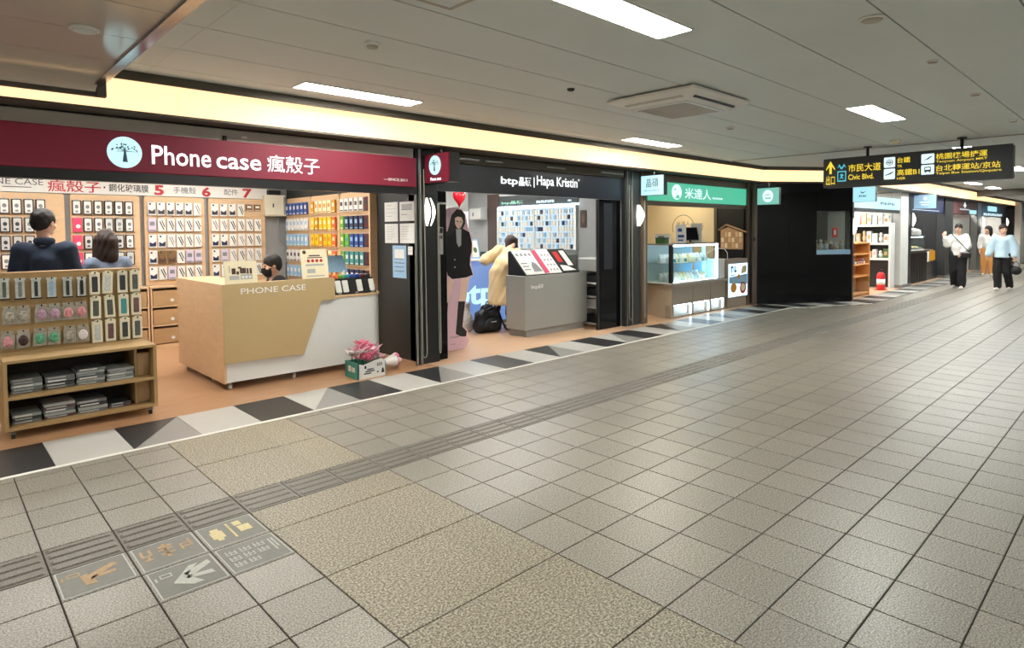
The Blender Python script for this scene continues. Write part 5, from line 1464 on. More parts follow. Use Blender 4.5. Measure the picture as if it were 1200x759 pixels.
for k in range(7):
    a = k * .9
    part('stick', MB().cyl((11.05 + .02 * math.cos(a), 6.3 + .02 * math.sin(a), zt + .05), (11.05 + .09 * math.cos(a), 6.3 + .09 * math.sin(a), zt + .34 + .02 * (k % 3)), .006, n=6), 'kraft', t)
# wooden votive board
vb = thing('wooden_board', 'house shaped board covered with small hanging wooden tags', 'wooden board', (12.2, 6.2, 1.15))
vf = facing_side(12.24, 0, 0)
part('back', MB(vf).prism([(-6.46, 1.16), (-5.97, 1.16), (-5.97, 1.50), (-6.30, 1.62), (-6.46, 1.56)], -.02, 0), 'kraft', vb)
part('roof', MB(vf).prism([(-6.50, 1.55), (-6.33, 1.66), (-5.90, 1.505), (-5.90, 1.53), (-6.33, 1.69), (-6.50, 1.575)], -.03, .03), 'kraft', vb)
for r in range(3):
    for c in range(6):
        part('tag', MB(vf).box(-6.44 + c * .078, -6.385 + c * .078, 1.19 + r * .115, 1.285 + r * .115, .001, .009), ['tag_wood', 'box_cream', 'kraft'][(c + r) % 3], vb)
part('wall_mount', MB(vf).box(-6.3, -6.1, 1.2, 1.5, -.075, -.021), 'frame_black', vb)
# menu light box
ml = thing('menu_light_box', 'lit menu box with food pictures at the end of the rice cake shop', 'light box', (11.95, 6.0, 0))
part('case', MB().cbox(11.52, 12.38, 5.93, 6.12, 0.19, 0.98, .006), 'taupe', ml)
part('plinth', MB().box(11.55, 12.36, 5.95, 6.1, 0.002, 0.19), 'taupe', ml)
mf = facing_front(0, 5.93, 0)
mp = part('lit_face', MB(mf).box(11.56, 12.36, 0.22, 0.88, 0, .006), 'lamp_menu', ml)
MF = Fr(mf(0, 0, .006), (1, 0, 0), (0, 0, 1))
for nm, poly, c0_, mm in (('sky_field', [(11.57, .50), (12.35, .44), (12.35, .66), (11.57, .62)], 0, 'box_sky'), ('cake_picture', circle(11.76, .40, .13, .10, 14), .001, 'box_amber'), ('bowl_picture', circle(12.16, .38, .14, .12, 16), .001, 'box_red'), ('rice_picture', circle(12.16, .39, .09, .08, 14), .0025, 'box_cream'),
                          ('bun_picture', circle(11.98, .62, .06, .05, 10), .001, 'box_amber'), ('leaf_picture', [(12.06, .66), (12.3, .70), (12.32, .84), (12.12, .82)], .001, 'sticker_yellow'), ('stand_picture', [(11.64, .65), (11.84, .65), (11.84, .67), (11.64, .67)], .001, 'ink_brown')):
    part(nm, MB(MF).prism(poly, c0_, c0_ + .0012), mm, mp)
blurred_line(Fr(mf(0, 0, .006), (1, 0, 0), (0, 0, 1)), 11.64, 11.92, .70, .84, 'ink_brown', mp, 2, .002)
wbx = thing('white_cabinet', 'narrow white cabinet between the glass case and menu box', 'cabinet', (11.36, 6.3, .611))
part('body', MB().cbox(11.23, 11.47, 5.97, 6.5, .6115, 1.0, .006), 'white_lam', wbx)
part('door', MB(facing_front(0, 5.97, 0)).cbox(11.245, 11.455, .63, .98, 0, .012, .004), 'white_lam', wbx)
single('power_cord', MB().tube([(11.75, 6.05, .982), (11.74, 6.05, 1.10), (11.68, 6.08, 1.18), (11.58, 6.2, 1.20), (11.48, 6.35, 1.1), (11.46, 6.45, 1.0)], .007, 6), 'ink_white', 'white power cord arching behind the lit menu box', 'cord')

# ------------------------------------------------------------------ slanting black wall
D0, D1 = Vector((12.64, 5.86, 0)), Vector((14.52, 4.62, 0))
du = (D1 - D0).normalized()
df = Fr(D0, du, (0, 0, 1)); LN = (D1 - D0).length
wn_ = thing('wall_slanted', 'glossy black slanting wall between the green sign and the far shops', 'wall', D0, kind='structure')
hz0, hz1, hx0, hx1 = 1.02, 1.95, LN * .62, LN * .985     # opening for goods built as the wall's mirror image
part('panel', MB(df).box(0, LN * .33 - .004, 0.02, 2.53, -.04, 0), 'gloss_black', wn_)
part('panel', MB(df).box(LN * .33, LN * .62 - .004, 0.02, 2.53, -.04, 0), 'gloss_black', wn_)
part('panel', MB(df).box(hx0, LN, 0.02, hz0, -.04, 0).box(hx0, LN, hz1, 2.53, -.04, 0).box(hx1, LN, hz0, hz1, -.04, 0), 'gloss_black', wn_)
part('plinth', MB(df).box(0, LN, 0.002, 0.02, -.04, -.005), 'frame_black', wn_)
part('reflection_niche', MB(df).box(hx0, hx1, hz0 - .04, hz0, -.45, -.04).box(hx0 - .03, hx0, hz0, hz1, -.45, -.04).box(hx1, hx1 + .03, hz0, hz1, -.45, -.04).box(hx0, hx1, hz1, hz1 + .03, -.45, -.04).box(hx0, hx1, hz0, hz1, -.48, -.45), 'frame_black', wn_)  # recess and goods stand in for what the glossy wall mirrors
part('reflection_ledge', MB(df).box(hx0, hx1, hz0, hz0 + .10, -.30, -.015), 'paper_blue', wn_)
part('glass_pane', MB(df).box(hx0, hx1, hz0 + .10, hz1, -.012, -.006), 'glass_clear', wn_)
rr = random.Random(6)
for k in range(6):
    a = hx0 + .08 + k * (hx1 - hx0 - .12) / 5.6
    o = thing('reflected_figurine', 'small pale figurine built as a reflection in the black wall, place %s' % ORD[k], 'figurine', df(a, hz0 + .10, -.15), group='figurines built as a reflection in the black wall')
    f = Fr(df(a, hz0 + .1005, -.15), du, (0, 0, 1)); h = rr.uniform(.14, .24)
    part('body', MB(f).lathe([(.04, 0), (.055, h * .3), (.04, h * .6), (.02, h * .7)], (0, 0, 0), 12), ['kraft', 'pack_light', 'paper_grey', 'pack_rose'][k % 4], o)
    part('head', MB(f).ball((0, h * .85, 0), (.032, .036, .032), 10, 7), ['box_cream', 'box_white', 'kraft'][k % 3], o)
t = thing('reflected_card', 'small red card built as a reflection among the figurines in the black wall', 'card', df(LN * .82, hz0 + .1, -.1))
part('card', MB(df).box(LN * .80, LN * .86, hz0 + .36, hz0 + .58, -.06, -.05), 'red_paint', t)
part('pole', MB(df).box(LN * .828, LN * .832, hz0 + .1005, hz0 + .36, -.058, -.052), 'steel', t)
part('mark', MB(df).box(LN * .818, LN * .838, hz0 + .42, hz0 + .52, -.05, -.048), 'ink_white', t)

# ------------------------------------------------------------------ far shops
def fpost(x0, x1, y0, y1, m, name, label):
    t = thing(name, label, 'pillar', ((x0 + x1) / 2, (y0 + y1) / 2, 0), kind='structure')
    part('casing', MB().cbox(x0, x1, y0, y1, 0, 2.51, .01), m, t)
    part('plinth', MB().box(x0 - .01, x1 + .01, y0 - .01, y1, 0, .08), 'steel', t)
fpost(18.55, 19.25, 4.74, 4.95, 'wall_light', 'pillar_four', 'white pillar beside the shop with shelves')
fpost(19.27, 19.55, 4.74, 4.95, 'frame_black', 'pillar_five', 'black pillar beside the white pillar')
fpost(23.2, 24.3, 4.72, 4.95, 'panel_charcoal', 'pillar_six', 'dark pillar beyond the deli counter')
fpost(28.2, 28.9, 4.74, 4.95, 'steel', 'pillar_seven', 'steel pillar before the last shop')
struct('wall_back_four', MB().box(14.6, 34.7, 8.1, 8.25, 0, 2.75), 'wall_light')
struct('wall_slant_return', MB().box(14.55, 14.62, 4.72, 8.1, 0, 2.5), 'wall_light')
struct('ceiling_shop_four', MB().box(14.6, 34.7, 5.0, 8.2, 2.52, 2.6), 'ceiling_paint')
struct('wall_partition_four', MB().box(18.55, 18.75, 4.96, 8.1, 0, 2.5), 'wall_light')
struct('wall_partition_five', MB().box(23.6, 23.8, 4.96, 8.1, 0, 2.5), 'panel_charcoal')
struct('wall_partition_six', MB().box(28.5, 28.7, 4.96, 8.1, 0, 2.5), 'panel_charcoal')
struct('wall_partition_seven', MB().box(34.45, 34.6, 4.96, 8.1, 0, 2.5), 'wall_light')
struct('wall_end_shops', MB().box(34.6, 40.0, 4.3, 4.5, 0, 2.75), 'wall_far')
for k, (a, b) in enumerate(((15.0, 5.6), (16.8, 5.6), (15.6, 7.0), (17.4, 7.0))):
    shop_lamp(a, a + 1.2, b, b + .2, 2.52, 'lamp_shop', '%s white ceiling lamp inside the shop with white shelves' % ORD[k])
for k, (a, b) in enumerate(((20.2, 5.35), (25.0, 5.1), (26.8, 5.1), (29.4, 5.3), (31.0, 5.3), (32.6, 5.3), (21.8, 5.35))):  # more lamps added here to brighten the far shops
    shop_lamp(a, a + 1.2, b, b + .2, 2.52, 'lamp_shop', '%s unseen ceiling lamp inside the far shops beyond the white pillar' % ORD[k])
# shop with white shelves
t = thing('shop_sign', 'pale cyan lit sign band above the shop with white shelves', 'sign', (16.6, 4.78, 2.03))
hf = facing_front(0, 4.76, 0)
part('light_box', MB(hf).box(14.7, 18.53, 2.04, 2.33, -.08, 0), 'lit_pale_cyan', t)
blurred_line(hf, 16.9, 18.1, 2.15, 2.21, 'tree_blue', t, 4, .004)
part('lower_rail', MB(hf).box(14.7, 18.53, 1.96, 2.04, -.08, -.01), 'panel_charcoal', t)
b4, f4 = blade(14.75, 4.72, 4.26, 2.15, 2.47, 'pale blue blade sign with a small leaf mark at the corner', 'lit_pale_cyan', .12)
m = MB(f4); m.prism([(-4.55, 2.34), (-4.49, 2.33), (-4.42, 2.39), (-4.47, 2.36)], .001, .003).prism([(-4.55, 2.38), (-4.54, 2.38), (-4.50, 2.345), (-4.52, 2.34)], .001, .003)
part('leaf_mark', m, 'tree_blue', b4)
blurred_line(f4, -4.57, -4.41, 2.25, 2.29, 'tree_blue', b4, 2, .003)
sconce(14.85, 4.7195, 1.62, .36, 'glowing wall lamp at the corner of the black slanting wall', two=False)
t = thing('corner_post', 'black post at the corner of the slanting wall', 'post', (14.6, 4.7, 0), kind='structure')
part('casing', MB().box(14.54, 14.92, 4.72, 4.78, 0, 2.5), 'frame_black', t)
shx = facing_side(18.15, 0, 0)
t = thing('display_shelf', 'white shelving stacked with toys and boxes beside the white pillar', 'shelf', (18.3, 5.4, 0))
y0_, y1_ = 6.05, 4.86
for y in (-y0_, -y1_ - .05): part('upright', MB(shx).box(y, y + .05, 0, 1.72, -.36, 0), 'white_lam', t)
for z in (.74, 1.14, 1.62): part('shelf', MB(shx).box(-y0_ + .05, -y1_ - .05, z, z + .06, -.36, 0), 'white_lam', t)
part('back', MB(shx).box(-y0_ + .05, -y1_ - .05, .02, 1.62, -.36, -.34), 'blackboard', t)  # dark back paints in the blackness under the shelves
rr = random.Random(12)
for r, z in enumerate((.80, 1.20, 1.68)):
    for c in range(8):
        y = 5.92 - c * .133
        h = rr.uniform(.17, .30); w = rr.uniform(.09, .125)
        m = ['paper', 'box_white', 'petal_pale', 'tag_wood', 'box_white', 'plant_green' if r == 0 else 'paper', 'box_cream'][rr.randrange(7)]
        o = thing('gift_item', '%s on the white shelving, %s shelf, place %s' % ('boxed gift' if (r == 2 or c % 3) else 'plush toy', ['lower', 'middle', 'upper'][r], NTH[c]), 'gift', (18.28, y, z + .0005), group='gifts on the white shelving')
        if r == 2 or c % 3:
            part('box', MB().cbox(18.2, 18.34, y - w / 2, y + w / 2, z + .0005, z + h, .008), m, o)
            part('label', MB(facing_side(18.2, 0, 0)).box(-y - w * .3, -y + w * .3, z + h * .3, z + h * .7, 0, .002), ['paper_grey', 'kraft', 'petal_pale'][c % 3], o)
        else:
            part('plush', MB().ball((18.28, y, z + h * .38), (.06, w * .5, h * .38), 10, 7), m, o); part('head', MB().ball((18.27, y, z + h * .85), (.05, w * .36, h * .25), 10, 7), m, o)
t = thing('wooden_cabinet', 'orange wooden display cabinet at the entrance of the gift shop', 'cabinet', (15.6, 4.95, 0))
part('side', MB().box(15.0, 15.03, 4.80, 5.12, 0, 1.22).box(16.27, 16.30, 4.80, 5.12, 0, 1.22), 'wood_orange', t)
part('back', MB().box(15.03, 16.27, 5.09, 5.12, 0, 1.22), 'wood_orange', t)
part('top', MB().box(15.0, 16.3, 4.80, 5.12, 1.2205, 1.25), 'wood_orange', t)
for z in (.04, .45, .72, .96): part('shelf', MB().box(15.03, 16.27, 4.81, 5.09, z, z + .03), 'wood_orange', t)
part('lower_door', MB(facing_front(0, 4.80, 0)).box(15.03, 16.27, .07, .44, 0, .015), 'glass_clear', t)
for k in range(6):
    x = 15.15 + k * .2
    o = thing('trinket', 'small trinket on the orange cabinet shelf, place %s' % ORD[k], 'trinket', (x, 4.92, .751), group='trinkets in the orange cabinet')
    part('base', MB().cbox(x - .05, x + .05, 4.87, 4.97, .7505, .80, .006), ['kraft', 'petal_pale', 'paper'][k % 3], o)
    part('top', MB().ball((x, 4.92, .84), (.04, .04, .038), 10, 7), ['box_amber', 'petal_pink', 'paper_grey'][k % 3], o)
t = thing('fire_extinguisher', 'red fire extinguisher with white label beside the white shelves', 'extinguisher', (17.70, 4.95, 0))
part('cylinder', MB(Fr((17.70, 4.95, 0), (1, 0, 0), (0, 0, 1))).lathe([(.09, .01), (.095, .05), (.095, .36), (.08, .42), (.035, .46)], (0, 0, 0), 18), 'red_paint', t)
part('label', MB(Fr((17.70, 4.95, 0), (1, 0, 0), (0, 0, 1))).lathe([(.097, .14), (.097, .28)], (0, 0, 0), 18), 'ink_white', t)
part('valve', MB().cyl((17.70, 4.95, .46), (17.70, 4.95, .51), .022).box(17.65, 17.75, 4.93, 4.97, .51, .53), 'rubber_black', t)
part('hose', MB().tube([(17.72, 4.94, .5), (17.80, 4.92, .46), (17.81, 4.9, .3), (17.79, 4.9, .14)], .011, 6), 'rubber_black', t)
part('stand', MB().box(17.58, 17.82, 4.83, 5.07, .001, .012), 'red_paint', t)
t = thing('red_poster', 'dark red narrow poster hung beside the white pillar', 'poster', (18.42, 4.9, 1.0))
part('sheet', MB(facing_front(0, 4.90, 0)).box(18.34, 18.54, 1.0, 1.55, -.01, 0), 'box_maroon', t)
part('print', MB(facing_front(0, 4.90, 0)).box(18.38, 18.50, 1.08, 1.3, 0, .002).box(18.38, 18.5, 1.36, 1.48, 0, .002), 'pack_rose', t)
part('hanger', MB().box(18.43, 18.45, 4.90, 4.91, 1.55, 2.0), 'steel', t)
# deli
t = thing('shop_sign', 'navy header board of the deli beyond the white pillar', 'sign', (21.4, 4.8, 2.05))
part('board', MB(hf).box(19.56, 23.18, 2.03, 2.5, -.08, 0), 'header_navy', t)
part('light_line', MB(hf).box(19.7, 22.6, 2.08, 2.095, 0, .006), 'lit_icon', t)
b5, f5 = blade(19.62, 4.71, 4.20, 2.10, 2.47, 'muted blue blade sign with a white round emblem', 'paper_blue', .12)
part('emblem', MB(f5).prism(circle(-4.45, 2.37, .045, .05, 14), .001, .003).box(-4.58, -4.33, 2.25, 2.28, .001, .003).box(-4.54, -4.37, 2.19, 2.22, .001, .003), 'lit_icon', b5)
sconce(19.5, 4.7195, 1.80, .36, 'glowing wall lamp on the black pillar before the deli', two=False)
t = thing('ribbed_counter', 'black ribbed counter front of the deli', 'counter', (20.6, 4.95, 0))
part('body', MB().box(19.65, 21.7, 4.86, 5.5, 0, .88), 'navy_header', t)
for k in range(12): part('rib', MB().box(19.68 + k * .17, 19.76 + k * .17, 4.83, 4.86, .03, .85), 'frame_black', t)
part('top', MB().box(19.6, 21.75, 4.81, 5.5, .8805, .92), 'frame_black', t)
t = thing('deli_case', 'glass deli case with trays of food on the ribbed counter', 'display case', (20.6, 5.1, .921))
part('base_tray', MB().box(19.8, 21.6, 4.9, 5.4, .9205, .96), 'white_lam', t)
part('glass_front', MB().box(19.8, 21.6, 4.9, 4.908, .96, 1.32), 'glass_clear', t)
part('top_board', MB().box(19.8, 21.6, 4.9, 5.4, 1.32, 1.345), 'steel', t)
part('light_tube', MB().box(19.85, 21.55, 4.93, 4.95, 1.30, 1.318), 'lamp_led', t)
for k in range(8):
    x = 19.95 + k * .22
    o = thing('food_tray', 'yellow food tray in the deli case, place %s' % ORD[k], 'food', (x, 5.1, .961), group='food trays in the deli case')
    part('tray', MB().cbox(x - .09, x + .09, 4.95, 5.3, .9605, 1.0, .006), 'steel', o)
    part('food', MB().ball((x, 5.12, 1.0), (.08, .15, .05), 10, 6), ['sticker_yellow', 'box_amber', 'box_cream', 'plant_green'][k % 4], o)
t = thing('deli_shelf', 'food cabinet with pictures beside the ribbed counter', 'cabinet', (22.4, 5.0, 0))
part('body', MB().box(21.78, 23.1, 4.9, 5.5, 0, .55), 'navy_header', t)
part('picture', MB(facing_front(0, 4.9, 0)).box(22.2, 22.9, .58, .88, -.02, 0), 'box_amber', t)
part('card', MB(facing_front(0, 4.9, 0)).box(21.85, 22.15, .56, .86, -.02, 0), 'paper', t)
part('upper', MB().box(21.8, 23.1, 5.0, 5.5, .55, .9), 'taupe', t)
t = thing('rice_cooker', 'white round appliance on top of the deli case', 'appliance', (21.1, 5.15, 1.346))
part('body', MB(Fr((21.1, 5.15, 1.3455), (1, 0, 0), (0, 0, 1))).lathe([(.25, 0), (.28, .05), (.27, .16), (.2, .20)], (0, 0, 0), 18), 'wall_light', t)
part('lid', MB(Fr((21.1, 5.15, 1.5455), (1, 0, 0), (0, 0, 1))).lathe([(.19, 0), (.1, .03), (.02, .04)], (0, 0, 0), 18), 'white_lam', t)
struct('wall_deli_back', MB().box(19.42, 23.58, 6.2, 6.3, 0, 2.5), 'panel_charcoal')
# white wall and last shop
t = thing('shop_sign', 'maroon header with a white star mark beyond the deli', 'sign', (26.2, 4.8, 2.1))
part('board', MB(hf).box(24.32, 28.18, 2.05, 2.5, -.08, 0), 'header_maroon', t)
part('star_mark', MB(hf).prism([(25.9, 2.34), (26.05, 2.38), (26.15, 2.46), (26.25, 2.38), (26.4, 2.34), (26.25, 2.31), (26.15, 2.24), (26.05, 2.31)], .001, .01), 'lit_icon', t)
blurred_line(hf, 25.4, 26.9, 2.19, 2.225, 'lit_icon', t, 7, .006)
part('lit_plate', MB(hf).box(26.9, 28.0, 2.07, 2.20, .001, .02), 'lit_pale_cyan', t)
t = thing('white_screen', 'tall white display wall under the maroon header', 'display wall', (26.2, 4.9, 0))
part('panel', MB(facing_front(0, 4.96, 0)).box(24.5, 28.1, 0, 2.03, -.05, 0), 'wall_light', t)
part('dots', MB(facing_front(0, 4.96, 0)).box(25.0, 25.2, 1.7, 1.9, 0, .004).box(26.8, 26.9, 1.2, 1.3, 0, .004).box(27.2, 27.3, .5, .6, 0, .004), 'ink_grey', t)
t = thing('shop_sign', 'dark header with white lettering over the last shop', 'sign', (31.7, 4.8, 2.1))
part('board', MB(hf).box(28.92, 34.5, 2.0, 2.5, -.08, 0), 'navy_header', t)
part('lit_cloud', MB(hf).prism(rrect(30.2, 32.0, 2.22, 2.42, .08, 4), .001, .02), 'lit_pale_cyan', t)
blurred_line(hf, 29.4, 33.4, 2.04, 2.14, 'lit_icon', t, 9, .006)
sconce(29.0, 4.735, 1.80, .36, 'glowing wall lamp before the last shop', two=False)
sconce(34.2, 4.735, 1.80, .36, 'glowing wall lamp at the far end of the shop row', two=False)
t = thing('wood_stand', 'orange wooden stand at the entrance of the last shop', 'stand', (30.2, 4.95, 0))
part('body', MB().cbox(29.2, 31.2, 4.85, 5.3, 0, .75, .01), 'wood_orange', t)
part('top', MB().cbox(29.15, 31.25, 4.82, 5.35, .7505, .80, .008), 'maple', t)
t = thing('info_screen', 'bright blue lit screen at the far end of the corridor', 'screen', (36, 4.2, 2.0))
part('screen', MB(facing_side(35.0, 0, 0)).box(-4.15, -2.95, 2.02, 2.40, 0, .01), 'lit_blue', t)
part('case', MB().box(35.0, 35.12, 2.93, 4.17, 2.0, 2.42), 'frame_black', t)
part('hanger', MB().cyl((35.06, 3.3, 2.42), (35.06, 3.3, HL), .02).cyl((35.06, 3.9, 2.42), (35.06, 3.9, HL), .02), 'steel', t)
# ------------------------------------------------------------------ hanging direction sign
XD = 10.65
ds = thing('direction_sign', 'black hanging direction sign with yellow lettering and white icons', 'sign', (XD + .08, 2.62, 2.22))
sf3 = facing_side(XD, 0, 0)
ya, yb, za, zb = 3.835, 1.415, 2.222, 2.69
part('box', MB(sf3).prism(rrect(-ya, -yb, za, zb, .03, 3), -.16, 0), 'sign_dark', ds)
part('rim', MB(sf3).box(-ya, -yb, za, za + .008, 0, .004).box(-ya, -yb, zb - .008, zb, 0, .004), 'panel_charcoal', ds)
for y in (3.21, 2.0):
    h = part('hanger', MB().cyl((XD + .08, y, zb), (XD + .08, y, HC), .022, n=12), 'frame_black', ds)
    part('flange', MB().cyl((XD + .08, y, HC - .02), (XD + .08, y, HC - .0005), .06, n=16), 'frame_black', h)
def px(x): return -ya + (x - 965) / 223.0 * (ya - yb)          # sign-face position along its width
W = ya - yb; Hh = zb - za
def sp(a): return -ya + a * W
def sz(b): return za + b * Hh
SGN = Fr(sf3(0, 0, 0), (0, -1, 0), (0, 0, 1))
part('arrow', MB(SGN).prism([(sp(.045), sz(.92)), (sp(.018), sz(.66)), (sp(.018), sz(.60)), (sp(.038), sz(.74)), (sp(.038), sz(.48)), (sp(.053), sz(.48)), (sp(.053), sz(.74)), (sp(.073), sz(.60)), (sp(.073), sz(.66))], .001, .004), 'lit_yellow', ds)
text('出口', SGN, sp(.018), sp(.073), sz(.10), sz(.42), 'lit_yellow', ds, .003, .008)
m = MB(SGN); m.prism(rrect(sp(.088), sp(.142), sz(.20), sz(.56), .01, 2), .001, .003)
m.prism([(sp(.088), sz(.66)), (sp(.10), sz(.80)), (sp(.108), sz(.70)), (sp(.118), sz(.70)), (sp(.128), sz(.80)), (sp(.142), sz(.66)), (sp(.128), sz(.72)), (sp(.118), sz(.62)), (sp(.108), sz(.62)), (sp(.10), sz(.72))], .001, .003)
part('exit_icon', m, 'lit_turq', ds)
m = MB(SGN); m.box(sp(.094), sp(.136), sz(.24), sz(.52), .0035, .004); part('exit_icon_field', m, 'sign_dark', ds)
m = MB(SGN); m.prism([(sp(.10), sz(.27)), (sp(.11), sz(.36)), (sp(.105), sz(.44)), (sp(.118), sz(.47)), (sp(.128), sz(.40)), (sp(.118), sz(.38)), (sp(.128), sz(.27)), (sp(.115), sz(.33))], .0045, .005); part('exit_figure', m, 'lit_turq', ds)
text('市民大道', SGN, sp(.155), sp(.345), sz(.50), sz(.76), 'lit_yellow', ds, .003, .008)
text('Civic Blvd.', SGN, sp(.155), sp(.305), sz(.24), sz(.42), 'lit_yellow', ds, .003, .012)
def icon(a0, a1, b0, b1, kind):
    p = part('icon_tile', MB(SGN).prism(rrect(sp(a0), sp(a1), sz(b0), sz(b1), .014, 3), .001, .003), 'lit_icon', ds)
    m = MB(SGN); ca, cb = (sp(a0) + sp(a1)) / 2, (sz(b0) + sz(b1)) / 2; s = (sp(a1) - sp(a0)) / 2
    if kind == 0:
        for r in (.62, .3):
            P = circle(ca, cb, s * r, s * r * .95, 20); Q = circle(ca, cb, s * (r - .12), s * (r - .12) * .95, 20)
            for k in range(20): m.prism([P[k], P[(k + 1) % 20], Q[(k + 1) % 20], Q[k]], .0035, .005)
        m.box(ca - s * .6, ca + s * .6, cb - s * .06, cb + s * .06, .0035, .005)
    elif kind == 1: m.prism([(ca - s * .75, cb - s * .3), (ca + s * .2, cb - s * .05), (ca + s * .8, cb + s * .4), (ca + s * .5, cb + s * .4), (ca - s * .2, cb + s * .05), (ca - s * .75, cb - s * .15)], .0035, .005)
    elif kind == 2:
        m.prism([(ca - s * .7, cb - s * .3), (ca + s * .1, cb - s * .1), (ca + s * .3, cb + s * .1), (ca - s * .1, cb + s * .05)], .0035, .005)
        m.prism([(ca - s * .1, cb + s * .05), (ca + s * .5, cb + s * .45), (ca + s * .7, cb + s * .4), (ca + s * .2, cb)], .0035, .005)
    else:
        m.prism(rrect(ca - s * .5, ca + s * .5, cb - s * .35, cb + s * .5, s * .12, 2), .0035, .005); m.m = 1
        m.box(ca - s * .38, ca + s * .38, cb - s * .02, cb + s * .35, .0055, .006); m.m = 0
        m.box(ca - s * .45, ca - s * .22, cb - s * .5, cb - s * .35, .0035, .005).box(ca + s * .22, ca + s * .45, cb - s * .5, cb - s * .35, .0035, .005)
    part('icon_print', m, ['sign_dark', 'lit_icon'], p)
icon(.362, .424, .56, .89, 0)
icon(.362, .424, .18, .52, 1)
icon(.563, .63, .60, .90, 2)
icon(.563, .63, .26, .56, 3)
text('台鐵', SGN, sp(.435), sp(.505), sz(.68), sz(.86), 'lit_yellow', ds, .003, .008)
text('TR', SGN, sp(.435), sp(.462), sz(.54), sz(.62), 'lit_yellow', ds, .003, .012)
text('高鐵B1', SGN, sp(.435), sp(.555), sz(.28), sz(.48), 'lit_yellow', ds, .003, .008)
text('HSR', SGN, sp(.435), sp(.482), sz(.15), sz(.23), 'lit_yellow', ds, .003, .012)
text('桃園機場捷運', SGN, sp(.638), sp(.885), sz(.70), sz(.885), 'lit_yellow', ds, .003, .008)
text('Taoyuan Airport MRT', SGN, sp(.638), sp(.885), sz(.585), sz(.67), 'lit_yellow', ds, .003, .012)
text('台北轉運站/京站', SGN, sp(.638), sp(.945), sz(.34), sz(.53), 'lit_yellow', ds, .003, .008)
text('Taipei Bus Station/Qsquare', SGN, sp(.638), sp(.95), sz(.22), sz(.31), 'lit_yellow', ds, .003, .012)

# ------------------------------------------------------------------ ceiling cassette and ceiling fittings
ac = thing('air_conditioner', 'white square ceiling cassette air conditioner with louvred slots', 'air conditioner', (5.42, 3.31, 2.775))
a0, a1, c0, c1 = 4.89, 5.95, 2.84, 3.78
zc = HC - .016
part('neck', MB().box(a0 + .05, a1 - .05, c0 + .05, c1 - .05, zc, HC - .0005), 'blackboard', ac)  # black inset paints the shadow gap above the cassette
P = [(a0, c0, zc), (a1, c0, zc), (a1, c1, zc), (a0, c1, zc), (a0, c0, zc - .02), (a1, c0, zc - .02), (a1, c1, zc - .02), (a0, c1, zc - .02), (a0 + .14, c0 + .14, zc - .085), (a1 - .14, c0 + .14, zc - .085), (a1 - .14, c1 - .14, zc - .085), (a0 + .14, c1 - .14, zc - .085)]
part('panel', MB().add(P, [(0, 1, 2, 3)] + [(k, 4 + k, 4 + (k + 1) % 4, (k + 1) % 4) for k in range(4)] + [(4 + k, 8 + k, 8 + (k + 1) % 4, 4 + (k + 1) % 4) for k in range(4)] + [(11, 10, 9, 8)]), 'white_plastic', ac)
g_ = MB()
z1 = zc - .086
g_.box(a0 + .17, a1 - .17, c0 + .17, c0 + .20, z1 - .012, z1).box(a0 + .17, a1 - .17, c1 - .20, c1 - .17, z1 - .012, z1).box(a0 + .17, a0 + .20, c0 + .20, c1 - .20, z1 - .012, z1).box(a1 - .20, a1 - .17, c0 + .20, c1 - .20, z1 - .012, z1)
part('grille_frame', g_, 'white_lam', ac)
part('grille', MB().box(a0 + .2, a1 - .2, c0 + .2, c1 - .2, z1 - .006, z1 - .001), 'shutter_grey', ac)
for k in range(12): part('slat', MB().box(a0 + .21 + k * .053, a0 + .225 + k * .053, c0 + .2, c1 - .2, z1 - .010, z1 - .0065), 'wall_light', ac)
for k, bb in enumerate(((a0 + .16, a1 - .16, c0 + .075, c0 + .10), (a0 + .16, a1 - .16, c1 - .10, c1 - .075), (a0 + .075, a0 + .10, c0 + .16, c1 - .16), (a1 - .10, a1 - .075, c0 + .16, c1 - .16))):
    part('air_slot', MB().box(*bb, zc - .070, zc - .045), 'blackboard' if k in (0, 3) else 'wall_light', ac)
def disc(x, y, z, r, h, label, name='ceiling_speaker', m='white_plastic', m2='shutter_grey'):
    t = thing(name, label, name.split('_')[-1], (x, y, z - h), group='round fittings on the ceiling')
    f = Fr((x, y, z - .0005), (1, 0, 0), (0, 0, -1))
    part('base', MB(f).lathe([(r, 0), (r, h * .4), (r * .85, h * .7)], (0, 0, 0), 20), m, t)
    part('cover', MB(f).lathe([(r * .8, h * .7), (r * .7, h), (r * .2, h * 1.02)], (0, 0, 0), 20), m2, t)
disc(0.68, 4.10, HL, .075, .02, 'round flat speaker in the lower glossy ceiling', m2='ceiling_paint')
disc(2.242, 3.712, HC, .05, .035, 'small round smoke detector above the red sign', 'smoke_detector')
disc(4.275, 3.709, HC, .035, .02, 'tiny dark sprinkler cap in the ceiling before the cassette', 'sprinkler', 'blackboard', 'blackboard')
disc(7.35, 3.755, HC, .05, .03, 'small white smoke detector beyond the cassette', 'smoke_detector')
disc(4.235, 1.253, HC, .075, .02, 'round white speaker near the upper edge of the hall ceiling')
disc(5.649, 1.248, HC, .04, .02, 'small round sprinkler, first beyond the hall speaker', 'sprinkler')
disc(7.349, 1.272, HC, .045, .02, 'small round sprinkler, second beyond the hall speaker', 'sprinkler')
disc(9.427, 1.255, HC, .045, .03, 'small smoke detector close to the direction sign hanger', 'smoke_detector')
disc(10.3, 2.72, HC, .07, .05, 'cream smoke detector between the two sign hangers', 'smoke_detector', 'cream_plastic', 'cream_plastic')
t = thing('ceiling_hatch', 'square access hatch at the upper edge of the ceiling', 'hatch', (2.1, 2.8, HC))
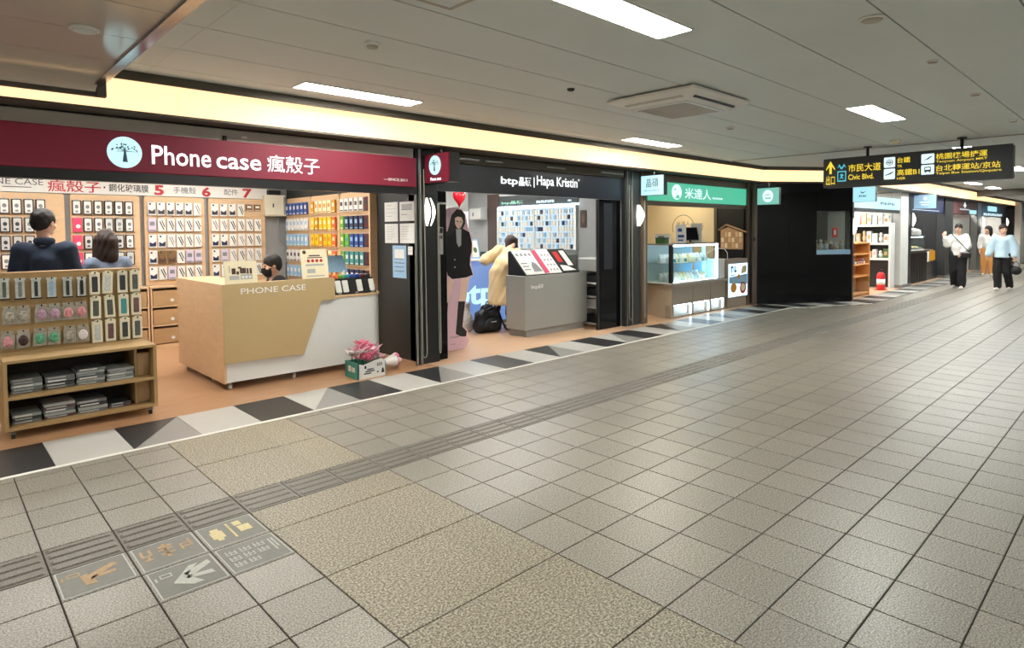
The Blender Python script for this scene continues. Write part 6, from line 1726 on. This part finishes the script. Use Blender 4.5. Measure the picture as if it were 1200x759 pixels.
part('frame', MB().box(1.80, 2.25, 2.42, 2.445, HC - .006, HC - .0005).box(1.80, 2.25, 2.84, 2.865, HC - .006, HC - .0005).box(1.80, 1.825, 2.445, 2.84, HC - .006, HC - .0005).box(2.225, 2.25, 2.445, 2.84, HC - .006, HC - .0005), 'shutter_grey', t)
part('lid', MB().box(1.827, 2.223, 2.447, 2.838, HC - .004, HC - .0005), 'ceiling_paint', t)

# ------------------------------------------------------------------ worn floor stickers
def floor_sticker(x0, x1, y0, y1, label, marks, ink):
    t = thing('floor_sticker', label, 'sticker', ((x0 + x1) / 2, (y0 + y1) / 2, 0), group='worn floor stickers')
    part('sheet', MB().box(x0, x1, y0, y1, .0004, .0012), 'sticker_grey', t)
    k = MB(Fr((x0, y0, .0012), (1, 0, 0), (0, 1, 0))); w, h = x1 - x0, y1 - y0
    for poly in marks: k.prism([(a * w, b * h) for a, b in poly], .0001, .0008)
    part('faded_print', k, ink, t)
    e = MB(); q = .006
    e.box(x0, x1, y0, y0 + q, .0012, .0018).box(x0, x1, y1 - q, y1, .0012, .0018).box(x0, x0 + q, y0 + q, y1 - q, .0012, .0018).box(x1 - q, x1, y0 + q, y1 - q, .0012, .0018)
    part('worn_edge', e, 'sticker_white', t)
arrow = [[(.22, .50), (.52, .86), (.62, .82), (.46, .60), (.88, .72), (.90, .58), (.46, .46), (.60, .22), (.46, .20)]]
arrow = [[(.30, .62), (.34, .24), (.50, .22), (.47, .42), (.86, .70), (.80, .80), (.40, .58), (.42, .66)], [(.42, .40), (.78, .42), (.80, .52), (.46, .50)]]
def R4(a0, a1, b0, b1): return [(a0, b0), (a1, b0), (a1, b1), (a0, b1)]
box_mark = [R4(.06, .09, .60, .74), R4(.14, .16, .66, .80), R4(.16, .32, .66, .69), R4(.16, .32, .77, .80), R4(.30, .32, .69, .77)]
floor_sticker(.385, .66, 3.20, 3.475, 'grey floor sticker with a faded orange arrow beside the tactile strip', arrow + box_mark, 'sticker_orange')
blk = [R4(.08, .26, .52, .58), R4(.08, .13, .58, .80), R4(.21, .26, .58, .80), R4(.10, .24, .36, .42), R4(.16, .2, .42, .5), R4(.36, .6, .60, .66), R4(.45, .51, .30, .86), R4(.36, .6, .42, .48), R4(.38, .46, .7, .8), R4(.52, .6, .7, .8), R4(.70, .90, .62, .66), R4(.70, .74, .4, .62), R4(.86, .9, .45, .8), R4(.74, .88, .48, .53)]
floor_sticker(.69, .965, 3.20, 3.475, 'grey floor sticker with a row of faded orange symbols', blk, 'sticker_orange')
floor_sticker(.987, 1.265, 3.20, 3.475, 'grey floor sticker with two faded yellow marks split by a bar', [R4(.14, .36, .34, .66), R4(.18, .32, .66, .78), R4(.20, .3, .24, .34), R4(.48, .52, .18, .88), R4(.62, .84, .34, .62), R4(.6, .74, .66, .86)], 'sticker_yellow')
big_arrow = [[(.26, .40), (.60, .82), (.74, .82), (.52, .55), (.52, .45), (.66, .16), (.50, .16)], [(.46, .60), (.90, .82), (.92, .68), (.54, .44)], [(.46, .40), (.88, .30), (.86, .44), (.50, .50)]]
floor_sticker(.69, .965, 2.90, 3.175, 'grey floor sticker with a big white arrow', big_arrow + box_mark, 'sticker_white')
txt = []
for r in range(3):
    for c in range(3):
        if r == 0 and c == 2: continue
        a, b = .10 + c * .24, .16 + r * .24
        txt += [R4(a, a + .18, b, b + .03), R4(a, a + .18, b + .08, b + .11), R4(a + .07, a + .10, b, b + .18), R4(a, a + .03, b + .03, b + .18), R4(a + .15, a + .18, b + .03, b + .16)]
txt += [R4(.84, .87, .3, .8), R4(.9, .93, .4, .8)]
floor_sticker(.987, 1.265, 2.90, 3.175, 'grey floor sticker with rows of worn white symbols', txt, 'sticker_white')
# ------------------------------------------------------------------ people: bodies from blended volumes
class Field:
    """Signed-distance grid; shapes are blended in, then the zero surface is meshed (surface nets)."""
    def __init__(s, lo, hi, h):
        s.lo = np.array(lo, float); s.h = h
        s.n = np.ceil((np.array(hi) - s.lo) / h).astype(int) + 1
        s.V = np.full(tuple(s.n), 0.5, np.float32)
        s.ax = [s.lo[k] + h * np.arange(s.n[k]) for k in range(3)]
    def _sl(s, lo, hi):
        a = np.clip(np.floor((np.array(lo) - s.lo) / s.h).astype(int), 0, s.n)
        b = np.clip(np.ceil((np.array(hi) - s.lo) / s.h).astype(int) + 1, 0, s.n)
        if np.any(b <= a): return None, None
        sl = tuple(slice(a[k], b[k]) for k in range(3))
        return sl, np.meshgrid(*[s.ax[k][sl[k]] for k in range(3)], indexing='ij')
    def _mix(s, sl, d, k, sub=False):
        v = s.V[sl]
        if sub:
            hh = np.clip(.5 - .5 * (v + d) / k, 0, 1)
            s.V[sl] = v * (1 - hh) - d * hh + k * hh * (1 - hh)
        else:
            hh = np.clip(.5 + .5 * (v - d) / k, 0, 1)
            s.V[sl] = v * (1 - hh) + d * hh - k * hh * (1 - hh)
    def cap(s, a, b, ra, rb=None, k=.03, flat=None):
        rb = ra if rb is None else rb
        a = np.array(a, float); b = np.array(b, float); R = max(ra, rb) + k * 2 + s.h * 2
        sl, g = s._sl(np.minimum(a, b) - R, np.maximum(a, b) + R)
        if sl is None: return s
        d = b - a; L = max((d ** 2).sum(), 1e-9)
        p = [g[i] - a[i] for i in range(3)]
        t = np.clip((p[0] * d[0] + p[1] * d[1] + p[2] * d[2]) / L, 0, 1)
        q = [p[i] - t * d[i] for i in range(3)]
        if flat: q = [q[i] / flat[i] for i in range(3)]
        s._mix(sl, np.sqrt(q[0] ** 2 + q[1] ** 2 + q[2] ** 2) - (ra + (rb - ra) * t), k); return s
    def ell(s, c, r, k=.02, rot=None, sub=False):
        c = np.array(c, float); r = np.array(r, float); R = r.max() + k * 2 + s.h * 2
        sl, g = s._sl(c - R, c + R)
        if sl is None: return s
        p = [g[i] - c[i] for i in range(3)]
        if rot is not None: p = [rot[0][i] * p[0] + rot[1][i] * p[1] + rot[2][i] * p[2] for i in range(3)]
        k0 = np.sqrt(sum((p[i] / r[i]) ** 2 for i in range(3))) + 1e-6
        k1 = np.sqrt(sum((p[i] / r[i] ** 2) ** 2 for i in range(3))) + 1e-6
        s._mix(sl, k0 * (k0 - 1) / k1, k, sub); return s
    def ripple(s, amp, f, seed=0):
        g = np.meshgrid(*s.ax, indexing='ij')
        s.V += amp * (np.sin(f * (g[2] + .4 * g[0]) + seed) * np.sin(f * .7 * (g[0] + g[1] * 1.3) + 2 * seed) + .6 * np.sin(f * 1.9 * (g[2] * .6 + g[1] - g[0]) + 3 * seed))
        return s
    def keep(s, p, n):
        """Cut away everything on the n side of the plane through p."""
        g = np.meshgrid(*s.ax, indexing='ij')
        s.V = np.maximum(s.V, (g[0] - p[0]) * n[0] + (g[1] - p[1]) * n[1] + (g[2] - p[2]) * n[2]); return s
    def mesh(s):
        V = s.V; ins = V < 0; n = s.n
        acc = np.zeros(tuple(n - 1) + (3,), np.float32); cnt = np.zeros(tuple(n - 1), np.float32)
        cor = [(i, j, k) for i in (0, 1) for j in (0, 1) for k in (0, 1)]
        def C(A, c): return A[c[0]:n[0] - 1 + c[0], c[1]:n[1] - 1 + c[1], c[2]:n[2] - 1 + c[2]]
        for a in cor:
            for ax in range(3):
                if a[ax]: continue
                b = list(a); b[ax] = 1
                va, vb = C(V, a), C(V, b); cr = C(ins, a) != C(ins, b)
                t = np.where(cr, va / np.where(np.abs(va - vb) < 1e-9, 1, va - vb), 0)
                for q in range(3): acc[..., q] += np.where(cr, a[q] + (t if q == ax else 0), 0)
                cnt += cr
        act = cnt > 0
        idx = np.full(tuple(n - 1), -1, np.int64); idx[act] = np.arange(act.sum())
        pos = np.argwhere(act) + acc[act] / cnt[act][:, None]
        P = s.lo + pos * s.h; Fs = []
        for ax in range(3):
            u, v = [(1, 2), (2, 0), (0, 1)][ax]
            sa = [slice(None)] * 3; sb = [slice(None)] * 3
            sa[ax] = slice(0, n[ax] - 1); sb[ax] = slice(1, n[ax])
            cr = ins[tuple(sa)] != ins[tuple(sb)]
            e = np.argwhere(cr)
            e = e[(e[:, u] > 0) & (e[:, v] > 0) & (e[:, u] < n[u] - 1) & (e[:, v] < n[v] - 1)]
            if not len(e): continue
            fl = ins[e[:, 0], e[:, 1], e[:, 2]]
            Q = []
            for du_, dv_ in ((-1, -1), (0, -1), (0, 0), (-1, 0)):
                c = e.copy(); c[:, u] += du_; c[:, v] += dv_
                Q.append(idx[c[:, 0], c[:, 1], c[:, 2]])
            Q = np.stack(Q, 1); Q[~fl] = Q[~fl][:, ::-1]; Fs.append(Q)
        return P, (np.concatenate(Fs) if Fs else np.zeros((0, 4), int))
def fmesh(name, fields, m, parent):
    Vs, Fs, o = [], [], 0
    for f in fields:
        P, Q = f.mesh(); Vs.append(P); Fs.append(Q + o); o += len(P)
    V = np.concatenate(Vs); F_ = np.concatenate(Fs)
    me = bpy.data.meshes.new(name); me.from_pydata(V.tolist(), [], F_.tolist())
    me.materials.append(MATS[m]); me.polygons.foreach_set('use_smooth', [True] * len(me.polygons)); me.update()
    ob = bpy.data.objects.new(name, me); COL.objects.link(ob); ob.parent = parent
    return ob
def A(*v): return np.array(v, float)
def basis(yaw, pitch=0.0, tilt=0.0):
    """Head axes as columns: right, forward, up."""
    M_ = Matrix.Rotation(yaw, 3, 'Z') @ Matrix.Rotation(pitch, 3, 'X') @ Matrix.Rotation(tilt, 3, 'Y')
    return np.array(M_)
def hand(F_, wrist, d, nrm, side, curl=.5, s=1.0):
    """Palm, four bent fingers and a thumb. d: towards the fingers, nrm: back of the hand, side: thumb side."""
    d = d / np.linalg.norm(d); nrm = nrm - d * (nrm @ d); nrm /= np.linalg.norm(nrm); t = np.cross(d, nrm) * side
    for q in (-.026, -.009, .009, .026): F_.cap(wrist + t * q * .7 * s, wrist + (d * .082 + t * q) * s, .0125 * s, .0115 * s, .012)
    for q, L in ((.029, .066), (.010, .076), (-.010, .071), (-.029, .056)):
        p0 = wrist + (d * .085 + t * q) * s
        d1 = d * math.cos(curl * .6) - nrm * math.sin(curl * .6); p1 = p0 + d1 * L * .5 * s
        d2 = d * math.cos(curl * 1.5) - nrm * math.sin(curl * 1.5); p2 = p1 + d2 * L * .32 * s
        d3 = d * math.cos(curl * 2.1) - nrm * math.sin(curl * 2.1); p3 = p2 + d3 * L * .24 * s
        F_.cap(p0, p1, .0088 * s, .0082 * s, .004).cap(p1, p2, .0082 * s, .0076 * s, .004).cap(p2, p3, .0076 * s, .0066 * s, .004)
    b0 = wrist + (d * .022 + t * .026) * s; b1 = b0 + (d * .036 + t * .028 - nrm * .012) * s; b2 = b1 + (d * .030 + t * .006 - nrm * .012) * s
    F_.cap(b0, b1, .0125 * s, .010 * s, .006).cap(b1, b2, .010 * s, .0078 * s, .004)
def person(name_label, loc, rotz, J, sex='f', skin='skin', hair='short', hair_m='hair_black', top=None, bottom=None, shoes='shoe_white', head=(0, 0, 0), res=.013, mask=False, ripple=.004):
    """J: joints in metres (x right, y forward, z up). top/bottom: (material, dict)."""
    t = thing('person', name_label, 'person', loc, rotz, 'people in the concourse')
    B = basis(*head); hc = J['head']
    def H(x, y, z): return hc + B @ A(x, y, z)
    pts = np.array([J[k] for k in J if k[:2] not in ('hd', 'hn', 'hs', 'cu', 'to')]); lo = pts.min(0) - .22; hi = pts.max(0) + .22; lo[2] = max(lo[2], -.004)
    F_ = Field(lo, hi, res)
    w = 1.0 if sex == 'm' else .92
    ch, pv, nk = J['chest'], J['pelvis'], J['neck']
    F_.cap(pv, (pv + ch) / 2, .105 * w, .10 * w, .05).cap((pv + ch) / 2, ch, .105 * w, .115 * w, .05)
    F_.cap(J['shL'] * .8 + ch * .2, J['shR'] * .8 + ch * .2, .056 * w, None, .04).cap(ch, nk, .085 * w, .05, .03).cap(nk, H(0, -.02, -.06), .052 * w, .05 * w, .02)
    for s_ in 'LR':
        F_.cap(pv * .4 + J['hip' + s_] * .6, J['hip' + s_], .09 * w, .088 * w, .05).cap(J['hip' + s_], J['knee' + s_], .082 * w, .056 * w, .03).cap(J['knee' + s_], J['ankle' + s_], .056 * w, .037 * w, .02)
        tip = J['ankle' + s_] + J['toe' + s_]
        F_.cap(J['ankle' + s_] - A(0, 0, .03), tip - A(0, 0, .03), .036, .028, .02)
        F_.cap(J['sh' + s_], J['el' + s_], .047 * w, .038 * w, .03).cap(J['el' + s_], J['wr' + s_], .038 * w, .026 * w, .015)
    fields = [F_]
    for s_ in 'LR':
        wr, el = J['wr' + s_], J['el' + s_]; d = J.get('hd' + s_, wr - el)
        f2 = Field(wr - .2, wr + .2, .0055)
        f2.cap(wr - (wr - el) / np.linalg.norm(wr - el) * .05, wr, .027 * w, .024 * w, .01)
        hand(f2, wr, d, J.get('hn' + s_, A(1 if s_ == 'R' else -1, 0, 0.2)), J.get('hs' + s_, 1 if s_ == 'L' else -1), J.get('curl', .5))
        fields.append(f2)
    fh = Field(hc - .17, hc + .17, .006)
    fh.cap(nk * .3 + H(0, -.02, -.06) * .7, H(0, -.015, -.05), .052 * w, .05 * w, .02)
    fh.ell(H(0, -.012, .028), (.074, .093, .09), .02, B).ell(H(0, .018, -.028), (.061, .074, .085), .03, B).ell(H(0, .04, -.082), (.038, .040, .030), .03, B)
    for q in (-1, 1):
        fh.ell(H(q * .03, .098, .006), (.017, .014, .010), .012, B, True)
        fh.ell(H(q * .074, -.004, -.012), (.010, .020, .032), .006, B).ell(H(q * .04, .066, -.03), (.022, .02, .02), .02, B)
    fh.cap(H(0, .088, .006), H(0, .108, -.03), .008, .0125, .01).ell(H(0, .103, -.034), (.017, .010, .008), .008, B).ell(H(0, .088, -.062), (.022, .010, .008), .008, B)
    fields.append(fh)
    fmesh('body', fields, skin, t)
    e = MB()
    for q in (-1, 1): e.ball(tuple(H(q * .03, .082, .004)), .0105, 10, 7)
    for q in (-1, 1):
        P = [H(q * .014, .098, .026), H(q * .046, .088, .028), H(q * .046, .088, .032), H(q * .014, .098, .033)]
        e.add([tuple(p) for p in P] + [tuple(p + B @ A(0, .004, 0)) for p in P], [(0, 1, 2, 3), (7, 6, 5, 4), (0, 4, 5, 1), (2, 6, 7, 3), (1, 5, 6, 2), (3, 7, 4, 0)])
    part('eyes', e, 'eye_dark', t, True)
    if not mask: part('lips', MB().ball(tuple(H(0, .094, -.063)), (.018, .008, .006), 10, 6), 'lip', t, True)
    else:
        fm = Field(hc - .17, hc + .17, .006)
        fm.ell(H(0, .026, -.056), (.073, .096, .072), .02, B).ell(H(0, .045, -.09), (.05, .052, .042), .02, B).cap(H(0, .10, -.02), H(0, .11, -.05), .012, .014, .03).keep(H(0, .022, -.0), B @ A(0, 0.15, 1)).keep(H(0, .03, 0), B @ A(0, -1, 0))
        fmesh('face_mask', [fm], 'cloth_black', t)
        part('mask_strap', MB().tube([tuple(H(.064, .035, -.03)), tuple(H(.08, .01, -.018)), tuple(H(.082, -.012, -.03))], .003, 6).tube([tuple(H(-.064, .035, -.03)), tuple(H(-.08, .01, -.018)), tuple(H(-.082, -.012, -.03))], .003, 6), 'cloth_black', t, True)
    # hair
    ext = .50 if hair in ('long', 'shoulder') else .2
    fr = Field(hc - A(.2, .2, ext), hc + .2, .008)
    fr.ell(H(0, -.016, .034), (.086, .106, .098), .02, B)
    if hair in ('long', 'shoulder'):
        L = .34 if hair == 'long' else .17
        for q in (-.06, -.03, 0, .03, .06): fr.cap(H(q, -.05 - .02 * (abs(q) < .05), 0), H(q * 1.25, -.07, 0) - A(0, 0, L), .045, .035, .03)
        for q in (-1, 1): fr.cap(H(q * .072, .0, .02), H(q * .085, -.02, 0) - A(0, 0, L * .85), .026, .022, .03)
        fr.ripple(.003, 45)
    else: fr.ell(H(0, -.06, -.02), (.068, .05, .06), .03, B).ripple(.002, 70)
    fr.ell(H(0, .10, -.045), (.070, .085, .088) if hair != 'short' else (.074, .09, .08), .012, B, True)
    if hair == 'short':
        for q in (-1, 1): fr.ell(H(q * .085, .01, -.06), (.03, .05, .045), .01, B, True)
    fmesh('hair', [fr], hair_m, t)
    # clothing
    if bottom:
        m, o = bottom; g = o.get('g', .022)
        fb = Field(lo - .04, hi + .04, res)
        fb.cap(pv + A(0, 0, .10), pv - A(0, 0, .02), .112 * w, .118 * w, .04)
        for s_ in 'LR':
            hp, kn, an = J['hip' + s_], J['knee' + s_], J['ankle' + s_]
            en = kn + (an - kn) * o.get('len', .93)
            fb.cap(pv * .5 + hp * .5, hp, .082 + g, None, .04).cap(hp, kn, .088 * w + g, .064 * w + g * 1.1, .03).cap(kn, en, .064 * w + g * 1.1, .052 * w + g * o.get('flare', 1.1), .02)
        fb.ripple(ripple, 26, 1.3)
        fmesh('trousers', [fb], m, t)
    if top:
        m, o = top; g = o.get('g', .022)
        ft = Field(lo - A(.08, .08, .02), hi + .08, res)
        ft.cap((pv + ch) / 2, ch, .118 * w + g, .118 * w + g * .8, .05).cap(J['shL'] * .85 + ch * .15, J['shR'] * .85 + ch * .15, .058 * w + g * .8, None, .04).cap(ch, nk - A(0, 0, .075), .085 * w + g, .045 + g * .3, .025)
        hem = o.get('hem', pv); fl = o.get('flare', 0.0)
        ft.cap((pv + ch) / 2, hem, .118 * w + g, .122 * w + g + fl, .04)
        if hem[2] < pv[2] - .12:
            ft.cap(pv + A(0, 0, .12), pv, .125 * w + g, .13 * w + g, .05)
            for s_ in 'LR':
                off = (J['hip' + s_] - pv) * A(1, 1, 0)
                ft.cap(J['hip' + s_] + A(0, 0, .06), hem + off, .112 * w + g, .10 * w + g + fl * .6, .05)
        for s_ in 'LR':
            sh, el, wr = J['sh' + s_], J['el' + s_], J['wr' + s_]
            ft.cap(sh, el, .054 * w + g, .048 * w + g * o.get('puff', 1.0), .03).cap(el, el + (wr - el) * o.get('sleeve', .95), .048 * w + g * o.get('puff', 1.0), .033 * w + g * o.get('cuff', .8), .02)
        ft.ripple(ripple, 24, .7)
        ft.keep(hem - A(0, 0, o.get('drop', .04)), o.get('hn', A(0, 0, -1)))
        nb = nk - A(0, 0, .005)
        ft.ell(H(0, .02, -.11), (.07, .075, .085), .012, B, True)
        fmesh(o.get('name', 'shirt'), [ft], m, t)
        if o.get('collar'):
            fc = Field(nk - .14, nk + .14, .007)
            fc.ell(nk + A(0, -.004, -.01), (.082 * w, .08 * w, .05), .01).ell(nk + A(0, .02, .03), (.066, .075, .06), .01, None, True)
            fmesh('collar', [fc], o['collar'], t)
    for s_ in 'LR':
        fs_ = Field(J['ankle' + s_] - .2, J['ankle' + s_] + .2, .008)
        an = J['ankle' + s_]; tp = J['toe' + s_]
        z0 = an[2] - .075
        fs_.cap(an - A(0, 0, .04) - tp * .25, an + tp * .95 - A(0, 0, .042), .042, .037, .02).cap(an - A(0, 0, .02), an + A(0, 0, .01), .043, .045, .02)
        fs_.keep(A(0, 0, z0), A(0, 0, -1)).keep(an + A(0, 0, .03), A(0, 0, 1))
        fmesh('shoe', [fs_], shoes, t)
    return t
def stand(Hh, **o):
    """Joints of a standing adult of height Hh with the given changes."""
    s = Hh / 1.66
    J = dict(pelvis=A(0, 0, .92), chest=A(0, .0, 1.22), neck=A(0, -.01, 1.40), head=A(0, .01, 1.545), shL=A(-.165, -.005, 1.325), shR=A(.165, -.005, 1.325),
             elL=A(-.21, -.02, 1.08), elR=A(.21, -.02, 1.08), wrL=A(-.215, .06, .86), wrR=A(.215, .06, .86), hipL=A(-.085, 0, .87), hipR=A(.085, 0, .87),
             kneeL=A(-.095, .015, .475), kneeR=A(.095, .015, .475), ankleL=A(-.10, -.01, .085), ankleR=A(.10, -.01, .085), toeL=A(-.01, .15, 0), toeR=A(.01, .15, 0))
    J.update(o)
    return {k: (v * s if k not in ('curl', 'hsL', 'hsR', 'hnL', 'hnR', 'hdL', 'hdR') and not k.startswith('ankle') else (v * A(s, s, 1) if k.startswith('ankle') else v)) for k, v in J.items()}

# man in a navy jacket before the wall of cases, head turned
person('person in a navy jacket seen from behind, looking at the wall of cases', (0.80, 6.98, 0), math.radians(-14),
       stand(1.80, shL=A(-.155, -.005, 1.32), shR=A(.155, -.005, 1.32), elL=A(-.20, .03, 1.09), wrL=A(-.10, .24, 1.06), elR=A(.20, .03, 1.09), wrR=A(.10, .24, 1.06), curl=.8),
       'm', 'skin', 'short', 'hair_black', ('cloth_navy', dict(g=.022, name='jacket', collar='cloth_navy', hem=A(0, 0, .98))), ('cloth_black', dict(g=.018)), 'leather_black', (math.radians(-30), math.radians(-4), 0))
# long-haired woman in grey blue
person('person with long dark brown hair and a grey-blue top, seen from behind', (1.32, 7.2, 0), math.radians(12),
       stand(1.60, shL=A(-.15, -.005, 1.32), shR=A(.15, -.005, 1.32), elL=A(-.19, .05, 1.08), wrL=A(-.10, .22, 1.02), elR=A(.19, .05, 1.08), wrR=A(.10, .22, 1.02), curl=.8),
       'f', 'skin', 'shoulder', 'hair_brown', ('cloth_greyblue', dict(g=.022, hem=A(0, 0, .95))), ('cloth_black', dict(g=.018)), 'leather_black', (math.radians(-35), math.radians(-6), 0))
# clerk behind the counter, seated, black mask
st_ = thing('stool', 'black stool behind the sales counter', 'stool', (3.02, 7.15, 0))
part('seat', MB(Fr((3.02, 7.15, 0), (1, 0, 0), (0, 0, 1))).lathe([(.15, .40), (.17, .42), (.17, .445), (.15, .455)], (0, 0, 0), 20), 'leather_black', st_)
for k in range(4):
    a = math.radians(45 + 90 * k)
    part('leg', MB().cyl((3.02 + .19 * math.cos(a), 7.15 + .19 * math.sin(a), .002), (3.02 + .11 * math.cos(a), 7.15 + .11 * math.sin(a), .405), .012), 'steel', st_)
def sit(seat):
    z = seat + .09
    return dict(pelvis=A(0, 0, z), chest=A(0, .04, z + .30), neck=A(0, .05, z + .47), head=A(0, .08, z + .60), shL=A(-.165, .03, z + .42), shR=A(.165, .03, z + .42),
                elL=A(-.21, .10, z + .17), elR=A(.21, .10, z + .17), wrL=A(-.10, .30, z + .16), wrR=A(.10, .30, z + .16), hipL=A(-.09, .03, z - .02), hipR=A(.09, .03, z - .02),
                kneeL=A(-.11, .40, z - .02), kneeR=A(.11, .40, z - .02), ankleL=A(-.11, .42, .085), ankleR=A(.11, .42, .085), toeL=A(0, .14, 0), toeR=A(0, .14, 0), curl=.6)
person('person with short black hair and a black face mask behind the counter', (3.02, 7.15, 0), math.radians(80), sit(.50), 'm', 'skin', 'short', 'hair_black',
       ('cloth_black', dict(g=.02, hem=A(0, 0, .56))), ('cloth_black', dict(g=.018)), 'leather_black', (math.radians(5), math.radians(-8), 0), mask=True)
# woman in a butter coloured coat leaning over the counter
person('person in a long butter-yellow coat leaning over the blue counter', (6.66, 7.22, 0), math.radians(-20),
       stand(1.62, pelvis=A(0, -.02, .92), chest=A(.13, .14, 1.17), neck=A(.22, .24, 1.31), head=A(.29, .33, 1.41), shL=A(.03, .2, 1.29), shR=A(.33, .16, 1.23), elL=A(-.19, .26, 1.14), wrL=A(-.06, .44, 1.155),
             elR=A(.40, .32, 1.12), wrR=A(.24, .46, 1.155), hipL=A(-.085, -.02, .87), hipR=A(.085, -.02, .87), hdL=A(.5, .6, -.25), hdR=A(-.4, .6, -.25), hnL=A(0, 0, 1), hnR=A(0, 0, 1), curl=.4),
       'f', 'skin', 'shoulder', 'hair_brown', ('coat_butter', dict(g=.045, name='coat', hem=A(-.02, -.05, .44), flare=.06, drop=.02, puff=1.1, collar='coat_butter')), ('cloth_black', dict(g=-.005)), 'box_maroon', (math.radians(10), math.radians(-48), 0), ripple=.006)
# two walkers coming along the corridor
w1 = person('person in a white sweatshirt and wide black trousers with a crossbody bag', (19.4, 3.65, 0), math.radians(90),
       stand(1.67, shL=A(-.15, -.005, 1.32), shR=A(.15, -.005, 1.32), elL=A(-.20, .02, 1.10), wrL=A(-.13, .16, .92), elR=A(.22, .10, 1.14), wrR=A(.25, .20, 1.32), hdR=A(0, .2, 1), hnR=A(0, 1, .1), kneeL=A(-.095, .07, .48), ankleL=A(-.10, .10, .085), kneeR=A(.095, -.01, .475), ankleR=A(.10, -.20, .085), curl=.7),
       'f', 'skin', 'short', 'hair_black', ('cloth_white', dict(g=.034, hem=A(0, 0, .90), name='sweatshirt', puff=1.25, cuff=.8)), ('cloth_black', dict(g=.036, flare=1.3)), 'shoe_white', (0, math.radians(-4), 0), res=.015)
w2 = person('person in a pale blue blouse and black trousers carrying a small black bag', (19.5, 2.75, 0), math.radians(84),
       stand(1.64, shL=A(-.15, -.005, 1.32), shR=A(.15, -.005, 1.32), elL=A(-.22, -.03, 1.10), wrL=A(-.25, .05, .88), elR=A(.24, -.02, 1.10), wrR=A(.29, .06, .90), kneeR=A(.095, .07, .48), ankleR=A(.07, .08, .085), kneeL=A(-.095, .0, .475), ankleL=A(-.10, -.22, .085), curl=.7),
       'f', 'skin', 'short', 'hair_brown', ('cloth_paleblue', dict(g=.03, hem=A(0, 0, .86), flare=.04, name='blouse', puff=1.7, cuff=1.5)), ('cloth_black', dict(g=.03)), 'shoe_white', (math.radians(30), 0, 0), res=.015)
t = thing('crossbody_bag', 'small black crossbody bag worn over the white sweatshirt', 'bag', (19.2, 3.4, .85))
part('pouch', MB().cbox(19.16, 19.24, 3.34, 3.58, .80, .95, .02), 'leather_black', t)
part('strap', MB().tube([(19.19, 3.38, .94), (19.195, 3.46, 1.05), (19.21, 3.60, 1.22), (19.26, 3.74, 1.38), (19.36, 3.79, 1.43), (19.46, 3.76, 1.36)], .012, 6), 'leather_black', t)
t = thing('handbag', 'small black handbag held by the person in the pale blue blouse', 'bag', (19.43, 2.48, .40))
b = MB(); b.smooth = True; b.ball((19.43, 2.48, .51), (.075, .12, .11), 14, 9)
part('pouch', b, 'leather_black', t)
part('handle', MB().tube([(19.43, 2.41, .58), (19.43, 2.43, .68), (19.43, 2.48, .745), (19.43, 2.53, .68), (19.43, 2.55, .58)], .008, 6), 'leather_black', t)
# figures further down the corridor
person('person with long dark hair and a white top before the last shop', (25.2, 3.95, 0), math.radians(100), stand(1.62), 'f', 'skin', 'long', 'hair_black', ('cloth_white', dict(g=.03, hem=A(0, 0, .92))), ('wood_orange', dict(g=.03)), 'shoe_white', (math.radians(-50), 0, 0), res=.02)
person('person in dark clothes at the edge of the picture, far down the corridor', (26.5, 2.65, 0), math.radians(90), stand(1.70, kneeL=A(-.095, .08, .48), ankleL=A(-.10, .12, .085), ankleR=A(.10, -.2, .085)), 'm', 'skin', 'short', 'hair_black', ('panel_charcoal', dict(g=.04, hem=A(0, 0, .85), name='coat')), ('cloth_black', dict(g=.03)), 'leather_black', (0, 0, 0), res=.02)

# black backpack dropped on the floor
t = thing('backpack', 'black backpack lying on the floor behind the standee', 'backpack', (6.36, 7.26, 0))
fb = Field((-.34, -.24, -.004), (.34, .24, .52), .012)
fb.cap((-.15, 0, .11), (.15, 0, .11), .115, None, .03).cap((-.13, .01, .25), (.11, .01, .25), .10, None, .05).cap((-.03, .02, .36), (.06, .02, .36), .07, None, .05).ell((0, -.12, .13), (.14, .055, .10), .02).ell((.06, -.09, .30), (.09, .05, .05), .02).ripple(.004, 34).keep((0, 0, .002), (0, 0, -1))
fmesh('body', [fb], 'bag_navy', t)
part('strap', MB().tube([(-.12, -.06, .33), (0, -.12, .40), (.12, -.13, .33), (.18, -.14, .18), (.24, -.15, .05), (.30, -.13, .016)], .014, 6), 'leather_black', t, True)
part('handle', MB().tube([(-.04, 0, .42), (-.02, 0, .47), (.05, 0, .47), (.07, 0, .41)], .01, 6), 'leather_black', t, True)
part('zip_tag', MB().box(-.07, .03, -.183, -.175, .17, .185), 'ink_white', t, True)
bpy.data.scenes.remove(TSC)
